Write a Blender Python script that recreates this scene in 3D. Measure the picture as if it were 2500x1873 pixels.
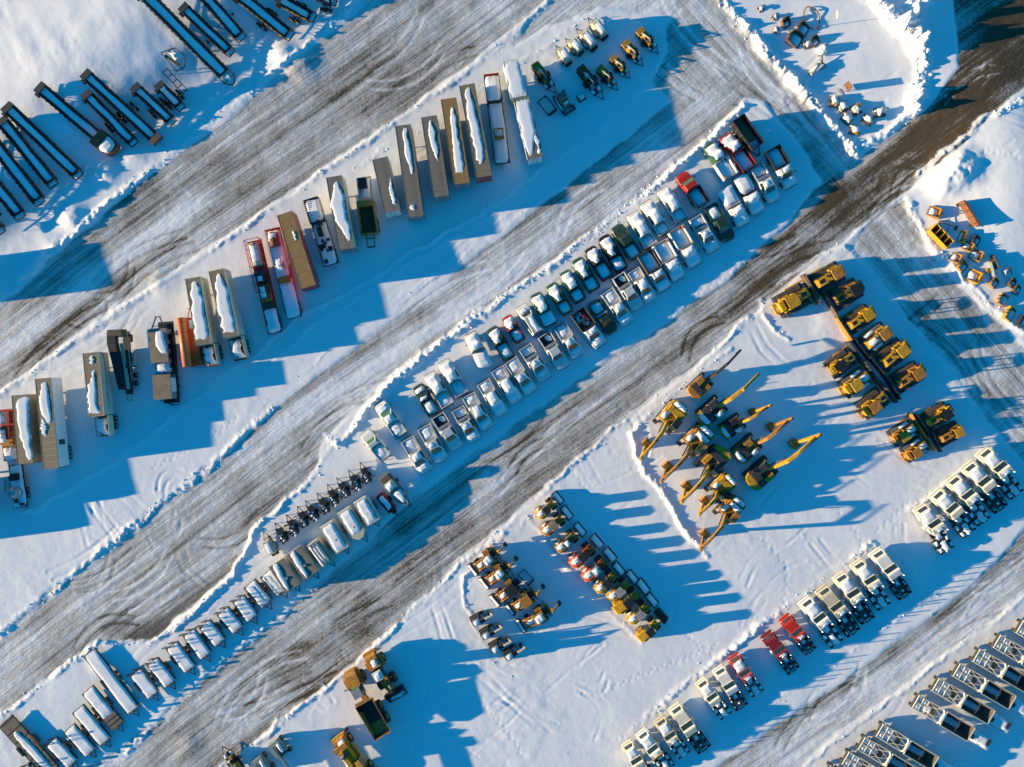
import bpy, math, random
import numpy as np
from mathutils import Vector, Matrix
R = math.radians
for o in list(bpy.data.objects): bpy.data.objects.remove(o)
S = bpy.context.scene
COL = S.collection
# ---------------------------------------------------------------- camera, sky, sun, exposure
CAM_H = 122.0            # drone height above the yard
PXM = 14.0               # photograph pixels per metre on the ground
cam = bpy.data.cameras.new('camera'); cam.sensor_width = 36.0
cam.lens = 36.0 * CAM_H / (2500.0 / PXM); cam.clip_end = 9000; cam.clip_start = 1
camo = bpy.data.objects.new('camera', cam); COL.objects.link(camo)
camo.location = (0, 0, CAM_H); camo.rotation_euler = (0, 0, 0); S.camera = camo
SUN_EL, SUN_AZ = 9.5, 7.5          # elevation; light travels toward +X turned this many degrees to +Y
wd = bpy.data.worlds.new('World'); S.world = wd; wd.use_nodes = True
nt = wd.node_tree; nt.nodes.clear()
sky = nt.nodes.new('ShaderNodeTexSky'); sky.sky_type = 'NISHITA'; sky.sun_disc = False
sky.sun_elevation = R(SUN_EL); sky.sun_rotation = R(-90 - SUN_AZ); sky.air_density = 1.0; sky.dust_density = 0.1; sky.ozone_density = 4.0
hs = nt.nodes.new('ShaderNodeHueSaturation'); hs.inputs['Saturation'].default_value = 1.38; hs.inputs['Hue'].default_value = 0.49
bg = nt.nodes.new('ShaderNodeBackground'); bg.inputs[1].default_value = 0.107
wo = nt.nodes.new('ShaderNodeOutputWorld')
nt.links.new(sky.outputs[0], hs.inputs['Color']); nt.links.new(hs.outputs[0], bg.inputs[0]); nt.links.new(bg.outputs[0], wo.inputs[0])
sl = bpy.data.lights.new('sun', 'SUN'); sl.energy = 5.0; sl.angle = R(0.55); sl.color = (1.0, 0.75, 0.44)
so = bpy.data.objects.new('sun', sl); COL.objects.link(so)
d = Vector((math.cos(R(SUN_EL)) * math.cos(R(SUN_AZ)), math.cos(R(SUN_EL)) * math.sin(R(SUN_AZ)), -math.sin(R(SUN_EL))))
so.rotation_euler = d.to_track_quat('-Z', 'Y').to_euler(); so.location = (-100, -10, 60)
vs = S.view_settings; vs.view_transform = 'Standard'; vs.look = 'None'; vs.gamma = 1.0; vs.exposure = 1.22
try: vs.use_curve_mapping = False
except Exception: pass
S.render.engine = 'CYCLES'
# ---------------------------------------------------------------- materials
MATS = {}
def mat(name, col, rough=0.6, metal=0.0, var=0.25, scale=3.0, bump=0.0, col2=None, spec=0.4):
    m = bpy.data.materials.new(name); m.use_nodes = True; t = m.node_tree; b = t.nodes['Principled BSDF']
    b.inputs['Roughness'].default_value = rough; b.inputs['Metallic'].default_value = metal
    b.inputs['Specular IOR Level'].default_value = spec
    tc = t.nodes.new('ShaderNodeTexCoord'); n = t.nodes.new('ShaderNodeTexNoise')
    n.inputs['Scale'].default_value = scale; n.inputs['Detail'].default_value = 6; n.inputs['Roughness'].default_value = 0.65
    t.links.new(tc.outputs['Object'], n.inputs['Vector'])
    mx = t.nodes.new('ShaderNodeMix'); mx.data_type = 'RGBA'
    c2 = col2 or tuple(c * (1 - var) for c in col)
    mx.inputs[6].default_value = (*col, 1); mx.inputs[7].default_value = (*c2, 1)
    rp = t.nodes.new('ShaderNodeMapRange'); rp.inputs[1].default_value = 0.42; rp.inputs[2].default_value = 0.66
    t.links.new(n.outputs[0], rp.inputs[0]); t.links.new(rp.outputs[0], mx.inputs[0]); t.links.new(mx.outputs[2], b.inputs['Base Color'])
    if bump:
        bp = t.nodes.new('ShaderNodeBump'); bp.inputs['Strength'].default_value = bump; bp.inputs['Distance'].default_value = 0.05
        t.links.new(n.outputs[0], bp.inputs['Height']); t.links.new(bp.outputs[0], b.inputs['Normal'])
    MATS[name] = m; return m
mat('snow_pad', (0.82, 0.83, 0.84), 0.7, var=0.05, scale=2.5, bump=0.35, spec=0.2)
mat('white', (0.72, 0.71, 0.67), 0.4, var=0.18, scale=1.5)
mat('cream', (0.70, 0.66, 0.54), 0.45, var=0.2, scale=1.5)
mat('green', (0.03, 0.11, 0.06), 0.35, var=0.3)
mat('darkgreen', (0.035, 0.075, 0.05), 0.35, var=0.3)
mat('red', (0.45, 0.03, 0.02), 0.35, var=0.3)
mat('darkred', (0.20, 0.02, 0.025), 0.35, var=0.3)
mat('pinkred', (0.42, 0.06, 0.07), 0.45, var=0.3)
mat('black', (0.02, 0.02, 0.022), 0.5, var=0.3)
mat('rubber', (0.022, 0.022, 0.022), 0.8, var=0.4)
mat('steel', (0.05, 0.05, 0.055), 0.55, var=0.4)
mat('grey', (0.28, 0.29, 0.29), 0.5, var=0.3)
mat('bluegrey', (0.22, 0.27, 0.28), 0.5, var=0.3)
mat('alu', (0.5, 0.5, 0.5), 0.35, 0.6, var=0.25)
mat('glass', (0.015, 0.03, 0.03), 0.08, var=0.2, spec=0.7)
mat('greenglass', (0.05, 0.16, 0.09), 0.1, var=0.2, spec=0.7)
mat('yellow', (0.60, 0.33, 0.015), 0.45, var=0.35, scale=3.5, col2=(0.27, 0.145, 0.02))
mat('yellow2', (0.47, 0.215, 0.02), 0.55, var=0.4, scale=3.5, col2=(0.16, 0.08, 0.03))
mat('gold', (0.50, 0.25, 0.02), 0.5, var=0.4, scale=3.0, col2=(0.16, 0.08, 0.025))
mat('orange', (0.72, 0.12, 0.02), 0.42, var=0.25)
mat('orangetank', (0.62, 0.17, 0.05), 0.5, var=0.3)
mat('rust', (0.22, 0.085, 0.035), 0.85, var=0.4, col2=(0.11, 0.045, 0.025), bump=0.3)
mat('brownsteel', (0.12, 0.085, 0.06), 0.7, var=0.4, col2=(0.05, 0.04, 0.035))
mat('tan', (0.25, 0.195, 0.12), 0.65, var=0.3, scale=0.8, col2=(0.17, 0.14, 0.095))
mat('tanorange', (0.34, 0.20, 0.07), 0.65, var=0.3, scale=0.8, col2=(0.23, 0.145, 0.06))
mat('greyroof', (0.19, 0.17, 0.135), 0.65, var=0.3, scale=0.6, col2=(0.12, 0.11, 0.09))
mat('beigeside', (0.55, 0.53, 0.42), 0.5, var=0.15, scale=0.8)
mat('whiteside', (0.72, 0.73, 0.72), 0.45, var=0.12, scale=0.8)
mat('trimgreen', (0.02, 0.09, 0.05), 0.5)
mat('olive', (0.035, 0.03, 0.02), 0.6)
mat('wood', (0.20, 0.16, 0.12), 0.8, var=0.35, scale=1.2, col2=(0.12, 0.1, 0.08))
mat('darkbelt', (0.03, 0.03, 0.032), 0.7)
mat('hazel', (0.55, 0.5, 0.38), 0.5, var=0.3)
mat('lampred', (0.5, 0.02, 0.015), 0.3)
mat('lampclear', (0.75, 0.75, 0.7), 0.2)
mat('signblue', (0.35, 0.38, 0.4), 0.5)
mat('chrome', (0.7, 0.7, 0.7), 0.2, 0.9, var=0.1)
# ---------------------------------------------------------------- pixel <-> world
CROPS = dict(F=(0, 0, 1.13020), K1=(0, 0, .27162), K2=(0, 400, .27162), K3=(0, 800, .27162), K4=(400, 400, .27162), K5=(750, 150, .27162),
    K6=(1200, 0, .20399), K7=(400, 0, .27162), K8=(1800, 0, .27162), P1=(860, 840, .18108), P2=(1120, 640, .18108), P3=(1350, 450, .18108),
    P4=(1600, 260, .18108), L1=(600, 1080, .19919), L2=(280, 1350, .19919), L3=(0, 1543, .19919), L4=(500, 1543, .24412),
    E1=(1100, 1180, .25351), E2=(1520, 830, .31982), E3=(1850, 600, .33796), E4=(2180, 460, .21724), T1=(1480, 1560, .21700),
    T2=(1820, 1300, .21729), T3=(2180, 1060, .19312), T4=(1980, 1480, .23723))
def W(crop, p, z=0.0):
    """photograph survey point -> yard coordinates of a point at height z"""
    ox, oy, s = CROPS[crop]; k = (CAM_H - z) / CAM_H / PXM
    return Vector(((ox + p[0] * s - 1250.0) * k, (936.5 - oy - p[1] * s) * k))
def WF(pts): return [tuple(W('F', p)) for p in pts]
# ---------------------------------------------------------------- ground: one sheet to the horizon
rng = np.random.RandomState(7)
TAB = rng.rand(256, 256)
def vn(x, y, s=0):
    x = np.asarray(x, float) + s * 17.31; y = np.asarray(y, float) + s * 9.73
    ix = np.floor(x).astype(int); iy = np.floor(y).astype(int); fx = x - ix; fy = y - iy
    fx = fx * fx * (3 - 2 * fx); fy = fy * fy * (3 - 2 * fy)
    a = TAB[ix & 255, iy & 255]; b = TAB[(ix + 1) & 255, iy & 255]; c = TAB[ix & 255, (iy + 1) & 255]; e = TAB[(ix + 1) & 255, (iy + 1) & 255]
    return (a * (1 - fx) + b * fx) * (1 - fy) + (c * (1 - fx) + e * fx) * fy - 0.5
def fbm(x, y, sc, n=4, s=0, g=0.5):
    r = 0; a = 1.0; f = 1.0 / sc
    for i in range(n): r = r + a * vn(x * f, y * f, s + i * 3); a *= g; f *= 2.03
    return r
def axis(lim, step, n, far):
    a = np.arange(-lim, lim + step / 2, step); g = lim + (far - lim) * (np.linspace(0, 1, n + 1)[1:] ** 4)
    return np.concatenate([-g[::-1], a, g])
AX = axis(93.0, 0.235, 34, 4500.0); AY = axis(70.0, 0.235, 34, 4500.0)
GX, GY = np.meshgrid(AX, AY, indexing='xy')
def seg_dist(X, Y, pts, closed=False):
    d2 = np.full(X.shape, 1e12); n = len(pts)
    for i in range(n if closed else n - 1):
        ax, ay = pts[i]; bx, by = pts[(i + 1) % n]; dx, dy = bx - ax, by - ay; L = dx * dx + dy * dy + 1e-9
        t = np.clip(((X - ax) * dx + (Y - ay) * dy) / L, 0, 1); d2 = np.minimum(d2, (X - ax - t * dx) ** 2 + (Y - ay - t * dy) ** 2)
    return np.sqrt(d2)
def poly_sd(X, Y, pts):
    d = seg_dist(X, Y, pts, True); ins = np.zeros(X.shape, bool); n = len(pts)
    for i in range(n):
        ax, ay = pts[i]; bx, by = pts[(i + 1) % n]
        if ay == by: continue
        c = ((ay > Y) != (by > Y)) & (X < (bx - ax) * (Y - ay) / (by - ay) + ax); ins ^= c
    return np.where(ins, d, -d)
def sstep(a, b, x): t = np.clip((x - a) / (b - a), 0, 1); return t * t * (3 - 2 * t)
ROADS = [  # (outline in survey pixels, flow direction deg, exposed gravel, brown, name)
    ('A', [(-300, 1065), (0, 848), (298, 640), (531, 486), (894, 231), (1030, 130), (1180, 5), (1300, -90), (900, -90), (790, 0), (680, 95), (560, 195), (440, 290), (300, 398), (170, 505), (60, 605), (0, 660), (-300, 880)], 35, .64, .4),
    ('B', [(-200, 1690), (0, 1550), (130, 1447), (215, 1390), (330, 1385), (470, 1270), (520, 1210), (545, 1140), (640, 1060), (690, 1000), (700, 960), (760, 900), (860, 800), (1000, 705), (1180, 575), (1330, 462), (1480, 345), (1600, 230), (1640, 170), (1500, 170), (1390, 260), (1200, 420), (1000, 570), (850, 690), (700, 800), (540, 925), (469, 990), (300, 1120), (130, 1260), (0, 1365), (-200, 1500)], 36, .56, .12),
    ('C', [(-100, 1780), (180, 1660), (330, 1560), (450, 1450), (640, 1290), (755, 1200), (890, 1072), (1048, 958), (1288, 790), (1468, 674), (1588, 584), (1688, 494), (1750, 408), (1840, 350), (1905, 300), (1990, 240), (2060, 150), (2060, 60), (2040, -60), (2330, -60), (2330, 110), (2212, 190), (2060, 320), (1970, 410), (1880, 480), (1760, 565), (1620, 690), (1500, 800), (1380, 885), (1150, 1085), (1000, 1215), (880, 1330), (760, 1440), (600, 1570), (480, 1660), (330, 1780)], 36, .68, .8),
    ('D', [(1380, 1760), (1540, 1657), (1680, 1560), (1880, 1425), (2040, 1310), (2130, 1225), (2230, 1120), (2300, 1060), (2300, 1200), (2212, 1290), (2000, 1448), (1810, 1590), (1730, 1660), (1600, 1760)], 37, .46, .3),
    ('E', [(1440, 60), (1480, -60), (1500, -90), (1535, -60), (1590, 30), (1700, 150), (1790, 260), (1850, 330), (1850, 420), (1790, 430), (1740, 330), (1650, 220), (1560, 210), (1450, 230), (1400, 180), (1440, 110)], -48, .58, .15),
    ('G', [(1030, 130), (1180, 5), (1260, -80), (1500, -80), (1560, 40), (1470, 60), (1420, 30), (1300, 20), (1180, 60), (1090, 120)], 25, .40, .15),
    ('H', [(1830, 530), (1880, 470), (1950, 420), (1985, 470), (2000, 540), (2080, 620), (2212, 740), (2330, 850), (2330, 1110), (2212, 1000), (2120, 900), (2050, 800), (1960, 690), (1900, 600), (1850, 560)], -52, .5, .12)]
near = np.abs(GX) < 130; near &= np.abs(GY) < 110
road = np.zeros(GX.shape); dirt = np.zeros(GX.shape); brown = np.zeros(GX.shape); selB = np.zeros(GX.shape)
wob = fbm(GX, GY, 5.0, 4, 2) * .8
for nm, pts, a, e, br in ROADS:
    sd = poly_sd(GX, GY, WF(pts)) + wob
    m = sstep(-0.35, 0.55, sd); road = np.maximum(road, m)
    dirt = np.maximum(dirt, m * e); brown = np.where(m > 0.5, br, brown)
    if a < 0: selB = np.maximum(selB, sstep(-2.5, 5.0, sd))
def bump_at(F, rad, amt): 
    w = W('F', F); return amt * np.exp(-((GX - w[0]) ** 2 + (GY - w[1]) ** 2) / rad ** 2)
# the wheel-worn stretches: bare frozen gravel along the busiest lines
def worn(pts, w, amt, br):
    global dirt, brown
    k = np.exp(-(seg_dist(GX, GY, WF(pts)) / w) ** 2) * road
    dirt = dirt + amt * k; brown = brown + br * k
worn([(1560, 660), (1720, 540), (1840, 440)], 4.5, .14, .5)
worn([(1840, 440), (1960, 345), (2050, 270), (2160, 160), (2200, 60)], 5.4, .28, .6)
worn([(2090, 220), (2150, 110), (2180, 20), (2230, -40)], 9, .34, .5)
worn([(1600, 600), (1750, 480), (1880, 380), (1990, 290)], 2.2, .16, .3)
worn([(60, 780), (280, 590), (460, 470)], 2.2, .16, .4)
worn([(520, 380), (650, 270), (800, 190), (900, 130)], 4.5, .14, .1)
worn([(880, 200), (990, 110), (1050, 50)], 3, .12, .2)
worn([(0, 745), (200, 600), (420, 440)], 2.0, -.16, 0)
worn([(150, 1380), (330, 1210), (520, 1090), (690, 985)], 5.0, .12, .1)
worn([(560, 1130), (430, 1290), (300, 1370)], 4.0, .16, .1)
worn([(860, 810), (1050, 660), (1300, 470)], 1.6, .14, .2)
worn([(1250, 470), (1100, 590), (900, 730), (760, 860)], 2.0, -.2, 0)
worn([(520, 1640), (760, 1400), (1000, 1180), (1300, 920), (1560, 700)], 2.0, .10, .25)
worn([(620, 1400), (760, 1290), (1000, 1110)], 2.5, .04, .15)
worn([(1540, 1650), (1680, 1555), (1880, 1415), (2050, 1290), (2150, 1200), (2240, 1110)], 2.2, .36, .35)
worn([(1560, 150), (1700, 260), (1800, 370)], 3, .08, .05)
worn([(630, 1410), (648, 1398), (664, 1390)], .9, .32, .9)
worn([(520, 1235), (470, 1290), (380, 1350), (260, 1370)], 2.6, .22, .1)
worn([(700, 1000), (640, 1060), (560, 1130)], 2.2, .22, .1)
worn([(1000, 560), (1150, 440), (1300, 330)], 2.5, .16, .05)
worn([(2000, 600), (2120, 730), (2230, 860)], 3.5, .14, .05)
Z = 0.17 + 0.10 * fbm(GX, GY, 26, 3, 5) + 0.06 * fbm(GX, GY, 6, 3, 9) + 0.035 * fbm(GX, GY, 1.8, 3, 11) * np.clip(.5 + 2.5 * fbm(GX, GY, 15, 2, 13), 0, 1.4)
bx_ = fbm(GX, GY, 60, 2, 17) * 2.6; by_ = fbm(GX, GY, 60, 2, 19) * 2.6
def rot(a): c_, s_ = math.cos(R(a)), math.sin(R(a)); return (GX + bx_) * c_ + (GY + by_) * s_, -(GX + bx_) * s_ + (GY + by_) * c_
FU, FV = rot(36.0); FU2, FV2 = rot(-49.0)
zr = 0.03 + 0.05 * fbm(FU / 6.0, FV, 1.0, 4, 21) + 0.05 * fbm(GX, GY, 9, 3, 31) + 0.03 * fbm(GX, GY, 0.9, 2, 33)
Z = Z * (1 - road) + zr * road
# drifted bank at the top left with wind-carved ridges
bank = poly_sd(GX, GY, WF([(-200, 640), (0, 560), (120, 440), (270, 310), (440, 200), (600, 60), (680, -60), (640, -300), (-300, -300)]))
bk = sstep(0, 9, bank)
ru = GX * math.cos(R(62)) + GY * math.sin(R(-62)); rv = GX * math.sin(R(62)) + GY * math.cos(R(62))
crest = W('F', (180, 170))
Z += bk * (2.2 * np.exp(-((GX * 0.66 - GY * 0.75 - crest[0] * 0.66 + crest[1] * 0.75) / 15.0) ** 2) + 0.30 * fbm(ru / 4.0, rv, 3.0, 3, 41) * np.clip(.6 + 2 * fbm(GX, GY, 17, 2, 45), .1, 1.4) + 0.45 * fbm(GX, GY, 13, 3, 43))
for F, rad, h in [((2120, 260), 14, 1.0), ((1840, 60), 9, .35), ((2180, 420), 9, 1.2), ((2060, 370), 3.0, 1.5), ((2030, 395), 2.4, 1.1), ((2210, 300), 10, .8), ((232, 372), 2.0, .5), ((160, 470), 2.2, .6), ((120, 545), 2.0, .4), ((290, 330), 2, .35),
                  ((650, 140), 2.6, .6), ((610, 120), 2.2, .5), ((1790, 690), 2.5, .2), ((350, 610), 2.5, .3), ((1960, 40), 6, .5), ((500, 60), 2, .3), ((215, 1430), 1.6, .35), ((405, 1610), 2, .2)]:
    Z += bump_at(F, rad, h) * (1 + (0.35 if rad < 4 else .03) * fbm(GX, GY, 1.6 if rad < 4 else 6, 3, 47))
BERMS = [  # (polyline, height, half width, lumpiness)
    ([(0, 850), (298, 642), (531, 488), (700, 370), (894, 233), (1060, 118), (1180, 8)], .42, .75, .5),
    ([(0, 650), (60, 596), (110, 548), (170, 497), (300, 388), (440, 280), (560, 184), (680, 85), (790, -10)], .75, .8, .9),
    ([(0, 1372), (130, 1266), (300, 1126), (469, 994), (530, 930), (590, 880)], .5, .7, .8),
    ([(0, 1548), (110, 1462), (215, 1392)], .5, .6, .7), ([(215, 1392), (330, 1388), (420, 1320), (500, 1245), (535, 1180), (560, 1130), (650, 1060), (705, 985), (735, 950)], .5, .6, .8),
    ([(700, 938), (738, 965)], .6, .7, .8),
    ([(735, 960), (800, 880), (860, 806), (1000, 712), (1180, 580), (1330, 470), (1480, 352), (1605, 232)], .62, .7, .9),
    ([(480, 1660), (600, 1567), (760, 1438), (880, 1328), (1000, 1212), (1150, 1082), (1380, 882), (1500, 797), (1620, 687)], .42, .65, .8),
    ([(260, 1640), (330, 1570), (450, 1455), (520, 1400), (620, 1320)], .3, .7, .9),
    ([(1535, -40), (1590, 40), (1700, 158), (1790, 268), (1845, 325)], .95, .9, 1.0),
    ([(1845, 325), (1905, 290), (1960, 250), (1995, 205)], .5, .7, .8),
    ([(1870, -20), (1920, 40), (1965, 90), (1990, 130), (1985, 180), (1962, 240)], 2.7, 1.15, 1.0), ([(1960, 25), (1970, 70), (1985, 110)], 2.2, .9, 1.0), ([(1990, -120), (2000, -60), (1985, -10)], 3.0, 1.6, .8),
    ([(1960, 440), (1990, 500), (2040, 560), (2120, 640), (2212, 720)], .55, .8, .9), ([(1985, 380), (2030, 335), (2120, 260), (2212, 220)], .5, .8, .8),
    ([(1680, 610), (1760, 560), (1820, 530)], .4, .6, .6), ([(1640, 650), (1660, 700), (1700, 740)], .4, .6, .9), ([(1825, 530), (1860, 580), (1900, 660)], .2, .5, .6),
    ([(1365, 935), (1370, 985), (1430, 1060), (1500, 1170), (1530, 1200)], .5, .6, .9), ([(1365, 935), (1440, 860), (1580, 755)], .45, .6, .8),
    ([(1000, 1245), (1005, 1310), (1060, 1420), (1105, 1465)], .38, .5, .7), ([(1000, 1245), (1090, 1150)], .4, .5, .8), ([(1130, 1130), (1190, 1075)], .4, .5, .8), ([(1140, 1120), (1260, 1270), (1385, 1388)], .3, .4, .7), ([(1200, 1090), (1330, 1230), (1440, 1340)], .16, .4, .5),
    ([(2212, 1290), (2000, 1448), (1860, 1560), (1800, 1600), (1740, 1650)], .35, .5, .5),
    ([(1500, 1640), (1640, 1540), (1880, 1378), (2030, 1270)], .12, .7, .9), ([(1335, 1600), (1450, 1500), (1500, 1460), (1620, 1370), (1720, 1290), (1880, 1175)], .42, .8, 1.0), ([(1965, 1100), (2050, 1040), (2130, 975)], .4, .5, .9),
    ([(1165, 365), (1090, 430), (930, 520), (820, 590), (640, 690), (400, 880), (240, 1000), (60, 1110)], .34, .6, .5),
    ([(1150, 400), (1080, 455), (900, 560), (700, 690), (480, 870)], .14, .4, .4), ([(1120, 445), (940, 590), (760, 720), (560, 880)], .12, .35, .4), ([(1210, 400), (1000, 560), (860, 660)], .14, .4, .4),
    ([(783, 895), (850, 830), (900, 785), (1000, 700), (1110, 622), (1210, 560), (1330, 462), (1440, 380), (1560, 285)], .5, .75, 1.0),
    ([(1165, 365), (1290, 290), (1390, 190), (1425, 120), (1400, 60)], .14, .5, .5), ([(1280, 35), (1100, 150), (930, 260), (760, 370)], .1, .6, .8)]
clods = []
for pts, h, w, lump in BERMS:
    if h < .9: h *= .42; w *= .70
    else: h *= .75; w *= .85
    P = WF(pts); xs = [p[0] for p in P]; ys = [p[1] for p in P]
    jx = np.where((AX > min(xs) - 5) & (AX < max(xs) + 5))[0]; jy = np.where((AY > min(ys) - 5) & (AY < max(ys) + 5))[0]
    if not len(jx) or not len(jy): continue
    sl_ = (slice(jy[0], jy[-1] + 1), slice(jx[0], jx[-1] + 1)); X = GX[sl_]; Y = GY[sl_]
    dd = seg_dist(X + fbm(X, Y, 2.6, 3, 51) * .9, Y + fbm(X, Y, 2.6, 3, 53) * .9, P)
    wl = w * (1 + .7 * fbm(X, Y, 4, 2, 54))
    k = np.exp(-(dd / wl) ** 2); env = 1 + lump * (1.0 * fbm(X, Y, .8, 2, 55) + 1.1 * fbm(X, Y, .5, 2, 58) + .9 * fbm(X, Y, 3, 2, 57))
    env = np.clip(env, .15, 2) * np.clip(.75 + 1.7 * fbm(X, Y, 11, 2, 59), .15, 1.6)
    Z[sl_] += h * k * env
    road[sl_] *= 1 - sstep(.25, .6, k) * .8
    clods.append((P, h, w, lump))
TRACKS = [([(1385, 45), (1100, 215), (880, 345)], .05), ([(1395, 55), (1115, 228), (890, 360)], .05), ([(1060, 95), (700, 330), (480, 500)], .03),
    ([(935, 1230), (930, 1310), (960, 1400), (1040, 1470), (1150, 1560)], .06), ([(955, 1220), (950, 1300), (985, 1390), (1070, 1470), (1190, 1580)], .06),
    ([(1750, 900), (1800, 980), (1880, 1050), (1990, 1060)], .05), ([(1765, 890), (1815, 968), (1890, 1033), (1990, 1040)], .05),
    ([(1610, 690), (1640, 760), (1680, 800)], .07), ([(1625, 680), (1655, 745), (1700, 790)], .07), ([(1260, 975), (1300, 1040)], .05), ([(1240, 990), (1285, 1055)], .05),
    ([(180, 1080), (200, 1160), (260, 1190)], .03), ([(165, 1090), (190, 1180), (250, 1210)], .03), ([(215, 1060), (225, 1130), (275, 1170)], .03),
    ([(700, 480 + 1010), (660, 1555)], .05), ([(650, 1470), (705, 1530)], .06), ([(690, 1455), (720, 1515)], .05), ([(1800, 170), (1725, 60)], .03),
    ([(380, 1180), (395, 1230), (440, 1280)], .05), ([(400, 1175), (415, 1225), (460, 1275)], .05),
    ([(960, 900), (600, 1190), (400, 1380)], .03), ([(1500, 690), (1200, 900), (900, 1120)], .02), ([(1150, 380), (900, 560), (640, 750), (400, 930)], .03), ([(1120, 430), (880, 600), (620, 790)], .03), ([(1180, 390), (940, 560), (700, 740)], .025),
    ([(1700, 560), (1400, 790), (1100, 1010)], .03), ([(1460, 400), (1440, 440), (1200, 610)], .04), ([(1560, 215), (1520, 250), (1400, 350)], .05),
    ([(900, 1640), (1060, 1500), (1200, 1560)], .04), ([(1000, 1650), (1100, 1560), (1160, 1490)], .04), ([(1750, 1180), (1805, 1240)], .05), ([(1770, 1168), (1830, 1235)], .05)]
rt = random.Random(12)
for x0, y0, x1, y1, n in ((1150, 1330, 1480, 1640, 9), (1480, 1130, 1850, 1420, 6), (1690, 900, 2000, 1080, 6), (930, 1390, 1180, 1640, 6), (860, 1400, 1000, 1560, 2), (60, 1000, 420, 1280, 6), (1560, 420, 1900, 620, 3), (1210, 930, 1400, 1150, 4), (1880, 1060, 2180, 1330, 4), (2050, 250, 2190, 420, 2), (1700, 60, 1920, 260, 3)):
    for _ in range(n):
        cx, cy = rt.uniform(x0, x1), rt.uniform(y0, y1); an = R(rt.choice((-35, -30, -40, 50, 20, 75)) + rt.uniform(-12, 12)); Lh = rt.uniform(60, 190) / 2; bend = rt.uniform(-30, 30)
        for off in (-11, 11):
            TRACKS.append(([(cx + math.cos(an) * t_ * Lh - math.sin(an) * (off + bend * t_ * t_), cy + math.sin(an) * t_ * Lh + math.cos(an) * (off + bend * t_ * t_)) for t_ in (-1, -.6, -.2, .2, .6, 1)], rt.uniform(.03, .075)))
ARCS = []
for _ in range(70):
    cx, cy = rt.choice([(300, 600), (600, 350), (900, 120), (150, 760), (300, 1300), (500, 1150), (700, 900), (1000, 660), (1300, 440), (620, 1500), (850, 1280), (1150, 1020), (1500, 740), (1750, 520), (1950, 380), (2110, 220), (1560, 120), (1720, 260), (2050, 650), (2150, 800), (1800, 1520), (2080, 1320), (1440, 160)])
    cx += rt.uniform(-90, 90); cy += rt.uniform(-60, 60); an = R((-36 if not (1400 < cx < 1800 and cy < 400) and not (cx > 2000 and 550 < cy < 900) else 49) + rt.uniform(-14, 14)); Lh = rt.uniform(80, 260) / 2; bend = rt.uniform(-35, 35); sg = rt.choice((-.3, .28, .22))
    for off in (-11, 11): ARCS.append(([(cx + math.cos(an) * t_ * Lh - math.sin(an) * (off + bend * t_ * t_), cy + math.sin(an) * t_ * Lh + math.cos(an) * (off + bend * t_ * t_)) for t_ in (-1, -.66, -.33, 0, .33, .66, 1)], sg))
for pts, sg in ARCS:
    P = WF(pts); xs = [p_[0] for p_ in P]; ys = [p_[1] for p_ in P]
    jx = np.where((AX > min(xs) - 3) & (AX < max(xs) + 3))[0]; jy = np.where((AY > min(ys) - 3) & (AY < max(ys) + 3))[0]
    if not len(jx) or not len(jy): continue
    sl_ = (slice(jy[0], jy[-1] + 1), slice(jx[0], jx[-1] + 1)); dd = seg_dist(GX[sl_], GY[sl_], P)
    dirt[sl_] += sg * np.exp(-(dd / .24) ** 2) * road[sl_]; Z[sl_] -= .03 * np.exp(-(dd / .24) ** 2)
for pts, dp in TRACKS:
    P = WF(pts); xs = [p[0] for p in P]; ys = [p[1] for p in P]
    jx = np.where((AX > min(xs) - 3) & (AX < max(xs) + 3))[0]; jy = np.where((AY > min(ys) - 3) & (AY < max(ys) + 3))[0]
    if not len(jx) or not len(jy): continue
    sl_ = (slice(jy[0], jy[-1] + 1), slice(jx[0], jx[-1] + 1)); X = GX[sl_]; Y = GY[sl_]
    dd = seg_dist(X + fbm(X, Y, 9, 2, 61) * .8, Y + fbm(X, Y, 9, 2, 63) * .8, P)
    dp *= .6 * np.clip(.6 + 1.6 * fbm(X, Y, 3.0, 2, 65), 0, 1.5) * (1 + .5 * fbm(X, Y, .4, 1, 66)); Z[sl_] += -dp * np.exp(-(dd / .26) ** 2) + dp * .55 * np.exp(-((dd - .55) / .22) ** 2)
STEPS = [[(1000, 1500), (1080, 1560), (1130, 1640)], [(1740, 1040), (1830, 1120), (1870, 1210)], [(700, 1470), (740, 1400), (760, 1425)], [(1560, 1440), (1490, 1380), (1440, 1300)], [(330, 1010), (420, 960), (520, 900)], [(1280, 1500), (1400, 1450), (1560, 1390)], [(1640, 1160), (1700, 1230), (1680, 1330)], [(940, 330), (1000, 290), (960, 240)], [(1890, 1150), (1950, 1090), (2060, 1060)], [(1230, 1010), (1300, 1120)], [(2080, 400), (2110, 330), (2180, 350)], [(1620, 560), (1500, 640), (1420, 700)]]
for pts in STEPS:
    P = WF(pts)
    for (ax, ay), (bx, by) in zip(P, P[1:]):
        Ls = math.hypot(bx - ax, by - ay)
        for k_ in range(int(Ls / .75)):
            t_ = (k_ + .3 * rt.random()) / max(1, int(Ls / .75)); sd_ = .2 if k_ % 2 else -.2
            fx = ax + (bx - ax) * t_ - (by - ay) / Ls * sd_ + .5 * math.sin(k_ * .3); fy = ay + (by - ay) * t_ + (bx - ax) / Ls * sd_
            i0 = int(np.searchsorted(AX, fx)); j0 = int(np.searchsorted(AY, fy)); s_ = (slice(max(0, j0 - 3), j0 + 4), slice(max(0, i0 - 3), i0 + 4))
            Z[s_] -= .06 * np.exp(-((GX[s_] - fx) ** 2 + (GY[s_] - fy) ** 2) / .045)
far = sstep(90, 400, np.sqrt(GX ** 2 + GY ** 2))
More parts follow.
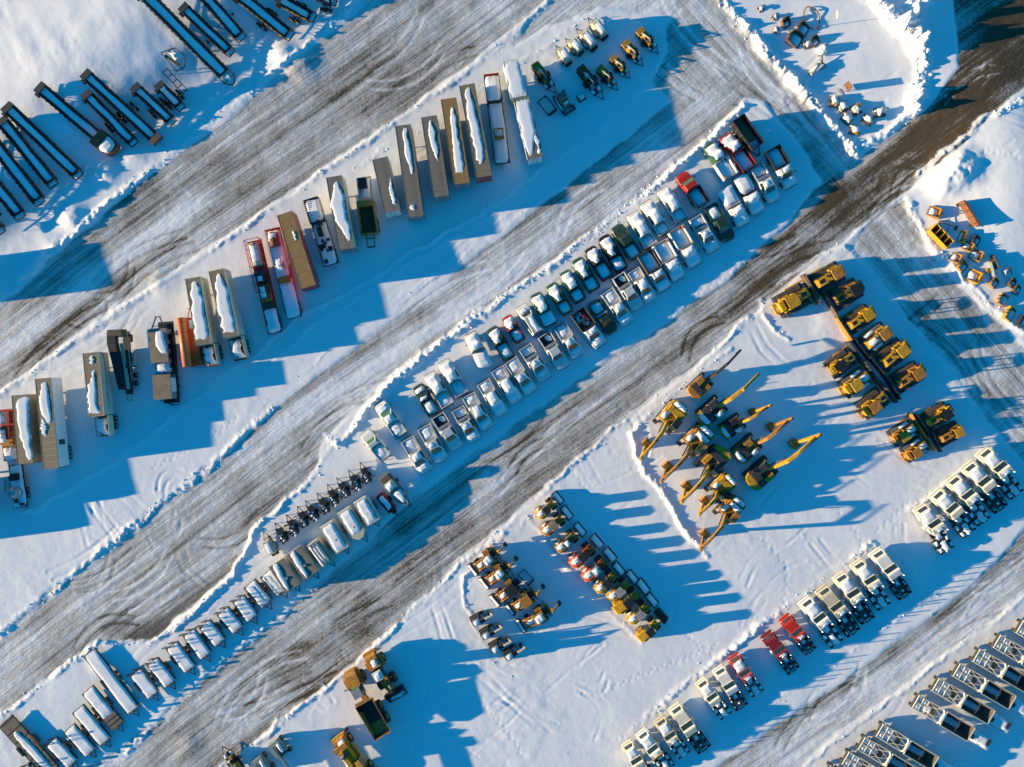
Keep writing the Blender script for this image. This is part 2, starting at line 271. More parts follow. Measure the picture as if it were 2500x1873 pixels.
Z = Z * (1 - far) + 0.3 * far
def gz(x, y):
    i = int(np.clip(np.searchsorted(AX, x) - 1, 0, len(AX) - 2)); j = int(np.clip(np.searchsorted(AY, y) - 1, 0, len(AY) - 2))
    return float(Z[j:j + 2, i:i + 2].mean())
ny, nx = GX.shape
me = bpy.data.meshes.new('ground')
me.vertices.add(nx * ny); me.vertices.foreach_set('co', np.stack([GX, GY, Z], -1).astype(np.float32).ravel())
q = np.arange(nx * ny).reshape(ny, nx); fc = np.stack([q[:-1, :-1], q[:-1, 1:], q[1:, 1:], q[1:, :-1]], -1).reshape(-1, 4)
me.loops.add(fc.size); me.loops.foreach_set('vertex_index', fc.astype(np.int32).ravel())
me.polygons.add(len(fc)); me.polygons.foreach_set('loop_start', np.arange(0, fc.size, 4, dtype=np.int32)); me.polygons.foreach_set('loop_total', np.full(len(fc), 4, np.int32))
me.polygons.foreach_set('use_smooth', np.ones(len(fc), bool)); me.update(calc_edges=True)
for nm, arr in (('road', road), ('dirt', np.clip(dirt, 0, 1.2)), ('brown', np.clip(brown, 0, 1)), ('turn', selB)):
    at = me.attributes.new(nm, 'FLOAT', 'POINT'); at.data.foreach_set('value', arr.astype(np.float32).ravel())
for nm, u_, v_ in (('flow', FU, FV), ('flowb', FU2, FV2)):
    at = me.attributes.new(nm, 'FLOAT_VECTOR', 'POINT'); at.data.foreach_set('vector', np.stack([u_, v_, np.zeros_like(u_)], -1).astype(np.float32).ravel())
ground = bpy.data.objects.new('ground', me); COL.objects.link(ground); ground['kind'] = 'structure'
def ground_material():
    m = bpy.data.materials.new('snow_and_gravel'); m.use_nodes = True; t = m.node_tree; b = t.nodes['Principled BSDF']; L = t.links.new
    def nd(k, **kw):
        n = t.nodes.new(k)
        for a, v in kw.items(): setattr(n, a, v)
        return n
    def math_(op, a, b_=None, clamp=False):
        n = nd('ShaderNodeMath', operation=op, use_clamp=clamp)
        for i, v in enumerate((a, b_)):
            if v is None: continue
            if isinstance(v, (int, float)): n.inputs[i].default_value = v
            else: L(v, n.inputs[i])
        return n.outputs[0]
    def noise(vec, sc, det=5, ro=.6):
        n = nd('ShaderNodeTexNoise'); n.inputs['Scale'].default_value = sc; n.inputs['Detail'].default_value = det; n.inputs['Roughness'].default_value = ro
        L(vec, n.inputs['Vector']); return n.outputs[0]
    def mapr(v, a, b_):
        n = nd('ShaderNodeMapRange', interpolation_type='SMOOTHSTEP'); n.inputs[1].default_value = a; n.inputs[2].default_value = b_; L(v, n.inputs[0]); return n.outputs[0]
    def mixc(f, a, b_):
        n = nd('ShaderNodeMix', data_type='RGBA'); L(f, n.inputs[0])
        for i, v in ((6, a), (7, b_)):
            if isinstance(v, tuple): n.inputs[i].default_value = (*v, 1)
            else: L(v, n.inputs[i])
        return n.outputs[2]
    att = {k: nd('ShaderNodeAttribute', attribute_name=k) for k in ('road', 'dirt', 'brown', 'flow', 'flowb', 'turn')}
    def flow(sx, sy, k='flow'):
        n = nd('ShaderNodeVectorMath', operation='MULTIPLY'); L(att[k].outputs['Vector'], n.inputs[0]); n.inputs[1].default_value = (sx, sy, 0.0); return n.outputs[0]
    geo = nd('ShaderNodeNewGeometry').outputs['Position']
    pt = noise(geo, .13, 5, .6); fn = noise(geo, 2.4, 4, .7)
    def streaks(k):
        v = None
        for sx, sy, w_, dt, ro in ((.012, .35, 1.0, 3, .5), (.02, 1.1, .9, 4, .6), (.05, 3.2, .8, 4, .65), (.22, 6.0, .5, 3, .7)):
            q_ = math_('MULTIPLY', math_('SUBTRACT', noise(flow(sx, sy, k), 1.0, dt, ro), .5), w_); v = q_ if v is None else math_('ADD', v, q_)
        return v
    mv = nd('ShaderNodeMix', data_type='FLOAT'); L(att['turn'].outputs['Fac'], mv.inputs[0]); L(streaks('flow'), mv.inputs[2]); L(streaks('flowb'), mv.inputs[3]); v = mv.outputs[0]
    v = math_('ADD', v, math_('MULTIPLY', math_('SUBTRACT', pt, .5), .85)); v = math_('ADD', v, math_('MULTIPLY', math_('SUBTRACT', fn, .5), .75))
    v = math_('ADD', v, math_('MULTIPLY', math_('SUBTRACT', noise(geo, .045, 3, .5), .5), .5))
    v = math_('ADD', v, att['dirt'].outputs['Fac'])
    packed = math_('MULTIPLY', mapr(v, .28, .78), att['road'].outputs['Fac'])
    gravel = math_('MULTIPLY', mapr(v, .66, 1.12), att['road'].outputs['Fac'])
    bw = mapr(math_('ADD', math_('MULTIPLY', noise(flow(.04, .3), 1.0, 4, .6), .9), math_('MULTIPLY', att['brown'].outputs['Fac'], .55)), .5, .85)
    grav = mixc(bw, mixc(fn, (.105, .098, .088), (.18, .17, .155)), mixc(fn, (.045, .034, .022), (.11, .082, .05)))
    sn = noise(geo, .09, 4, .5)
    snowc = mixc(sn, (.79, .80, .82), (.84, .845, .85))
    c = mixc(packed, snowc, mixc(fn, (.34, .325, .30), (.52, .51, .49))); c = mixc(gravel, c, grav)
    L(c, b.inputs['Base Color'])
    L(mapr(gravel, -1.2, 1.0), b.inputs['Roughness']); b.inputs['Roughness'].default_value = .7; b.inputs['Specular IOR Level'].default_value = .22
    h = math_('ADD', math_('MULTIPLY', noise(geo, .8, 5, .6), .045), math_('MULTIPLY', math_('MULTIPLY', noise(flow(.5, 3.2), 1.0, 4, .65), att['road'].outputs['Fac']), .10))
    h = math_('ADD', h, math_('MULTIPLY', math_('MULTIPLY', fn, gravel), .05)); h = math_('SUBTRACT', h, math_('MULTIPLY', packed, .02))
    bp = nd('ShaderNodeBump'); bp.inputs['Strength'].default_value = .8; bp.inputs['Distance'].default_value = 1.0; L(h, bp.inputs['Height']); L(bp.outputs[0], b.inputs['Normal'])
    return m
me.materials.append(ground_material())
# ---------------------------------------------------------------- mesh building
class MB:
    def __init__(s): s.v = []; s.f = []; s.sm = []
    def add(s, vs, fs, smooth=False):
        b = len(s.v); s.v += [tuple(p) for p in vs]; s.f += [tuple(b + i for i in f) for f in fs]; s.sm += [smooth] * len(fs); return s
    def box(s, c, d, t=(1, 1), o=(0, 0)):
        """c: centre of the base, d: sizes, t: top scale, o: top offset"""
        x, y, z = c; a, b, h = d[0] / 2, d[1] / 2, d[2]
        vs = [(x - a, y - b, z), (x + a, y - b, z), (x + a, y + b, z), (x - a, y + b, z)]
        a *= t[0]; b *= t[1]; x += o[0]; y += o[1]
        vs += [(x - a, y - b, z + h), (x + a, y - b, z + h), (x + a, y + b, z + h), (x - a, y + b, z + h)]
        return s.add(vs, [(3, 2, 1, 0), (4, 5, 6, 7), (0, 1, 5, 4), (1, 2, 6, 5), (2, 3, 7, 6), (3, 0, 4, 7)])
    def prism(s, p, y0, y1, k=1.0):
        """side outline p [(x, z)] drawn out from y0 to y1"""
        n = len(p); ym = (y0 + y1) / 2
        vs = [(a, y0, b) for a, b in p] + [(a, y1, b) for a, b in p]
        fs = [tuple(range(n)), tuple(range(2 * n - 1, n - 1, -1))] + [((i + 1) % n, i, n + i, n + (i + 1) % n) for i in range(n)]
        return s.add(vs, fs)
    def slab(s, p, z0, z1, k=1.0):
        """plan outline p [(x, y)] raised from z0 to z1, top scaled by k about its mean"""
        n = len(p); cx = sum(a for a, b in p) / n; cy = sum(b for a, b in p) / n
        vs = [(a, b, z0) for a, b in p] + [(cx + (a - cx) * k, cy + (b - cy) * k, z1) for a, b in p]
        fs = [tuple(range(n - 1, -1, -1)), tuple(range(n, 2 * n))] + [(i, (i + 1) % n, n + (i + 1) % n, n + i) for i in range(n)]
        return s.add(vs, fs)
    def cyl(s, p0, p1, r, r1=None, n=12, smooth=True):
        p0 = Vector(p0); p1 = Vector(p1); r1 = r if r1 is None else r1; d = (p1 - p0).normalized()
        u = d.orthogonal().normalized(); w = d.cross(u); vs = []
        for p, q in ((p0, r), (p1, r1)): vs += [p + q * (math.cos(2 * math.pi * i / n) * u + math.sin(2 * math.pi * i / n) * w) for i in range(n)]
        s.add(vs, [(i, (i + 1) % n, n + (i + 1) % n, n + i) for i in range(n)], smooth)
        b = len(s.v) - 2 * n; s.f += [tuple(b + i for i in range(n - 1, -1, -1)), tuple(b + n + i for i in range(n))]; s.sm += [False, False]; return s
    def beam(s, p0, p1, w, h=None):
        p0 = Vector(p0); p1 = Vector(p1); h = h or w; d = (p1 - p0).normalized()
        up = Vector((0, 0, 1)) if abs(d.z) < .9 else Vector((1, 0, 0)); u = d.cross(up).normalized() * (w / 2); q = u.cross(d).normalized() * (h / 2)
        vs = [p + a * u + b * q for p in (p0, p1) for a, b in ((-1, -1), (1, -1), (1, 1), (-1, 1))]
        return s.add(vs, [(3, 2, 1, 0), (4, 5, 6, 7), (0, 1, 5, 4), (1, 2, 6, 5), (2, 3, 7, 6), (3, 0, 4, 7)])
    def loft(s, secs):
        """body lofted along x through (x, half width, bottom, top) with eased top edges"""
        rings = []
        for x, hw, z0, z1 in secs: c = min(.1, (z1 - z0) * .3); rings.append([(x, -hw, z0), (x, hw, z0), (x, hw, z1 - c), (x, hw - c, z1), (x, -hw + c, z1), (x, -hw, z1 - c)])
        vs = [v for r_ in rings for v in r_]; n = len(rings)
        fs = [tuple(range(6)), tuple(range((n - 1) * 6, n * 6))] + [(i * 6 + j, i * 6 + (j + 1) % 6, i * 6 + 6 + (j + 1) % 6, i * 6 + 6 + j) for i in range(n - 1) for j in range(6)]
        return s.add(vs, fs)
    def path(s, pts, w, h=None):
        for a, b in zip(pts, pts[1:]): s.beam(a, b, w, h)
        return s
    def plate(s, pts, th=.02):
        """thin panel from 4 corners, given thickness along its normal"""
        P = [Vector(p) for p in pts]; n = (P[1] - P[0]).cross(P[3] - P[0]).normalized() * th
        return s.add([p for p in P] + [p + n for p in P], [(3, 2, 1, 0), (4, 5, 6, 7), (0, 1, 5, 4), (1, 2, 6, 5), (2, 3, 7, 6), (3, 0, 4, 7)])
    def snow(s, out, h, seed=0, z=None, ny=6, per=4, jit=.10, flat=5):
        """settled snow: out [(x, y centre, half width[, z])], rounded top of depth h over height z"""
        rd = random.Random(seed); n = (len(out) - 1) * per; rows = []
        ph = [(rd.uniform(0, 6.3), rd.uniform(.5, 1.0) * 2 * math.pi / max(2, n) * rd.choice((1.5, 2.5, 4, 6.5)), rd.uniform(.4, 1)) for _ in range(8)]
        wv = lambda i, k: sum(a * math.sin(p + w * i) for p, w, a in ph[k:k + 4]) / 2.2
        for i in range(n + 1):
            t = i / n * (len(out) - 1); k = min(int(t), len(out) - 2); f = t - k; a, b = out[k], out[k + 1]
            x, yc, hw = (a[j] + (b[j] - a[j]) * f for j in range(3)); zz = (a[3] + (b[3] - a[3]) * f) if len(a) > 3 else z
            e = min(1, i / n * 6, (1 - i / n) * 6) ** .5; row = []; l_ = min(jit, .3) * wv(i, 0); r_ = min(jit, .3) * wv(i, 4)
            for j in range(ny + 1):
                g = 2 * j / ny - 1; th = h * e * max(0, 1 - abs(g) ** flat) ** .5 * (.9 + .2 * rd.random()) * (1 + .2 * wv(i, 2))
                low = abs(g) == 1 or i in (0, n); ed = rd.uniform(-jit, jit) * .5 if low else rd.uniform(-.04, .04)
                y = yc + g * hw + (l_ * (1 - g) / 2 if g < 1 else 0) + (r_ * (1 + g) / 2 if g > -1 else 0) + (ed if abs(g) == 1 else ed * .5)
                row.append((x + (rd.uniform(-jit, jit) if i in (0, n) else 0), y, zz + (-.015 if low else max(th, .03))))
            rows.append(row)
        vs = [p for r_ in rows for p in r_]; m = ny + 1
        return s.add(vs, [(i * m + j, (i + 1) * m + j, (i + 1) * m + j + 1, i * m + j + 1) for i in range(n) for j in range(ny)], True)
    def mesh(s, name):
        m = bpy.data.meshes.new(name); m.from_pydata(s.v, [], s.f); m.polygons.foreach_set('use_smooth', s.sm)
        import bmesh
        b = bmesh.new(); b.from_mesh(m); bmesh.ops.recalc_face_normals(b, faces=b.faces); b.to_mesh(m); b.free(); m.update(); return m
# a kind of thing is a list of parts: (name, mesh, material or 'PAINT', offset, parent index)
KINDS = {}
class Kind:
    def __init__(s): s.parts = []
    def part(s, name, mb, mt, off=(0, 0, 0), par=None):
        m = mb if isinstance(mb, bpy.types.Mesh) else mb.mesh(name)
        if not m.materials: m.materials.append(None)
        s.parts.append((name, m, mt, off, par)); return len(s.parts) - 1
def kind(fn, *a, **k):
    key = (fn.__name__, a, tuple(sorted((x, str(y)) for x, y in k.items())))
    if key not in KINDS: kk = Kind(); fn(kk, *a, **k); KINDS[key] = kk
    return KINDS[key]
def place(K, name, label, cat, group, loc, rz, paint='white', scale=(1, 1, 1), paint2=None, rx=0, ry=0):
    e = bpy.data.objects.new(name, None); COL.objects.link(e); e.empty_display_size = .5
    e.location = loc; e.rotation_euler = (rx, ry, rz); e.scale = scale
    e['label'] = label; e['category'] = cat
    if group: e['group'] = group
    obs = []
    for nm, m, mt, off, par in K.parts:
        o = bpy.data.objects.new(nm, m); COL.objects.link(o); o.parent = e if par is None else obs[par]; o.location = off
        o.material_slots[0].link = 'OBJECT'; o.material_slots[0].material = MATS[paint if mt == 'PAINT' else (paint2 or paint) if mt == 'PAINT2' else mt]
        obs.append(o)
    return e
def span(crop, a, b, z):
    """front and rear survey points at height z -> centre, heading, length"""
    A = W(crop, a, z); B = W(crop, b, z); d = A - B; c = (A + B) / 2
    return c, math.atan2(d.y, d.x), d.length
def put(K, name, label, cat, group, crop, a, b, z, L0, paint='white', W_=1.0, sink=.03, paint2=None, smin=.85, smax=1.18, zs=1.0, **kw):
    c, h, L = span(crop, a, b, z); s = min(smax, max(smin, L / L0))
    return place(K, name, label, cat, group, (c.x, c.y, gz(c.x, c.y) - sink), h, paint, (s, W_ * (.5 + .5 * s), zs), paint2, **kw)
ORD = 'first second third fourth fifth sixth seventh eighth ninth tenth eleventh twelfth thirteenth fourteenth fifteenth sixteenth seventeenth eighteenth nineteenth twentieth twenty-first twenty-second twenty-third twenty-fourth twenty-fifth twenty-sixth'.split()
def wheel(r, w, n=14):
    m = MB(); m.cyl((0, -w / 2, 0), (0, w / 2, 0), r, n=n); m.cyl((0, -w / 2 - .012, 0), (0, w / 2 + .012, 0), r * .5, n=8); return m
WH = {}
def wheels(K, pos, r, w, mt='rubber', rim='grey'):
    key = (r, w)
    if key not in WH: WH[key] = (MB().cyl((0, -w / 2, 0), (0, w / 2, 0), r, n=14).mesh('wheel'), MB().cyl((0, -w / 2 - .015, 0), (0, w / 2 + .015, 0), r * .52, n=8).mesh('rim'))
    for p in pos:
        i = K.part('wheel', WH[key][0], mt, p); K.part('rim', WH[key][1], rim, (0, 0, 0), i)
# ---------------------------------------------------------------- pickups
def k_pickup(K, cab='ext', snow='full', bed='snow', glass='glass', L=5.7, v=0):
    Wd = 1.98; xf, xr = L / 2, -L / 2; c1 = xf - 1.55; c0 = c1 - dict(reg=1.45, ext=1.95, crew=2.45, suv=3.6)[cab]
    rd = random.Random(cab + snow + bed); b = MB()
    b.loft([(xr, Wd / 2 - .05, .42, .80), (c0, Wd / 2, .42, .80)]); b.loft([(c0, Wd / 2, .42, 1.15), (c1, Wd / 2, .42, 1.18), (xf - .75, Wd / 2 - .01, .42, 1.12), (xf - .35, Wd / 2 - .07, .42, 1.04), (xf - .1, Wd / 2 - .22, .43, .95), (xf, Wd / 2 - .42, .45, .84)])
    K.part('body', b, 'PAINT')
    if bed in ('snow', 'dark', 'load', 'tonneau', 'rack'):
        w = MB()
        for s in (-1, 1): w.box(((xr + c0) / 2 - .02, s * (Wd / 2 - .075), .80), (c0 - xr - .05, .15, .36))
        w.box((xr + .06, 0, .80), (.10, Wd - .31, .35)); w.box((c0 - .10, 0, .80), (.08, Wd - .31, .36))
        K.part('bed', w, 'PAINT')
        K.part('bed_liner', MB().box(((xr + c0) / 2, 0, .805), (c0 - xr - .32, Wd - .33, .02)), 'black')
    if bed == 'snow':
        K.part('bed_snow', MB().snow([(xr + .13, 0, .80), ((xr + c0) / 2, 0, .80), (c0 - .16, 0, .80)], .22 + .05 * (v % 3), v * 5 + 1, .82, jit=.01, flat=8), 'snow_pad')
    if bed == 'rack':
        K.part('toolbox', MB().box((c0 - .38, 0, 1.0), (.42, 1.75, .28)), 'alu'); K.part('bed_snow', MB().snow([(xr + .15, 0, .78), (c0 - .75, .0, .78)], .14, 3, .82, jit=.02), 'snow_pad')
    if bed == 'dark':
        K.part('toolbox', MB().box((c0 - .36, 0, 1.0), (.40, 1.76, .26)), 'grey'); K.part('bed_snow', MB().snow([(xr + .3, .2, .3), (xr + .8, .25, .4), (c0 - .9, .4, .2)], .06, 3, .83, jit=.05), 'snow_pad')
    if bed == 'tonneau':
        K.part('bed_cover', MB().slab([(xr + .05, -.8), (xr + .3, -.97), (c0 - .05, -.97), (c0 - .05, .97), (xr + .3, .97), (xr + .05, .8)], 1.16, 1.24, .96), 'white'); K.part('bed_snow', MB().snow([(xr + .12, 0, .75), (xr + .5, 0, .9), (c0 - .15, 0, .9)], .12, 4, 1.24, jit=.02), 'snow_pad')
    if bed == 'load':
        m = MB()
        for i in range(9): m.box((xr + .35 + rd.random() * (c0 - xr - .7), rd.uniform(-.6, .6), .82), (rd.uniform(.2, .6), rd.uniform(.2, .5), rd.uniform(.1, .45)))
        K.part('cargo', m, 'steel'); K.part('cargo_box', MB().box((c0 - .5, .2, .83), (.5, .8, .4)), 'lampred')
    if cab == 'suv': top0 = xr + .25
    else: top0 = c0 + .14
    base0 = xr + .05 if cab == 'suv' else c0 + .03
    g = MB(); zb, zt = 1.13, 1.86; bw, tw = .95, .68; t1 = c1 - .66
    vs = [(base0, -bw, zb), (c1 + .12, -bw, zb), (c1 + .12, bw, zb), (base0, bw, zb), (top0, -tw, zt), (t1, -tw, zt), (t1, tw, zt), (top0, tw, zt)]
    g.add(vs, [(3, 2, 1, 0), (4, 5, 6, 7), (0, 1, 5, 4), (1, 2, 6, 5), (2, 3, 7, 6), (3, 0, 4, 7)])
    ci = K.part('cab', g, 'PAINT')
    if cab == 'suv':
        rb = MB()
        for i in range(7): rb.box(((top0 + t1) / 2, -.6 + i * .2, zt), (t1 - top0 - .3, .05, .03))
        K.part('roof_rib', rb, 'PAINT', par=ci)
    elif snow in ('clean', 'part'):
        rb = MB()
        for i in range(6): rb.box(((top0 + t1) / 2, -.55 + i * .22, zt), (t1 - top0 - .2, .06, .025))
        K.part('roof_rib', rb, 'PAINT', par=ci)
    lp = lambda a, b_, f: tuple(a[i] + (b_[i] - a[i]) * f for i in range(3))
    def win(A, B, C, D, m_=.12, th=.012):   # corners bottom A B, top C D, inset
        P = [lp(lp(A, B, m_), lp(D, C, m_), m_), lp(lp(B, A, m_), lp(C, D, m_), m_), lp(lp(C, D, m_), lp(B, A, m_), m_), lp(lp(D, C, m_), lp(A, B, m_), m_)]
        return MB().plate(P, th)
    K.part('windshield', win(vs[1], vs[2], vs[6], vs[5], .09), glass, par=ci)
    K.part('rear_window', win(vs[3], vs[0], vs[4], vs[7], .14), glass, par=ci)
    K.part('side_window', win(vs[0], vs[1], vs[5], vs[4], .13), glass, par=ci); K.part('side_window', win(vs[2], vs[3], vs[7], vs[6], .13), glass, par=ci)
    wheels(K, [(x, s * (Wd / 2 - .11), .38) for x in (xf - .95, xr + 1.15) for s in (-1, 1)], .38, .26)
    K.part('bumper', MB().slab([(xf - .05, -.95), (xf + .12, -.8), (xf + .12, .8), (xf - .05, .95)], .42, .62), 'chrome'); K.part('bumper', MB().box((xr - .1, 0, .45), (.16, 1.8, .2)), 'steel')
    for s in (-1, 1):
        K.part('mirror', MB().box((c1 - .12, s * 1.13, 1.25), (.12, .22, .2)), 'black'); K.part('headlight', MB().box((xf - .02, s * .72, .70), (.06, .36, .15)), 'lampclear'); K.part('taillight', MB().box((xr - .01, s * .88, .82), (.05, .14, .26)), 'lampred')
    K.part('grille', MB().box((xf + .0, 0, .66), (.03, 1.0, .18)), 'black')
    hood = [(xf - .35, 0, .78, 1.0), (xf - .75, 0, .84, 1.11), (c1 + .15, 0, .82, 1.16)]
    if snow == 'full':
        K.part('snow_cover', MB().snow([(xf - .32, 0, .80, .99), (xf - .75, .0, .86, 1.11), (c1 + .05, 0, .80, 1.18), (t1 + .02, 0, .62, 1.86), ((t1 + top0) / 2, .03, .64, 1.86), (top0 + .05, .05, .58, 1.86)], .2, 11 + v * 7, jit=.10, per=3), 'snow_pad')
    elif snow == 'hoodroof':
        K.part('snow_cover', MB().snow([(xf - .45, -.02, .72, 1.02), (xf - .75, .0, .80, 1.11), (c1 + .1, 0, .78, 1.16)], .18, 12 + v * 7, jit=.12), 'snow_pad')
        K.part('snow_cover', MB().snow([(t1 - .02, .0, .58, 1.86), (top0 + .08, .06, .54, 1.86)], .18, 13 + v * 7, jit=.10), 'snow_pad')
    elif snow == 'tongue':
        K.part('snow_cover', MB().snow([(xf - .42, -.03, .74, 1.0), (xf - .75, .0, .84, 1.11), (c1 + .05, .06, .80, 1.18), (t1, .25, .45, 1.86), ((t1 + top0) / 2, .24, .34, 1.86), (top0 + .05, .2, .36, 1.86)], .2, 14 + v * 7, jit=.10, per=3), 'snow_pad')
    elif snow == 'part':
        K.part('snow_cover', MB().snow(hood if v % 2 else [(xf - .6, .2, .5, 1.07), (c1 + .5, .1, .7, 1.14), (c1 + .2, -.1, .6, 1.16)], .12, 15 + v * 7, jit=.12), 'snow_pad'); K.part('snow_cover', MB().snow([(t1 - .1, -.15, .4, 1.88), (top0 + .2, -.2, .35, 1.88)], .10, 16 + v * 7, jit=.12), 'snow_pad')
    elif snow == 'roof':
        K.part('snow_cover', MB().snow([(t1 - .02, .0, .66, 1.86), (top0 + .08, .0, .66, 1.86)], .16, 17, jit=.05), 'snow_pad'); K.part('snow_cover', MB().snow(hood, .16, 18, jit=.05), 'snow_pad')
# cab-chassis trucks with other bodies
def k_truck(K, body='flat', snow='full', L=6.2, glass='glass', v=0):
    Wd = 2.0; xf, xr = L / 2, -L / 2; c1 = xf - 1.55; c0 = c1 - 1.5
    b = MB(); b.loft([(c0, Wd / 2, .5, 1.2), (c1, Wd / 2, .5, 1.24), (xf - .7, Wd / 2 - .01, .5, 1.18), (xf - .3, Wd / 2 - .08, .5, 1.08), (xf - .08, Wd / 2 - .24, .5, .98), (xf, Wd / 2 - .44, .52, .88)]); K.part('body', b, 'PAINT')
    f = MB()
    for s in (-1, 1): f.box(((xr + c0) / 2, s * .42, .55), (c0 - xr, .1, .22))
    K.part('frame', f, 'black')
    t0, t1 = c0 + .1, c1 - .55
    vs = [(c0 + .02, -.95, 1.19), (c1 + .1, -.95, 1.19), (c1 + .1, .95, 1.19), (c0 + .02, .95, 1.19), (t0, -.76, 1.98), (t1, -.76, 1.98), (t1, .76, 1.98), (t0, .76, 1.98)]
    ci = K.part('cab', MB().add(vs, [(3, 2, 1, 0), (4, 5, 6, 7), (0, 1, 5, 4), (1, 2, 6, 5), (2, 3, 7, 6), (3, 0, 4, 7)]), 'PAINT')
    K.part('windshield', MB().plate([(c1 + .06, -.84, 1.27), (c1 + .06, .84, 1.27), (t1 + .06, .70, 1.92), (t1 + .06, -.70, 1.92)], .015), glass, par=ci)
    for s in (-1, 1): K.part('side_window', MB().box(((c0 + c1) / 2 - .1, s * .87, 1.35), (.95, .06, .45), o=(0, -s * .09)), glass, par=ci)
    bl = c0 - .1 - xr; bc = (xr + c0 - .1) / 2
    if body == 'flat':
        K.part('deck', MB().box((bc, 0, .95), (bl, 2.2, .14)), 'PAINT2'); K.part('headboard', MB().box((c0 - .12, 0, 1.09), (.08, 2.0, .75)), 'black')
        K.part('deck_snow', MB().snow([(xr + .05, 0, 1.04), (bc, 0, 1.06), (c0 - .3, 0, 1.04)], .22, 21, 1.09, jit=.03), 'snow_pad')
    if body in ('stake', 'dump', 'utility', 'loaded'):
        h = dict(stake=.7, dump=.75, utility=.55, loaded=.65)[body]; K.part('deck', MB().box((bc, 0, .92), (bl, 2.2, .10)), 'black')
        for s in (-1, 1): K.part('side_board', MB().box((bc, s * 1.06, 1.02), (bl - .04, .32 if body == 'utility' else .08, h)), 'PAINT2')
        K.part('tailgate', MB().box((xr + .04, 0, 1.02), (.08, 1.8 if body == 'utility' else 2.04, h * .95)), 'PAINT2'); K.part('headboard', MB().box((c0 - .16, 0, 1.02), (.08, 1.8 if body == 'utility' else 2.04, h + .25)), 'PAINT2')
        if body == 'loaded':
            rd = random.Random(5); m = MB()
            for i in range(12): m.box((bc + rd.uniform(-.4, .4) * bl, rd.uniform(-.5, .7), 1.03), (rd.uniform(.2, .7), rd.uniform(.2, .6), rd.uniform(.1, .5)))
            K.part('cargo', m, 'steel'); K.part('cargo_bag', MB().box((bc - .3, .3, 1.03), (.5, .4, .45), (.7, .7)), 'lampred'); K.part('deck_snow', MB().snow([(xr + .2, -.3, .5), (bc, -.2, .6), (c0 - .5, .2, .4)], .2, 22, 1.03), 'snow_pad')
        else:
            K.part('deck_snow', MB().snow([(xr + .12, 0, .86), (bc, 0, .87), (c0 - .25, 0, .86)], .35 if body != 'dump' else .25, 23, 1.03, jit=.01), 'snow_pad')
        if body == 'utility':
            for s in (-1, 1): K.part('bin_snow', MB().snow([(xr + .06, s * 1.06, .14), (c0 - .2, s * 1.06, .14)], .12, 24 + s, 1.02 + h, ny=4, jit=.02), 'snow_pad')
            K.part('beacon', MB().box((xr + .35, .9, 1.57), (.35, .3, .3)), 'orangetank')
    wheels(K, [(xf - .95, s * .9, .42) for s in (-1, 1)] + [(xr + 1.3, s * .82, .42) for s in (-1, 1)], .42, .3)
    K.part('bumper', MB().box((xf + .05, 0, .5), (.16, 1.9, .24)), 'chrome'); K.part('grille', MB().box((xf + .0, 0, .76), (.04, 1.3, .15)), 'black')
    for s in (-1, 1): K.part('mirror', MB().box((c1 - .1, s * 1.2, 1.35), (.12, .3, .25)), 'black'); K.part('headlight', MB().box((xf + .0, s * .8, .74), (.06, .28, .16)), 'lampclear')
    if snow == 'full': K.part('snow_cover', MB().snow([(xf - .3, 0, .82, 1.05), (xf - .7, 0, .88, 1.18), (c1 + .05, 0, .88, 1.25), (t1, 0, .74, 1.98), (t0 + .05, 0, .72, 1.98)], .2, 25 + v * 7, jit=.10), 'snow_pad')
    if snow == 'hood': K.part('snow_cover', MB().snow([(xf - .3, .0, .74, 1.05), (xf - .7, .05, .80, 1.18), (c1 + .1, 0, .8, 1.24)], .2, 26, jit=.08), 'snow_pad'); K.part('snow_cover', MB().snow([(t1 - .05, .2, .45, 1.98), (t0 + .1, .1, .55, 1.98)], .12, 27, jit=.1), 'snow_pad')
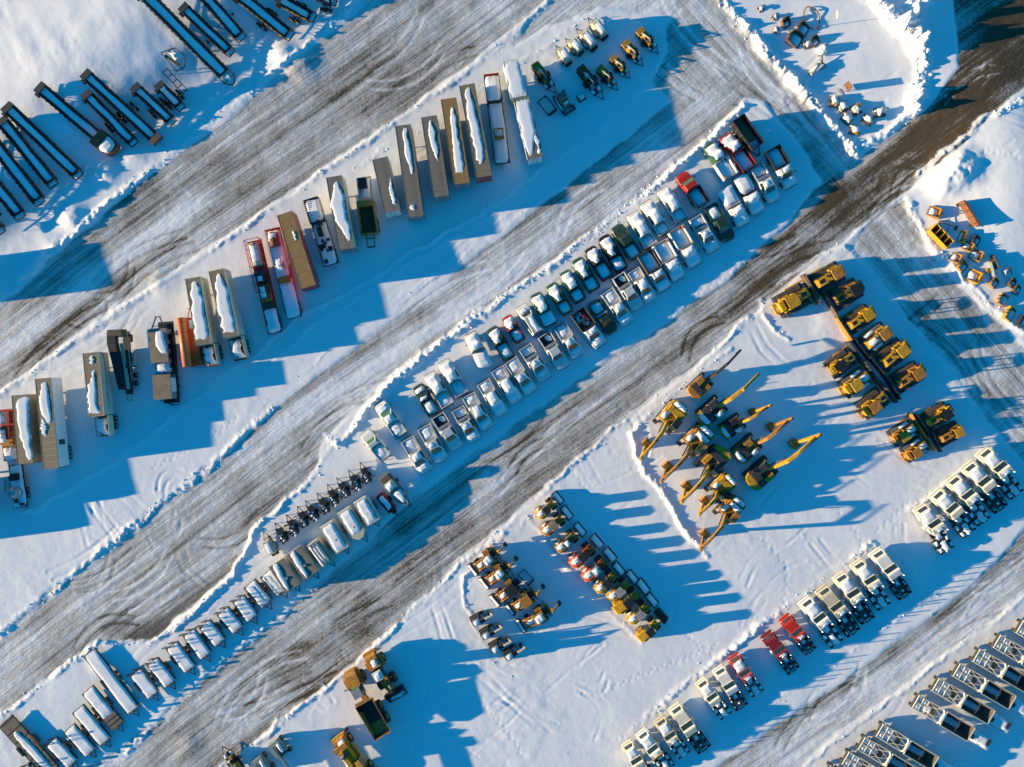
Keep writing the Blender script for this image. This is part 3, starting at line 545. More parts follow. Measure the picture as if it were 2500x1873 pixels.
# ---------------------------------------------------------------- highway tractors
def k_tractor(K, hood_snow=True, roof='ribs', deck='black', board=None, v=0):
    L = 9.0; xf, xr = 4.5, -4.5
    K.part('bumper', MB().slab([(xf - .25, -1.2), (xf, -1.0), (xf, 1.0), (xf - .25, 1.2)], .4, .8), 'PAINT')
    h = K.part('hood', MB().prism([(1.75, .8), (1.75, 2.1), (3.35, 1.95), (3.62, 1.86), (4.2, 1.12), (4.28, .8)], -.95, .95), 'PAINT')
    K.part('grille', MB().plate([(4.16, -.72, 1.19), (4.16, .72, 1.19), (3.78, .68, 1.67), (3.78, -.68, 1.67)], .03), 'black', par=h)
    for i in range(4): K.part('grille_bar', MB().beam((4.18, -.45 + i * .3, 1.2), (3.81, -.42 + i * .28, 1.69), .05), 'chrome', par=h)
    for s in (-1, 1):
        K.part('fender', MB().prism([(2.35, .75), (2.55, 1.28), (3.0, 1.5), (3.7, 1.5), (4.1, 1.2), (4.22, .75)], s * .84, s * 1.22), 'PAINT', par=h); K.part('headlight', MB().box((4.21, s * 1.02, .95), (.06, .3, .22)), 'lampclear', par=h)
    c = K.part('cab', MB().prism([(-.05, .9), (-.05, 2.9), (.85, 2.98), (1.72, 2.14), (1.80, 2.1), (1.80, .9)], -1.08, 1.08), 'PAINT')
    K.part('windshield', MB().plate([(1.68, -1.0, 2.19), (1.68, 1.0, 2.19), (1.12, .98, 2.73), (1.12, -.98, 2.73)], .03), 'glass', par=c)
    for s in (-1, 1):
        K.part('side_window', MB().box((.7, s * 1.085, 2.05), (.9, .02, .6)), 'glass', par=c); K.part('mirror', MB().box((1.45, s * 1.4, 1.9), (.14, .22, .6)), 'chrome', par=c)
        K.part('exhaust_stack', MB().cyl((-.25, s * 1.0, .9), (-.25, s * 1.0, 3.5), .09, n=8), 'chrome'); K.part('fuel_tank', MB().cyl((-.15, s * 1.02, .68), (1.35, s * 1.02, .68), .33), 'alu')
        K.part('frame_rail', MB().box((-1.4, s * .43, .82), (6.2, .1, .26)), 'black')
        K.part('mudflap', MB().box((xr + .2, s * .95, .45), (.05, .6, .7)), 'black')
    if roof == 'ribs':
        for i in range(7): K.part('roof_rib', MB().box((.38, -.84 + i * .28, 2.93), (.8, .07, .06)), 'PAINT', par=c)
    else: K.part('snow_cover', MB().snow([(.78, .3, .5, 2.96), (.4, -.1, .6, 2.93), (.05, -.2, .5, 2.9)], .10, 31, jit=.14), 'snow_pad')
    if hood_snow: K.part('snow_cover', MB().snow([(3.62, 0, .84, 1.87), (3.2, 0, .93, 1.96), (1.8, 0, .95, 2.1)], .16, 32 + v * 3, jit=.09, flat=8), 'snow_pad')
    for x in (-.6, -1.7, -2.6, -3.9, -4.4): K.part('cross_member', MB().box((x, 0, .88), (.14, .78, .15)), 'black')
    K.part('fifth_wheel', MB().slab([(-3.55, -.45), (-3.75, -.15), (-3.75, .15), (-3.55, .45), (-2.7, .5), (-2.5, .3), (-2.5, -.3), (-2.7, -.5)], 1.16, 1.26), 'steel')
    K.part('deck_plate', MB().box((-.95, 0, 1.09), (.9, .9, .04)), 'grey')
    wheels(K, [(3.3, s * 1.0, .52) for s in (-1, 1)], .52, .32, rim='alu'); wheels(K, [(x, s * .95, .52) for x in (-2.35, -3.65) for s in (-1, 1)], .52, .6, rim='alu')
    for s in (-1, 1):
        K.part('battery_box', MB().box((-.9, s * .85, .62), (.8, .5, .5)), 'black'); K.part('rear_fender', MB().box((-3.0, s * .95, 1.06), (.5, .62, .04)), 'black'); K.part('air_tank', MB().cyl((-1.4, s * .75, .72), (-1.9, s * .75, .72), .16, n=8), 'black')
    rs = random.Random(v)
    if deck == 'snow':
        K.part('deck_snow', MB().snow([(-.35, 0, .42), (-1.1, .05, .5), (-1.9, 0, .42)], .18, 33 + v * 3, 1.08, jit=.15), 'snow_pad'); K.part('deck_snow', MB().snow([(-2.4, 0, .4), (-3.2, .05, .46), (-4.3, 0, .42)], .2, 34 + v * 3, 1.26, jit=.12), 'snow_pad')
        for s in (-1, 1):
            for x in (-2.35, -3.65): K.part('wheel_snow', MB().snow([(x + .42, s * .95, .26), (x - .42, s * .95, .26)], .14, 35 + v, 1.03, ny=4, jit=.06), 'snow_pad')
    else:
        for s in (-1, 1):
            for x in (-2.35, -3.65): K.part('wheel_snow', MB().snow([(x + .3, s * (.85 + .2 * rs.random()), .10), (x - .3, s * .95, .08)], .06, 36 + v, 1.02, ny=4, jit=.04), 'snow_pad')
        K.part('deck_snow', MB().snow([(-1.35, 0, .3), (-2.2, 0, .34)], .1, 37 + v, 1.03, ny=4, jit=.06), 'snow_pad'); K.part('deck_snow', MB().snow([(-3.0, 0, .22), (-3.4, 0, .2)], .06, 38 + v, 1.26, ny=4, jit=.05), 'snow_pad')
    if board: K.part('headboard', MB().box((-.62, 0, 1.2), (.16, 2.3, 1.1)), board)
    if board == 'yellow': K.part('light_bar', MB().box((.1, 0, 3.02), (.2, 1.9, .12)), board)
# ---------------------------------------------------------------- crawler machines
def track(x0, x1, h, y0, y1, pitch=.32):
    m = MB(); r = h / 2; pr = []
    for i in range(7): a = -math.pi / 2 - math.pi * i / 6; pr.append((x0 + r + r * math.cos(a), r + r * math.sin(a)))
    for i in range(7): a = math.pi / 2 - math.pi * i / 6; pr.append((x1 - r + r * math.cos(a), r + r * math.sin(a)))
    m.prism(pr, y0, y1); n = int((x1 - x0 - h) / pitch)
    for i in range(n + 1): m.box((x0 + r + (x1 - x0 - h) * i / n, (y0 + y1) / 2, h - .005), (pitch * .35, y1 - y0 + .03, .055))
    for i in range(3):
        a = R(20 + 30 * i)
        for sx, c in ((1, x1 - r), (-1, x0 + r)): m.box((c + sx * r * math.cos(a) * 1.0, (y0 + y1) / 2, r + r * math.sin(a) - .03), (.12, y1 - y0 + .02, .08))
    return m
def pads(x0, x1, h, y0, y1, n=15):
    m = MB()
    for i in range(n): m.box((x0 + (x1 - x0) * i / (n - 1), (y0 + y1) / 2, h), ((x1 - x0) / n * .62, y1 - y0, .05)); m.box((x0 + (x1 - x0) * i / (n - 1), (y0 + y1) / 2, h + .045), (.05, y1 - y0, .06))
    return m
def k_dozer(K, blade='brownsteel', cab='glass', ripper=True, snow=0, big=0):
    for s in (-1, 1):
        ya, yb = (.80, 1.46) if s > 0 else (-1.46, -.80); ti = K.part('track', track(-2.35, 2.05, 1.1, ya, yb), 'steel'); K.part('track_pads', pads(-1.75, 1.5, 1.11, ya - .01, yb + .01), 'wood' if not snow else 'grey', par=ti)
    K.part('chassis', MB().box((-.1, 0, .5), (4.2, 1.5, .6)), 'yellow2')
    hd = K.part('hood', MB().prism([(-.15, 1.05), (-.15, 2.0), (1.8, 1.9), (2.15, 1.7), (2.2, .8), (.2, .8)], -.56, .56), 'PAINT')
    [K.part('engine_side', MB().box((1.0, s * .562, 1.1), (1.7, .03, .6)), 'black', par=hd) for s in (-1, 1)]; K.part('hood_vent', MB().box((1.25, 0, 1.93), (.8, .5, .03)), 'black', par=hd); K.part('radiator_grille', MB().box((2.215, 0, .95), (.03, .9, .65)), 'steel', par=hd); K.part('exhaust_stack', MB().cyl((.75, .3, 1.9), (.75, .3, 2.75), .09, n=8), 'steel', par=hd); K.part('air_cleaner', MB().cyl((.4, -.28, 1.9), (.4, -.28, 2.35), .16, n=10), 'steel', par=hd)
    for s in (-1, 1): K.part('fender', MB().box((-1.15, s * .78, 1.25), (1.5, .34, .35), (.9, .9)), 'PAINT')
    K.part('fuel_tank', MB().box((-1.95, 0, 1.0), (.75, 1.35, 1.0), (.85, .9)), 'PAINT')
    if cab == 'glass':
        c = K.part('cab', MB().box((-.85, 0, 1.45), (1.5, 1.55, 1.45), (.86, .86)), 'glass')
        for x in (-1.52, -.18):
            for s in (-1, 1): K.part('roof_post', MB().beam((x, s * .74, 1.4), (x + (.1 if x < -1 else -.1), s * .66, 2.95), .09), 'PAINT', par=c)
        K.part('roof', MB().slab([(-1.7, -.8), (-.1, -.8), (.02, -.6), (.02, .6), (-.1, .8), (-1.7, .8)], 2.92, 3.06, .95), 'PAINT2', par=c)
    else:
        for x in (-1.5, -.25):
            for s in (-1, 1): K.part('roof_post', MB().beam((x, s * .75, 1.4), (x, s * .75, 2.85), .12), 'PAINT')
        c = K.part('roof', MB().slab([(-1.65, -.8), (-.15, -.8), (-.02, -.6), (-.02, .6), (-.15, .8), (-1.65, .8)], 2.85, 2.97), 'PAINT2'); K.part('seat', MB().box((-.95, 0, 1.4), (.6, .6, .7)), 'black')
    if snow: K.part('snow_cover', MB().snow([(1.8, 0, .44, 1.9), (0, .0, .5, 2.0)], .14, 41), 'snow_pad'); [K.part('track_snow', MB().snow([(1.6, s * 1.08, .27), (-.4, s * 1.08, .27)], .16, 42, 1.17, ny=4), 'snow_pad') for s in (-1, 1)]
    if snow > 1: K.part('snow_cover', MB().snow([(-.1, 0, .6), (-1.6, 0, .6)], .14, 43, 3.06), 'snow_pad')
    y = 2.0
    K.part('blade', MB().prism([(2.95, .05), (2.78, .45), (2.74, .85), (2.86, 1.3), (3.02, 1.5), (2.94, 1.52), (2.74, 1.35), (2.62, .85), (2.66, .4), (2.8, .05)], -y, y), blade)
    for s in (-1, 1): K.part('blade_end', MB().box((2.86, s * (y + .03), .05), (.34, .06, 1.4)), blade); K.part('push_arm', MB().beam((-.2, s * 1.52, .5), (2.68, s * 1.52, .5), .2, .26), 'PAINT'); K.part('lift_cylinder', MB().cyl((1.7, s * .66, 1.7), (2.65, s * .8, .8), .07, n=8), 'steel')
    if ripper: K.part('ripper', MB().box((-2.75, 0, .75), (.3, 1.5, .35)).beam((-2.3, .5, .8), (-2.7, .5, .85), .14).beam((-2.3, -.5, .8), (-2.7, -.5, .85), .14).box((-2.85, .5, .15), (.14, .1, .7)).box((-2.85, -.5, .15), (.14, .1, .7)), 'PAINT2')
def boomp(pts, w):
    """box-section arm with varying depth along pts [(x, z, depth)]"""
    up = []; dn = []
    for i, (x, z, dp) in enumerate(pts):
        a = pts[max(0, i - 1)]; b = pts[min(len(pts) - 1, i + 1)]; dx, dz = b[0] - a[0], b[1] - a[1]; l = math.hypot(dx, dz); up.append((x - dz / l * dp / 2, z + dx / l * dp / 2)); dn.append((x + dz / l * dp / 2, z - dx / l * dp / 2))
    m = MB()
    for i in range(len(pts) - 1): m.prism([dn[i], dn[i + 1], up[i + 1], up[i]], -w / 2, w / 2)
    return m
def k_excavator(K, reach=7.6, top=5.0, snow=0, arm='tuck', dark=0, cw='PAINT'):
    for s in (-1, 1): K.part('track', track(-2.15, 2.15, .95, s * .85 if s > 0 else -1.5, 1.5 if s > 0 else -.85, .26), 'steel')
    K.part('undercarriage', MB().box((0, 0, .4), (2.4, 1.9, .45)).cyl((0, 0, .8), (0, 0, 1.1), .75), 'steel')
    K.part('house', MB().slab([(-1.5, -1.42), (1.25, -1.42), (1.25, .2), (1.0, 1.42), (-1.5, 1.42)], 1.1, 1.75, .99), 'PAINT2' if dark else 'PAINT')
    K.part('counterweight', MB().slab([(-1.5, -1.44), (-1.5, 1.44), (-2.25, 1.25), (-2.55, .7), (-2.62, 0), (-2.55, -.7), (-2.25, -1.25)], 1.0, 2.1, .96), cw)
    K.part('engine_cover', MB().box((-.95, .0, 1.76), (1.1, 2.5, .45), (.9, .93)), 'PAINT' if not dark else 'steel'); K.part('side_cover', MB().box((.35, -.98, 1.76), (1.6, .75, .3), (.95, .9)), 'PAINT')
    K.part('exhaust_stack', MB().cyl((-1.1, -.7, 2.2), (-1.1, -.7, 2.7), .07, n=8), 'steel')
    c = K.part('cab', MB().prism([(-.35, 1.4), (-.35, 2.95), (.9, 3.0), (1.35, 2.5), (1.5, 1.8), (1.4, 1.4)], .42, 1.38), 'glass')
    K.part('cab_roof', MB().slab([(-.4, .40), (.95, .40), (.95, 1.40), (-.4, 1.40)], 2.98, 3.06, .96), 'PAINT2', par=c)
    for s in (.44, 1.36): K.part('cab_post', MB().path([(-.33, s, 1.4), (-.33, s, 2.96), (.92, s, 3.0), (1.45, s, 2.3), (1.45, s, 1.4)], .08), 'PAINT', par=c)
    if arm == 'tuck':
        b = K.part('boom', boomp([(.95, 1.75, .45), (reach * .40, top * .93, .72), (reach * .62, top, .6), (reach, top * .92, .36)], .38), 'PAINT')
        for s in (-1, 1): K.part('boom_cylinder', MB().cyl((1.35, s * .32, 1.6), (reach * .42, s * .32, top * .82), .09, n=8), 'steel', par=b)
        K.part('stick_cylinder', MB().cyl((reach * .55, 0, top + .55), (reach + .4, 0, top + .35), .09, n=8), 'steel', par=b)
        K.part('stick', boomp([(reach + .45, top + .3, .35), (reach, top * .9, .6), (reach - 1.1, top * .45, .4), (reach - 1.6, 1.25, .3)], .36), 'PAINT')
        K.part('bucket', MB().prism([(reach - 1.5, 1.3), (reach - 2.3, 1.2), (reach - 2.75, .7), (reach - 2.6, .2), (reach - 2.0, .03), (reach - 1.55, .2), (reach - 1.5, .3), (reach - 2.0, .16), (reach - 2.45, .35), (reach - 2.55, .75), (reach - 2.2, 1.08), (reach - 1.6, 1.16)], -.62, .62).box((reach - 2.1, .62, .15), (.9, .05, 1.0)).box((reach - 2.1, -.62, .15), (.9, .05, 1.0)), 'yellow2')
    else:
        m2 = 'steel' if arm == 'darkout' else 'PAINT'
        b = K.part('boom', boomp([(.95, 1.75, .45), (reach * .34, top * .85, .85), (reach * .62, top, .45)], .46), m2)
        for s in (-1, 1): K.part('boom_cylinder', MB().cyl((1.35, s * .32, 1.6), (reach * .36, s * .32, top * .74), .09, n=8), 'steel', par=b)
        K.part('stick', boomp([(reach * .56, top + .5, .3), (reach * .64, top, .55), (reach, top * .75, .25)], .34), m2)
        K.part('linkage', MB().beam((reach * .98, 0, top * .7), (reach * .92, 0, top * .5), .25, .3), 'steel')
    if snow:
        K.part('snow_cover', MB().snow([(-1.55, 0, 1.1, 2.1), (-2.4, 0, .9, 2.1)], .22, 51), 'snow_pad'); K.part('snow_cover', MB().snow([(1.0, -.98, .32), (-.3, -.98, .34)], .16, 52, 2.06, ny=4), 'snow_pad')
        K.part('track_snow', MB().snow([(1.6, -1.18, .28), (-1.6, -1.18, .28)], .14, 53, .97, ny=4), 'snow_pad')
    if snow > 1: K.part('snow_cover', MB().snow([(-.45, .1, 1.0, 2.2), (-1.35, .1, 1.0, 2.2)], .18, 54), 'snow_pad')
def k_mini(K):
    for s in (-1, 1): K.part('track', track(-1.0, 1.0, .5, s * .45 if s > 0 else -.8, .8 if s > 0 else -.45, .2), 'rubber')
    K.part('house', MB().slab([(-.95, -.5), (-.7, -.75), (.6, -.75), (.6, .75), (-.7, .75), (-.95, .5)], .6, 1.2, .95), 'PAINT')
    c = K.part('cab', MB().box((.0, .1, 1.2), (1.1, 1.0, 1.1), (.9, .88)), 'glass'); K.part('cab_roof', MB().box((0, .1, 2.3), (1.1, 1.0, .08)), 'grey', par=c)
    K.part('snow_cover', MB().snow([(.45, .1, .4), (-.45, .1, .4)], .12, 55, 2.38, ny=4), 'snow_pad')
    K.part('boom', boomp([(.8, .9, .25), (1.5, 2.3, .3), (2.6, 2.4, .2)], .2), 'hazel'); K.part('stick', boomp([(2.7, 2.5, .15), (2.5, 2.2, .22), (2.1, .7, .15)], .16), 'hazel'); K.part('bucket', MB().prism([(2.2, .7), (1.7, .6), (1.6, .2), (1.9, .05), (2.2, .2)], -.3, .3), 'steel'); K.part('blade', MB().box((1.25, 0, .1), (.08, 1.5, .35)), 'steel')
# ---------------------------------------------------------------- wheeled machines
def k_loader(K, roof='grey', snow=1, bucket='snow'):
    """compact wheel loader, bucket forward"""
    K.part('rear_body', MB().prism([(-2.7, .6), (-2.75, 1.1), (-2.5, 1.7), (-1.0, 1.85), (-.9, .6)], -.62, .62), 'PAINT')
    for s in (-1, 1): K.part('fender', MB().prism([(-2.3, 1.0), (-2.1, 1.35), (-1.1, 1.35), (-.9, 1.0), (-1.0, .95), (-2.2, .95)], s * .62, s * 1.05), 'PAINT')
    c = K.part('cab', MB().box((-.3, 0, 1.1), (1.3, 1.25, 1.6), (.85, .9)), 'glass')
    K.part('cab_roof', MB().slab([(-.95, -.62), (.3, -.62), (.4, -.4), (.4, .4), (.3, .62), (-.95, .62)], 2.7, 2.82, .94), roof, par=c)
    for x in (-.85, .25):
        for s in (-1, 1): K.part('cab_post', MB().beam((x, s * .6, 1.1), (x, s * .55, 2.7), .07), 'PAINT', par=c)
    K.part('front_frame', MB().box((1.0, 0, .6), (1.1, .8, .7)), 'PAINT')
    for s in (-1, 1):
        K.part('lift_arm', MB().path([(.7, s * .5, 1.55), (1.5, s * .5, 1.2), (2.2, s * .5, .55)], .14, .22), 'PAINT'); K.part('lift_cylinder', MB().cyl((.9, s * .3, .9), (1.8, s * .35, 1.0), .06, n=8), 'steel')
    wheels(K, [(x, s * .85, .6) for x in (-1.6, 1.0) for s in (-1, 1)], .6, .42, rim='yellow2')
    b = MB().prism([(2.2, .05), (2.15, .9), (2.3, 1.0), (2.3, .17), (3.3, .12), (3.3, .05)], -1.12, 1.12)
    for s in (-1, 1): b.prism([(2.2, .05), (2.2, .95), (2.45, .95), (3.3, .3), (3.3, .05)], s * 1.09, s * 1.13)
    K.part('bucket', b, 'steel' if bucket != 'orange' else 'orange')
    K.part('bucket_edge', MB().box((3.42, 0, .04), (.16, 2.2, .05)), 'brownsteel' if bucket != 'orange' else 'red')
    if bucket in ('snow', 'orange'): K.part('bucket_snow', MB().snow([(3.25, 0, 1.02, .25), (2.8, 0, 1.05, .5), (2.35, 0, 1.0, .75)], .2, 61, jit=.04), 'snow_pad')
    else: K.part('bucket_lining', MB().box((2.75, 0, .17), (.85, 2.1, .03)), 'rust')
    if snow: K.part('snow_cover', MB().snow([(-1.05, 0, .48, 1.85), (-1.9, .1, .42, 1.78), (-2.4, .1, .3, 1.72)], .14, 62, jit=.12), 'snow_pad'); K.part('fender_snow', MB().snow([(-1.15, .82, .2), (-2.05, .82, .2)], .12, 63, 1.36, ny=4), 'snow_pad')
    if snow > 1: K.part('snow_cover', MB().snow([(.25, 0, .5), (-.8, 0, .52)], .12, 64, 2.82, ny=4), 'snow_pad')
def k_backhoe(K, roof='PAINT', snow=1, hoe=1):
    K.part('hood', MB().prism([(.6, .7), (.6, 1.55), (2.1, 1.45), (2.25, 1.2), (2.25, .7)], -.45, .45), 'PAINT')
    K.part('chassis', MB().box((0, 0, .55), (4.0, .9, .35)), 'steel')
    c = K.part('cab', MB().box((-.25, 0, 1.0), (1.6, 1.5, 1.7), (.9, .92)), 'glass'); K.part('cab_roof', MB().slab([(-1.2, -.8), (.6, -.8), (.7, -.6), (.7, .6), (.6, .8), (-1.2, .8)], 2.7, 2.82, .95), roof, par=c)
    for x in (-.95, .45):
        for s in (-1, 1): K.part('cab_post', MB().beam((x, s * .74, 1.0), (x, s * .68, 2.7), .08), 'PAINT', par=c)
    for s in (-1, 1):
        K.part('fender', MB().box((-.6, s * 1.0, 1.35), (1.2, .45, .1)), 'PAINT'); K.part('loader_arm', MB().path([(.3, s * .62, 1.7), (1.9, s * .62, 1.35), (2.9, s * .62, .5)], .14, .22), 'PAINT'); K.part('stabilizer', MB().beam((-1.7, s * .6, .9), (-1.85, s * 1.35, .15), .14), 'PAINT2')
    wheels(K, [(-.6, s * 1.0, .72) for s in (-1, 1)], .72, .45, rim='yellow2'); wheels(K, [(1.8, s * .85, .48) for s in (-1, 1)], .48, .3, rim='yellow2')
    b = MB().prism([(2.95, .05), (2.9, .85), (3.05, .95), (3.05, .17), (3.8, .12), (3.8, .05)], -1.1, 1.1)
    for s in (-1, 1): b.prism([(2.95, .05), (2.95, .9), (3.2, .9), (3.8, .25), (3.8, .05)], s * 1.07, s * 1.11)
    K.part('bucket', b, 'steel')
    if snow: K.part('snow_cover', MB().snow([(.75, 0, .36, 1.55), (2.0, 0, .34, 1.46)], .14, 65, jit=.07), 'snow_pad'); K.part('bucket_snow', MB().snow([(3.7, 0, .95, .2), (3.1, 0, .95, .5)], .15, 66), 'snow_pad')
    if snow > 1: K.part('snow_cover', MB().snow([(.5, .05, .55), (-.3, 0, .6), (-1.0, -.05, .5)], .16, 67, 2.82), 'snow_pad')
    if hoe:
        K.part('swing_frame', MB().box((-2.0, 0, .4), (.4, 1.6, .6)), 'PAINT2'); K.part('hoe_boom', boomp([(-2.1, .9, .3), (-2.6, 2.2, .38), (-2.75, 3.1, .25)], .26), 'PAINT'); K.part('dipper', boomp([(-2.6, 3.3, .2), (-2.9, 2.9, .32), (-3.9, 1.5, .2)], .2), 'PAINT2'); K.part('hoe_bucket', MB().prism([(-3.8, 1.6), (-4.3, 1.5), (-4.45, 1.0), (-4.1, .75), (-3.75, .95)], -.32, .32), 'steel')
def k_haul(K):
    """articulated dump truck"""
    K.part('hood', MB().prism([(3.0, 1.1), (2.9, 2.5), (4.6, 2.25), (5.1, 1.9), (5.2, 1.1)], -.95, .95), 'PAINT'); K.part('nose', MB().slab([(4.6, -1.35), (5.25, -.9), (5.25, .9), (4.6, 1.35)], .7, 1.5, .96), 'PAINT')
    for s in (-1, 1): K.part('fender', MB().prism([(2.6, 1.5), (3.0, 1.95), (4.3, 1.9), (4.7, 1.4), (4.5, 1.35), (2.8, 1.4)], s * .95, s * 1.5), 'PAINT')
    c = K.part('cab', MB().box((2.2, 0, 1.6), (1.5, 1.7, 1.75), (.85, .88)), 'glass'); K.part('cab_roof', MB().slab([(1.45, -.8), (2.8, -.75), (2.8, .75), (1.45, .8)], 3.34, 3.46, .95), 'grey', par=c); K.part('windshield', MB().plate([(2.98, -.7, 2.0), (2.98, .7, 2.0), (2.84, .66, 3.25), (2.84, -.66, 3.25)], .03), 'greenglass', par=c)
    for x in (1.5, 2.88):
        for s in (-1, 1): K.part('cab_post', MB().beam((x, s * .82, 1.6), (x, s * .74, 3.36), .1), 'PAINT', par=c)
    K.part('hitch', MB().box((.9, 0, .9), (1.6, .8, .6)), 'PAINT2'); K.part('rear_frame', MB().box((-2.4, 0, .9), (5.0, 1.0, .5)), 'steel')
    z0, z1 = 1.5, 3.0; vs = [(-5.0, -1.2, z0 + .5), (.2, -1.2, z0), (.2, 1.2, z0), (-5.0, 1.2, z0 + .5), (-5.3, -1.5, 2.7), (.4, -1.5, z1), (.4, 1.5, z1), (-5.3, 1.5, 2.7)]
    b = MB()
    for f, dn in (((0, 1, 5, 4), (0, .08, 0)), ((2, 3, 7, 6), (0, -.08, 0)), ((1, 2, 6, 5), (-.08, 0, 0)), ((0, 3, 2, 1), (0, 0, .08)), ((3, 0, 4, 7), (.08, 0, 0))):
        P = [Vector(vs[i]) for i in f]; Q = [p + Vector(dn) for p in P]; b.add(P + Q, [(0, 1, 2, 3), (7, 6, 5, 4), (0, 4, 5, 1), (1, 5, 6, 2), (2, 6, 7, 3), (3, 7, 4, 0)])
    bi = K.part('dump_body', b, 'PAINT'); K.part('body_lining', MB().add([(-4.85, -1.1, 2.06), (.1, -1.1, 1.6), (.1, 1.1, 1.6), (-4.85, 1.1, 2.06), (-5.15, -1.38, 2.62), (.3, -1.38, 2.9), (.3, 1.38, 2.9), (-5.15, 1.38, 2.62)], [(0, 1, 2, 3), (0, 4, 5, 1), (1, 5, 6, 2), (2, 6, 7, 3), (3, 7, 4, 0)]), 'black', par=bi)
    K.part('spill_guard', MB().box((.6, 0, 3.0), (.5, 2.6, .08)), 'PAINT', par=bi)
    wheels(K, [(x, s * 1.25, .9) for x in (3.6, -1.6, -3.5) for s in (-1, 1)], .9, .65, rim='yellow2')
    for s in (-1, 1): K.part('mirror', MB().beam((2.9, s * .8, 2.6), (3.2, s * 1.6, 2.7), .05).box((3.2, s * 1.6, 2.4), (.1, .25, .5)), 'black')
def k_bigloader(K):
    """large wheel loader with a bucket"""
    K.part('engine_hood', MB().prism([(-4.2, 1.0), (-4.3, 1.9), (-3.9, 2.4), (-1.9, 2.6), (-1.8, 1.0)], -.9, .9), 'PAINT')
    for s in (-1, 1): K.part('fender', MB().prism([(-3.6, 1.6), (-3.2, 2.05), (-1.9, 2.05), (-1.5, 1.5), (-1.7, 1.5), (-3.4, 1.5)], s * .9, s * 1.45), 'PAINT')
    K.part('counterweight', MB().box((-4.35, 0, .8), (.5, 2.3, .9)), 'PAINT2')
    c = K.part('cab', MB().box((-.95, 0, 1.7), (1.5, 1.5, 1.8), (.85, .9)), 'glass'); K.part('cab_roof', MB().slab([(-1.7, -.8), (-.25, -.8), (-.1, -.5), (-.1, .5), (-.25, .8), (-1.7, .8)], 3.5, 3.64, .94), 'white', par=c)
    K.part('front_frame', MB().box((.9, 0, .8), (1.6, 1.0, 1.0)), 'PAINT')
    for s in (-1, 1): K.part('lift_arm', MB().path([(.5, s * .55, 2.1), (1.8, s * .55, 1.7), (3.1, s * .55, .8)], .22, .45), 'PAINT')
    K.part('tilt_link', MB().path([(.6, 0, 2.2), (2.0, 0, 2.4), (3.0, 0, 1.3)], .2, .3), 'PAINT2')
    wheels(K, [(x, s * 1.2, .9) for x in (-2.6, 1.1) for s in (-1, 1)], .9, .7, rim='yellow2')
    b = MB().prism([(3.05, .1), (2.95, 1.3), (3.15, 1.6), (3.2, 1.55), (3.1, 1.25), (3.2, .3), (4.7, .16), (4.7, .08)], -1.65, 1.65)
    for s in (-1, 1): b.prism([(3.05, .1), (3.0, 1.5), (3.4, 1.5), (4.7, .4), (4.7, .08)], s * 1.6, s * 1.66)
    bi = K.part('bucket', b, 'black')
    for i in range(7): K.part('bucket_tooth', MB().box((4.82, -1.5 + i * .5, .08), (.3, .14, .08)), 'steel', par=bi)
    K.part('bucket_snow', MB().snow([(4.6, 0, 1.5, .17), (4.0, 0, 1.5, .22)], .1, 71, jit=.1), 'snow_pad'); K.part('snow_cover', MB().snow([(-2.1, .2, .5, 2.58), (-3.4, .2, .5, 2.46)], .15, 72), 'snow_pad'); K.part('snow_cover', MB().snow([(-.3, 0, .55), (-1.5, 0, .6)], .14, 73, 3.64), 'snow_pad')
def k_crane(K):
    """rough-terrain crane, boom stowed over the front"""
    K.part('carrier', MB().slab([(-4.4, -1.3), (3.8, -1.3), (4.3, -.9), (4.3, .9), (3.8, 1.3), (-4.4, 1.3)], .9, 1.5), 'PAINT')
    for x in (-4.2, 3.9):
        for s in (-1, 1): K.part('outrigger', MB().box((x, s * 1.0, .6), (.35, 1.2, .4)).box((x, s * 1.5, .1), (.5, .4, .5)), 'steel')
    K.part('superstructure', MB().box((-.6, -.2, 1.6), (4.2, 2.0, .9), (.95, .9)), 'PAINT'); K.part('engine_cover', MB().box((-3.2, .3, 1.5), (1.8, 1.8, .9), (.9, .9)), 'PAINT2'); K.part('counterweight', MB().box((-2.8, -.1, 2.4), (.9, 2.3, .6)), 'PAINT2')
    c = K.part('cab', MB().box((.9, .85, 1.6), (1.6, .9, 1.6), (.85, .9)), 'glass'); K.part('cab_roof', MB().box((.9, .85, 3.2), (1.4, .86, .08)), 'PAINT', par=c)
    K.part('boom', MB().beam((-2.4, -.35, 2.9), (6.2, -.35, 2.5), .62, .75), 'PAINT'); K.part('boom_section', MB().beam((6.2, -.35, 2.5), (6.9, -.35, 2.47), .5, .6), 'PAINT2'); K.part('boom_head', MB().box((7.1, -.35, 2.1), (.4, .6, .8)), 'steel'); K.part('winch', MB().cyl((-1.6, -.7, 3.1), (-1.6, .3, 3.1), .35), 'steel')
    wheels(K, [(x, s * 1.2, .8) for x in (-2.9, 2.5) for s in (-1, 1)], .8, .6, rim='yellow'); K.part('snow_cover', MB().snow([(-2.4, .4, .6, 2.4), (-3.9, .4, .6, 2.4)], .12, 74), 'snow_pad'); K.part('snow_cover', MB().snow([(1.5, -.9, .25), (-1.5, -.9, .25)], .12, 75, 2.52, ny=4), 'snow_pad')
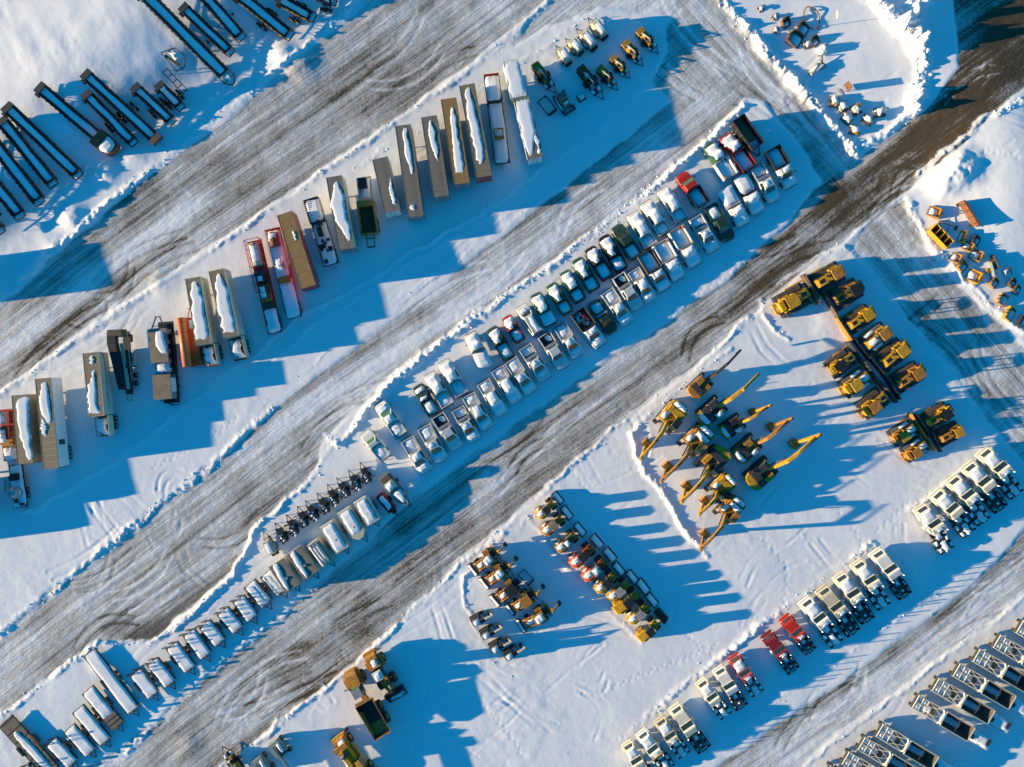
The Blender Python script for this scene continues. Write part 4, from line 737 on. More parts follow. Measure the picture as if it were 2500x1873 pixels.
def k_lift(K):
    """boom lift folded for parking"""
    K.part('chassis', MB().box((0, 0, .5), (2.6, 2.0, .4)), 'steel'); K.part('turntable', MB().slab([(-1.7, -.9), (-1.2, -1.2), (.9, -1.2), (.9, 1.2), (-1.2, 1.2), (-1.7, .9)], 1.0, 1.8, .95), 'PAINT')
    K.part('boom', MB().beam((-1.2, -.3, 2.1), (5.6, -.3, 1.9), .34, .4), 'PAINT2'); K.part('jib', MB().beam((5.6, -.3, 1.8), (6.6, -.3, 1.2), .2, .25), 'steel')
    p = MB()
    for z in (.5, 1.0, 1.5): p.path([(6.5, -1.3, z), (7.3, -1.3, z), (7.3, .7, z), (6.5, .7, z), (6.5, -1.3, z)], .05)
    for x, y in ((6.5, -1.3), (7.3, -1.3), (7.3, .7), (6.5, .7)): p.beam((x, y, .45), (x, y, 1.55), .05)
    K.part('platform', p.box((6.9, -.3, .42), (.85, 2.0, .05)), 'steel'); K.part('engine_cover', MB().box((-.3, .75, 1.8), (1.9, .7, .3), (.95, .9)), 'PAINT')
    wheels(K, [(x, s * 1.05, .5) for x in (-1.2, 1.2) for s in (-1, 1)], .5, .4); K.part('snow_cover', MB().snow([(.6, .75, .3), (-1.1, .75, .3)], .16, 76, 2.1, ny=4), 'snow_pad')
# ---------------------------------------------------------------- box and flat trailers of the long row
def k_box(K, L, Wd=2.6, H=4.1, roof='tan', side='whiteside', door='bluegrey', snow=(), panels=12, deck=0, trim=None, patch=None, skirt=1):
    """box trailer, rear doors at -X; deck: length of an open machinery deck at the rear"""
    x0, x1 = -L / 2 + deck, L / 2; z0 = 1.15
    K.part('body', MB().box(((x0 + x1) / 2, 0, z0), (x1 - x0, Wd, H - z0)), side)
    n = panels; w = (x1 - x0) / n; pm = MB().box((0, 0, H), (w - .035, Wd - .06, .03)).mesh('roof_panel')
    for i in range(n): K.part('roof_panel', pm, roof, (x0 + (i + .5) * w, 0, 0))
    for s in (-1, 1): K.part('roof_rail', MB().box(((x0 + x1) / 2, s * (Wd / 2), H - .1), (x1 - x0 + .04, .07, .15)), roof if not trim else side)
    for i, s in enumerate((-1, 1)): K.part('door', MB().box((x0 - .03, s * Wd / 4, z0 + .1), (.05, Wd / 2 - .06, H - z0 - .3)), door); K.part('door_bar', MB().cyl((x0 - .08, s * .35, z0 + .1), (x0 - .08, s * .35, H - .25), .03, n=6), 'steel')
    K.part('corner_post', MB().box((x0 + .02, -Wd / 2, z0), (.12, .1, H - z0 - .12)).box((x0 + .02, Wd / 2, z0), (.12, .1, H - z0 - .12)), 'steel')
    if skirt: wheels(K, [(-L / 2 + x, s * (Wd / 2 - .35), .52) for x in (1.6, 2.9) for s in (-1, 1)], .52, .6)
    K.part('chassis', MB().box((0, 0, .95), (L - .3, .9, .19)), 'black')
    for s in (-1, 1): K.part('landing_leg', MB().box((L / 2 - 2.6, s * .8, .05), (.16, .16, 1.0)), 'steel')
    if trim:
        for s in (-1, 1): K.part('side_stripe', MB().box(((x0 + x1) / 2 + (x1 - x0) * .04, s * (Wd / 2 + .004), z0 + 1.3), ((x1 - x0) * .84, .03, .14)).beam((x1 - .5, s * (Wd / 2 + .01), z0 + 1.35), (x1 - .1, s * (Wd / 2 + .01), z0 + 2.2), .03, .14), trim)
    if patch: K.part('side_panel', MB().box((-L / 2 + L * .28, -Wd / 2 - .012, z0 + .7), (.9, .03, 1.6)).box((-L / 2 + L * .28, Wd / 2 + .012, z0 + .7), (.9, .03, 1.6)), patch)
    for i, o in enumerate(snow): K.part('roof_snow', MB().snow([(a * L, b, c * 1.18) for a, b, c in o], .085, 81 + i + int(L * 10), H + .03, ny=8, per=6, jit=.22, flat=6), 'snow_pad')
    if deck:
        K.part('deck', MB().box((-L / 2 + deck / 2, 0, z0 + .3), (deck - .06, Wd, .12)), 'rust'); xm = -L / 2 + deck / 2
        K.part('side_wall', MB().box((xm, -Wd / 2 + .05, z0 + .42), (deck - .1, .08, 1.6)), side)
        m = MB().cyl((xm - deck * .25, .2, 2.1), (xm + deck * .2, .2, 2.1), .5).box((xm + deck * .3, -.4, 1.6), (.5, .9, .8)).box((xm - deck * .32, .5, 1.6), (.6, .6, .9))
        K.part('machinery', m, 'grey'); r = MB()
        for s in (-1, 1): r.path([(xm - deck * .46, s * 1.2, 2.6), (xm + deck * .46, s * 1.2, 2.6)], .06)
        for i in range(5): x = xm - deck * .46 + deck * .92 * i / 4; r.beam((x, 1.2, 1.5), (x, 1.2, 2.6), .05)
        r.path([(xm + deck * .4, -1.2, 2.7), (xm + deck * .4, 1.2, 2.7)], .08); K.part('handrail', r, 'steel'); K.part('machinery_snow', MB().snow([(xm + deck * .4, .15, .8, 2.3), (xm, .25, .75, 2.62), (xm - deck * .4, .15, .85, 2.2)], .2, 88, jit=.2), 'snow_pad')
def k_flatbed(K, L, Wd=2.6, frame='steel', load='yellow', step=.3, H=1.5):
    """drop-deck trailer with snow on the deck"""
    xs = L / 2 - L * step
    K.part('deck', MB().box(((xs - L / 2) / 2, 0, H - .45), (L * (1 - step), Wd, .18)), frame); K.part('upper_deck', MB().box((L / 2 - L * step / 2, 0, H + .1), (L * step, Wd, .18)), frame); K.part('step_plate', MB().box((xs, 0, H - .25), (.1, Wd - .1, .5)), frame)
    K.part('deck_snow', MB().snow([(xs - .1, 0, Wd / 2 - .08), (-L / 2 + .1, 0, Wd / 2 - .1)], .3, 91, H - .27, ny=8, per=12, jit=.05), 'snow_pad'); K.part('deck_snow', MB().snow([(L / 2 - .15, 0, Wd / 2 - .1), (xs + .15, 0, Wd / 2 - .1)], .35, 92, H + .28, ny=8, per=8, jit=.05), 'snow_pad')
    r = MB()
    for s in (-1, 1): r.box((0, s * (Wd / 2 + .03), H - .45), (L, .06, .22))
    K.part('side_rail', r, frame); K.part('headboard', MB().box((L / 2 + .04, 0, H), (.08, Wd, .7)), 'red' if load == 'yellow' else frame)
    wheels(K, [(-L / 2 + x, s * (Wd / 2 - .3), .45) for x in (1.2, 2.3) for s in (-1, 1)], .45, .55)
    if load == 'yellow':
        x = -L * .17; K.part('bucket', MB().prism([(x - .9, H), (x - 1.2, H + .7), (x - .6, H + .9), (x - .3, H + .1)], -.85, .85), 'yellow2'); K.part('linkage', MB().path([(x + .9, -.6, H + .2), (x + .6, -.8, H + .9), (x - .5, -.7, H + .6)], .2).path([(x + .9, .6, H + .2), (x + .6, .8, H + .9), (x - .5, .7, H + .6)], .2).beam((x + .8, -.6, H + .4), (x + .8, .6, H + .4), .2), 'yellow2')
    if load == 'tanks':
        K.part('tank', MB().cyl((L * .45, 0, H + .85), (L * .3, 0, H + .85), .85, n=16), 'rust'); K.part('engine', MB().box((L * .08, 0, H - .1), (1.8, 1.3, 1.1), (.8, .8)).cyl((L * .08, -.7, H + .9), (L * .08, .7, H + .9), .4), 'grey'); K.part('pump', MB().box((-L * .07, 0, H - .1), (1.0, 1.8, .8)), 'yellow2')
        K.part('machinery_snow', MB().snow([(L * .16, 0, .6), (L * .02, .1, .6)], .3, 93, H + 1.0), 'snow_pad'); K.part('machinery_snow', MB().snow([(L * .45, 0, .6), (L * .38, 0, .6)], .2, 94, H + 1.55), 'snow_pad')
        rr = MB()
        for s in (-1, 1): rr.path([(L * .5, s * 1.25, H + .9), (-L * .12, s * 1.25, H + .9)], .07)
        for i in range(8): rr.beam((L * .5 - i * L * .62 / 7, -1.25, H), (L * .5 - i * L * .62 / 7, -1.25, H + .9), .05)
        K.part('handrail', rr.beam((L * .5, -1.25, H + .9), (L * .5, 1.25, H + .9), .07), 'PAINT')
    if load == 'mast':
        rd = random.Random(4); m = MB()
        for i in range(14): m.box((-L * .1 - rd.random() * L * .36, rd.uniform(-.9, .9), H - .25), (rd.uniform(.2, .8), rd.uniform(.2, .7), rd.uniform(.2, .9)))
        K.part('machinery', m, 'black'); K.part('pump', MB().cyl((L * .12, -.2, H), (L * .12, -.2, H + 1.2), .45).box((-L * .0, .1, H - .2), (1.6, .8, .8)), 'olive')
        rr = MB()
        for i in range(12): rr.box((L * .48 - i * .35, 1.28, H + .2), (.16, .16, .55))
        K.part('chain_rail', rr, 'steel')
def k_skid(K, L, Wd=2.5):
    """red framed plant skid on a trailer"""
    K.part('deck', MB().box((0, 0, 1.05), (L, Wd, .2)), 'red'); f = MB()
    for s in (-1, 1): f.path([(L / 2, s * Wd / 2, 2.8), (-L * .05, s * Wd / 2, 2.8)], .09); f.path([(L / 2, s * Wd / 2, 2.0), (-L * .05, s * Wd / 2, 2.0)], .07)
    for i in range(7):
        x = L / 2 - i * L * .55 / 6
        for s in (-1, 1): f.beam((x, s * Wd / 2, 1.2), (x, s * Wd / 2, 2.8), .08)
    f.beam((L / 2, -Wd / 2, 2.8), (L / 2, Wd / 2, 2.8), .09).beam((L / 2 - .9, -Wd / 2, 2.8), (L / 2 - .9, Wd / 2, 2.8), .07); K.part('cage', f, 'red')
    K.part('tank', MB().cyl((L * .46, 0, 2.0), (L * .22, 0, 2.0), .8, n=16), 'hazel'); K.part('tank_snow', MB().snow([(L * .45, 0, .6), (L * .24, 0, .6)], .3, 95, 2.6), 'snow_pad')
    K.part('engine', MB().box((L * .1, 0, 1.25), (1.6, 1.5, 1.2), (.8, .8)).cyl((L * .14, -.9, 2.3), (L * .14, .9, 2.3), .35).cyl((-L * .03, -.9, 2.0), (-L * .03, .9, 2.0), .45), 'steel'); K.part('pump_frame', MB().box((-L * .06, 0, 1.25), (2.6, 1.9, .5)).box((-L * .15, 0, 1.7), (.4, 2.0, .8)), 'yellow2')
    for x in (.08, -.04, -.1): K.part('machinery_snow', MB().snow([(L * x + .5, .1, .45), (L * x - .4, .1, .45)], .2, 96, 2.42), 'snow_pad')
    K.part('deck_snow', MB().snow([(-L * .24, 0, 1.1), (-L * .36, -.05, 1.0), (-L * .49, 0, 1.1)], .5, 97, 1.25, ny=8, per=6, jit=.1), 'snow_pad'); K.part('grating', MB().box((-L * .2, 0, 1.26), (1.2, 2.2, .06)), 'brownsteel'); wheels(K, [(-L / 2 + x, s * .95, .48) for x in (1.3, 2.5) for s in (-1, 1)], .48, .55)
def k_feeder(K, L):
    """hopper feeder trailer: brown slatted hopper in a yellow frame, gooseneck to -X"""
    K.part('deck', MB().box((L * .28, 0, 1.3), (L * .42, 2.5, .2)), 'hazel'); K.part('engine', MB().box((L * .38, .1, 1.5), (1.6, 1.4, 1.3)), 'black'); K.part('deck_snow', MB().snow([(L * .46, -.5, .5), (L * .2, 0, .8)], .3, 98, 1.52), 'snow_pad')
    h = K.part('hopper', MB().prism([(L * .12, 2.9), (L * .12, 3.1), (L * .04, 3.1), (L * .04, 1.2), (L * .12, 1.2)], -1.45, 1.45), 'yellow2')
    for s in (-1, 1): K.part('hopper_side', MB().prism([(L * .12, 1.2), (L * .12, 3.0), (-L * .33, 2.6), (-L * .33, 1.2)], s * 1.25, s * 1.45), 'yellow2', par=h)
    K.part('hopper_end', MB().box((-L * .335, 0, 1.2), (.2, 2.9, 1.3)), 'yellow2', par=h); K.part('hopper_floor', MB().box((-L * .13, 0, 1.9), (L * .38, 2.4, .1)), 'rust', par=h)
    for i in range(15): K.part('slat', MB().box((L * .03 - i * L * .025, 0, 2.0), (L * .014, 2.4, .12)), 'rust')
    for s in (-1, 1): K.part('gooseneck', MB().path([(-L * .33, s * .75, 1.5), (-L * .40, s * .7, 1.9), (-L * .52, s * .55, 1.7)], .18, .28), 'yellow2')
    K.part('gooseneck_beam', MB().beam((-L * .52, -.7, 1.7), (-L * .52, .7, 1.7), .22).beam((-L * .4, -.7, 1.9), (-L * .4, .7, 1.9), .16), 'steel'); wheels(K, [(-L * x, s * 1.3, .5) for x in (.15, .26) for s in (-1, 1)], .5, .45)
    K.part('walkway', MB().box((L * .02, -1.7, 2.2), (1.0, .6, .06)), 'grey')
def k_drag(K, L):
    """black drag-slat elevator on a trailer"""
    K.part('conveyor_body', MB().prism([(-L * .42, .8), (-L * .42, 1.4), (L * .3, 4.2), (L * .5, 4.0), (L * .5, 3.2), (L * .32, 3.1)], .15, 1.6), 'black')
    for i in range(14): K.part('flight_slat', MB().box((-L * .38 + i * L * .051, .88, 1.55 + i * .2), (.12, 1.3, .12)), 'steel')
    K.part('head_box', MB().box((L * .46, .2, 2.6), (L * .12, 2.6, 1.7), (.8, .9)), 'brownsteel'); K.part('side_walk', MB().prism([(-L * .42, 1.5), (L * .3, 3.0), (L * .3, 3.15), (-L * .42, 1.65)], -.6, .0), 'hazel')
    m = MB(); rd = random.Random(8)
    for i in range(16): m.box((rd.uniform(-.1, .42) * L, rd.uniform(-1.6, -.5), rd.uniform(1.0, 2.2)), (rd.uniform(.2, .9), rd.uniform(.2, .8), rd.uniform(.2, 1.0)))
    K.part('machinery', m, 'olive'); r = MB()
    for i in range(9): r.beam((L * (.45 - i * .09), -1.5, 2.2), (L * (.45 - i * .09), -1.5, 3.4 - i * .1), .06)
    K.part('handrail', r.path([(L * .45, -1.5, 3.4), (-L * .3, -1.5, 2.6)], .07), 'hazel'); K.part('chassis', MB().box((0, 0, .7), (L, 1.2, .3)), 'steel'); K.part('drive_box', MB().box((L * .05, -1.7, 1.2), (2.4, .7, 1.1)), 'hazel')
    K.part('tongue', MB().path([(-L * .45, .5, .9), (-L * .6, .5, .8)], .15).path([(-L * .45, -.4, .9), (-L * .6, -.4, .8)], .15).beam((-L * .6, -.4, .8), (-L * .6, .5, .8), .12), 'hazel'); wheels(K, [(-L * x, s * 1.1, .5) for x in (.2, .33) for s in (-1, 1)], .5, .45)
def k_control(K, L):
    """plant control house on a long chassis with an A-frame at the front"""
    K.part('chassis', MB().box((0, -.2, .9), (L, 2.6, .25)), 'black'); K.part('upper_house', MB().box((L * .2, .3, 1.2), (L * .4, 2.9, 2.0)), 'bluegrey'); K.part('upper_roof', MB().box((L * .2, .3, 3.2), (L * .41, 3.0, .06)), 'tan')
    K.part('roof_snow', MB().snow([(L * .38, .0, .6), (L * .2, -.2, .9), (L * .1, -.6, .5)], .15, 101, 3.26, ny=8), 'snow_pad'); K.part('mid_deck', MB().box((-L * .07, .2, 1.2), (L * .14, 2.8, 1.0)), 'bluegrey'); K.part('deck_snow', MB().snow([(L * .0, .2, 1.2), (-L * .13, .2, 1.3)], .5, 102, 2.2), 'snow_pad')
    h = K.part('lower_house', MB().box((-L * .3, .3, 1.2), (L * .3, 3.0, 1.9)), 'bluegrey')
    for i in range(6): K.part('roof_panel', MB().box((-L * .3 - L * .125 + i * L * .05, .3, 3.1), (L * .048, 3.05, .05)), 'tan', par=h)
    for i in range(5): K.part('window', MB().box((L * .3 - i * 1.15 * L * .1, -1.17 if i < 2 else -1.22, 1.9), (.9, .05, .9)), 'glass')
    K.part('door', MB().box((-L * .28, -1.23, 1.25), (2.4, .05, 1.7)), 'whiteside')
    K.part('frame', MB().path([(L * .38, 1.5, 3.0), (L * .55, .4, 3.0)], .16).path([(L * .38, -1.0, 3.0), (L * .55, -.2, 3.0)], .16).beam((L * .55, -.4, 3.0), (L * .55, .6, 3.0), .16).beam((L * .44, -.8, 3.1), (L * .44, 1.2, 3.1), .1), 'steel')
    K.part('catwalk', MB().path([(-L * .46, 1.6, 1.3), (-L * .53, -.4, 1.2), (-L * .52, -1.5, 1.2)], .15).path([(-L * .46, 0, 1.3), (-L * .53, -.4, 1.2)], .12), 'black'); wheels(K, [(-L * x, s * 1.0, .5) for x in (.2, .3, .4) for s in (-1, 1)], .5, .5); K.part('side_machinery', MB().box((L * .1, -1.5, 1.2), (L * .5, .5, .9)), 'black')
def k_tankbox(K, L):
    """open orange body with a round orange tank along one side"""
    K.part('body', MB().box((-.2, -.55, 1.0), (L - .4, 1.7, 1.3)), 'orange'); K.part('tank', MB().cyl((L / 2 - .2, .8, 2.9), (-L / 2, .8, 2.9), .74, n=18), 'orangetank'); K.part('tank_cradle', MB().box((0, .8, .95), (L - 1.0, .7, 1.5)), 'orange'); K.part('frame', MB().box((0, 0, .75), (L, 2.3, .2)), 'steel')
    K.part('deck_snow', MB().snow([(L / 2 - .6, -.5, .6), (L * .25, -.6, .5)], .2, 103, 2.3), 'snow_pad'); K.part('side_rail', MB().box((0, -1.35, 2.2), (L - .6, .08, .3)), 'orangetank')
    K.part('drawbar', MB().path([(L / 2, -.6, .9), (L / 2 + 1.6, -.1, .9)], .12).path([(L / 2, .6, .9), (L / 2 + 1.6, .1, .9)], .12).beam((L / 2 + 1.6, -.5, .9), (L / 2 + 1.6, .5, .9), .1), 'red'); wheels(K, [(-L * x, s * 1.0, .48) for x in (.2, .33) for s in (-1, 1)], .48, .5)
    for i in range(5): K.part('tank_band', MB().cyl((L * .4 - i * L * .2, .8, 2.9), (L * .4 - i * L * .2 - .1, .8, 2.9), .765, n=18), 'orange')
def k_tanker(K, L):
    """snowy skid trailer with a round dome tank and ladder"""
    K.part('deck', MB().box((0, 0, .9), (L, 2.4, .2)), 'steel'); K.part('deck_snow', MB().snow([(L / 2 - .1, 0, 1.1), (-L / 2 + .1, 0, 1.1)], .22, 104, 1.1, ny=8, per=14, jit=.1), 'snow_pad'); K.part('dome_tank', MB().cyl((-L * .13, .1, 1.1), (-L * .13, .1, 2.2), 1.0, .95, 18).cyl((-L * .13, .1, 2.2), (-L * .13, .1, 2.55), .95, .4, 18), 'alu')
    K.part('pump', MB().box((L * .22, 0, 1.1), (1.2, 1.2, .9)).cyl((L * .22, -.8, 1.9), (L * .22, .8, 1.9), .25), 'black'); l = MB()
    for i in range(9): l.beam((L * .2 - i * .32, 1.2, 1.2 + i * .05), (L * .2 - i * .32, 2.0, 1.2 + i * .05), .06)
    K.part('ladder', l.path([(L * .2, 1.2, 1.2), (-L * .08, 1.2, 1.6)], .07).path([(L * .2, 2.0, 1.2), (-L * .08, 2.0, 1.6)], .07), 'steel'); wheels(K, [(-L * x, s * 1.05, .45) for x in (.1, .24) for s in (-1, 1)], .45, .5); K.part('machinery', MB().box((-L * .33, .3, 1.1), (.7, .6, .5)).box((-L * .42, -.5, 1.1), (.5, .8, .3)), 'steel')
# ---------------------------------------------------------------- conveyors
def k_conveyor(K, L, Wd=1.4, h0=1.0, h1=3.6, frame='olive', hop='frame', side='olive', seed=0):
    """stacking conveyor, head at +X raised to h1, tail hopper at -X"""
    zt = lambda x: h0 + (h1 - h0) * (x + L / 2) / L
    n = max(4, int(L / 1.25)); a, b = -L / 2, L / 2
    for s in (-1, 1):
        m = MB(); y = s * Wd / 2; m.beam((a, y, zt(a)), (b, y, zt(b)), .17, .2).beam((a, y, zt(a) - .55), (b, y, zt(b) - .55), .12, .12)
        for i in range(n):
            x = a + L * i / n; x2 = a + L * (i + 1) / n; m.beam((x, y, zt(x)), (x2, y, zt(x2) - .55), .05); m.beam((x, y, zt(x)), (x, y, zt(x) - .55), .05)
        K.part('side_truss', m, frame if s < 0 else side)
        i_ = MB(); 
        for i in range(int(L / .9)): x = a + .4 + i * .9; i_.box((x, s * (Wd / 2 + .08), zt(x) - .02), (.22, .2, .2))
        K.part('idler_bracket', i_, 'steel'); K.part('skirt_plate', MB().beam((a + .2, s * (Wd / 2 - .12), zt(a) + .06), (b - .3, s * (Wd / 2 - .12), zt(b) + .06), .04, .22), 'black')
    K.part('belt', MB().beam((a + .2, 0, zt(a) - .10), (b - .2, 0, zt(b) - .10), Wd - .22, .04), 'darkbelt'); rd = random.Random(seed)
    K.part('belt_snow', MB().snow([(a + .3, 0, Wd * .3, zt(a) - .07)] + [(a + L * f, rd.uniform(-.08, .08), Wd * rd.uniform(.24, .32), zt(a + L * f) - .07) for f in (.25, .5, .75)] + [(b - .5, 0, Wd * .30, zt(b) - .07)], .12, seed, ny=6, per=8, jit=.03), 'snow_pad')
    K.part('head_drum', MB().cyl((b, -Wd / 2 - .1, zt(b) - .1), (b, Wd / 2 + .1, zt(b) - .1), .3), 'black'); K.part('drive_motor', MB().box((b - .4, Wd / 2 + .3, zt(b) - .5), (.7, .45, .5)), 'black'); K.part('head_cover', MB().box((b - .15, 0, zt(b) + .22), (1.0, Wd + .2, .08)), 'steel')
    xm = -L * .02
    for s in (-1, 1):
        K.part('support_leg', MB().beam((xm, s * (Wd / 2 + .25), .5), (xm + .9, s * Wd / 2, zt(xm + .9) - .55), .12).beam((xm, s * (Wd / 2 + .25), .5), (xm - 1.5, s * Wd / 2, zt(xm - 1.5) - .5), .1), frame)
    K.part('axle', MB().beam((xm, -Wd / 2 - .9, .5), (xm, Wd / 2 + .9, .5), .2), 'steel'); wheels(K, [(xm + dx, s * (Wd / 2 + .6), .5) for dx in (-.55, .55) for s in (-1, 1)], .5, .42)
    if hop == 'frame':
        K.part('tail_frame', MB().path([(a, -Wd / 2, h0 + .15), (a - .9, -Wd / 2 + .1, h0), (a - .9, Wd / 2 - .1, h0), (a, Wd / 2, h0 + .15), (a, -Wd / 2, h0 + .15)], .14), frame); K.part('tail_snow', MB().snow([(a - .1, 0, Wd * .38), (a - .8, 0, Wd * .34)], .15, seed + 1, h0 - .1, jit=.04), 'snow_pad')
        K.part('hopper_plate', MB().prism([(a + .2, h0), (a + .2, h0 + .7), (a + 1.4, h0 + .4), (a + 1.4, h0)], Wd / 2, Wd / 2 + .06), 'brownsteel')
    if hop == 'box':
        h = K.part('hopper', MB().slab([(a + .3, -1.3), (a + .3, 1.3), (a - 1.0, 1.5), (a - 2.6, 1.2), (a - 3.0, .5), (a - 3.0, -.7), (a - 2.6, -1.3), (a - 1.0, -1.5)], .5, 1.9, 1.08), 'rust'); K.part('hopper_snow', MB().snow([(a - .7, 0, 1.2), (a - 1.8, 0, 1.3), (a - 2.8, 0, .9)], .3, seed + 2, 1.92, ny=8), 'snow_pad'); K.part('hopper_wing', MB().prism([(a + .5, 1.0), (a + .5, 2.7), (a - .6, 2.2), (a - .6, 1.0)], -1.5, 1.5), 'rust')
    if hop == 'bow': K.part('tail_frame', MB().path([(a, -Wd / 2, h0), (a - 1.1, -Wd / 2 - .15, h0), (a - 2.3, -.2, h0 + .1), (a - 2.4, .3, h0 + .1), (a - 1.1, Wd / 2 + .1, h0), (a, Wd / 2, h0)], .16).beam((a - 1.1, -Wd / 2, h0), (a - 1.1, Wd / 2, h0), .14), frame); K.part('tail_snow', MB().snow([(a - .2, 0, .5), (a - 2.1, 0, .3)], .2, seed + 3, h0 - .1), 'snow_pad')
    if hop == 'cap': K.part('tail_box', MB().box((a - .4, 0, .6), (1.0, Wd + .3, .8)), 'brownsteel')
def k_rails(K, L):
    for s in (-1, 1): K.part('rail', MB().beam((-L / 2, s * .5, .8), (L / 2, s * .5, 1.3), .14, .2), 'olive')
    for i in range(5): K.part('cross_bar', MB().beam((-L / 2 + L * i / 4, -.55, .82 + .5 * i / 4), (-L / 2 + L * i / 4, .55, .82 + .5 * i / 4), .1), 'steel')
    K.part('leg', MB().box((-L / 2 + .1, -.5, 0), (.12, .12, .8)).box((-L / 2 + .1, .5, 0), (.12, .12, .8)), 'steel'); K.part('leg', MB().box((L / 2 - .1, -.5, 0), (.12, .12, 1.2)).box((L / 2 - .1, .5, 0), (.12, .12, 1.2)), 'steel')
def k_wing(K):
    """hopper wing frame lying in the snow"""
    K.part('frame', MB().path([(-1.6, -1.2, 1.6), (-1.6, 1.2, .8), (.3, 1.9, .6), (1.9, .9, .6), (2.0, -.6, .8), (-1.6, -1.2, 1.6)], .12), 'brownsteel'); K.part('cross_beam', MB().beam((-1.0, -.9, 1.3), (1.6, .4, 1.2), .5, .2), 'brownsteel'); K.part('snow_cover', MB().snow([(-1.5, .3, .6), (.2, .8, .7)], .3, 105, .7), 'snow_pad'); K.part('leg', MB().box((1.8, .3, 0), (.2, .2, .8)).box((-1.4, 0, 0), (.2, .2, 1.2)), 'brownsteel')
# ---------------------------------------------------------------- small trailers and towed plant
def drawbar(K, x, w, l, mt='steel'):
    K.part('drawbar', MB().path([(x, -w, .5), (x + l, 0, .5)], .1).path([(x, w, .5), (x + l, 0, .5)], .1).box((x + l, 0, .42), (.25, .12, .16)).cyl((x + l * .85, .0, .05), (x + l * .85, .0, .9), .05, n=6), mt)
def k_genset(K):
    """white enclosed compressor trailer"""
    K.part('frame', MB().box((-.2, 0, .4), (4.0, 1.6, .14)), 'black'); K.part('enclosure', MB().prism([(-1.7, .55), (-1.75, 1.7), (-1.5, 2.0), (1.2, 2.0), (1.45, 1.6), (1.4, .55)], -.72, .72), 'hazel')
    K.part('lid', MB().box((-.2, 0, 2.0), (2.5, 1.2, .05)), 'hazel'); K.part('snow_cover', MB().snow([(1.0, 0, .58), (-1.5, 0, .6)], .16, 111, 2.04, jit=.02), 'snow_pad'); K.part('exhaust_stack', MB().cyl((.9, .3, 2.0), (.9, .3, 2.4), .06, n=6), 'black')
    for s in (-1, 1): K.part('fender', MB().box((-.4, s * .92, .75), (1.5, .36, .06)), 'black'); K.part('fender_snow', MB().snow([(.25, s * .92, .15), (-1.0, s * .92, .15)], .12, 112, .8, ny=4, jit=.03), 'snow_pad')
    wheels(K, [(-.4 + d, s * .92, .36) for d in (-.4, .4) for s in (-1, 1)], .36, .24); drawbar(K, 1.7, .6, 1.5); K.part('tool_box', MB().box((1.75, 0, .5), (.4, 1.0, .5)), 'hazel'); K.part('bumper', MB().path([(-1.9, -.7, .45), (-2.3, -.6, .45), (-2.3, .6, .45), (-1.9, .7, .45)], .1), 'black')
def k_pumpset(K, style=0):
    """yellow towed pump/chipper with engine and hopper"""
    rd = random.Random(style); K.part('frame', MB().box((0, 0, .45), (4.4, 1.7, .16)), 'steel'); K.part('engine', MB().box((.7, .1, .6), (1.4, 1.0, 1.0), (.85, .85)).cyl((1.2, -.5, 1.3), (.1, -.5, 1.3), .22), 'gold' if style != 2 else 'brownsteel')
    K.part('hopper', MB().box((1.75, .2, .9), (.8, 1.2, .8), (1.35, 1.2)), 'gold' if style != 2 else 'rust'); K.part('drum', MB().cyl((-.6, -.7, 1.1), (-.6, .7, 1.1), .5, n=14), 'black')
    K.part('mast', MB().beam((1.3, .3, 1.7), (-.7, .15, 2.1), .16).beam((-.7, .15, 2.1), (-1.0, .0, .9), .14).beam((.2, .25, 1.9), (.1, -.6, 1.1), .1), 'hazel'); K.part('control_box', MB().box((-1.1, .45, .7), (.6, .5, .9)), 'gold' if style != 2 else 'grey'); K.part('tool_box', MB().box((-1.75, -.35, .6), (.8, .7, .4)), 'grey')
    m = MB()
    for i in range(8): m.box((rd.uniform(-1.6, 1.4), rd.uniform(-.7, .7), rd.uniform(.6, 1.3)), (rd.uniform(.1, .5), rd.uniform(.1, .4), rd.uniform(.1, .5)))
    K.part('fittings', m, 'steel')
    for q, (x, y, z) in enumerate(((-1.75, -.35, 1.0), (-.1, -.6, .62), (-1.6, .6, .62), (.7, .15, 1.6))): K.part('snow_cover', MB().snow([(x + .38, y, .26), (x - .38, y, .26)], .12, 113 + q, z, ny=4, jit=.04), 'snow_pad')
    wheels(K, [(-.1, s * 1.0, .45) for s in (-1, 1)], .45, .35); drawbar(K, -2.2, .7, -1.2)
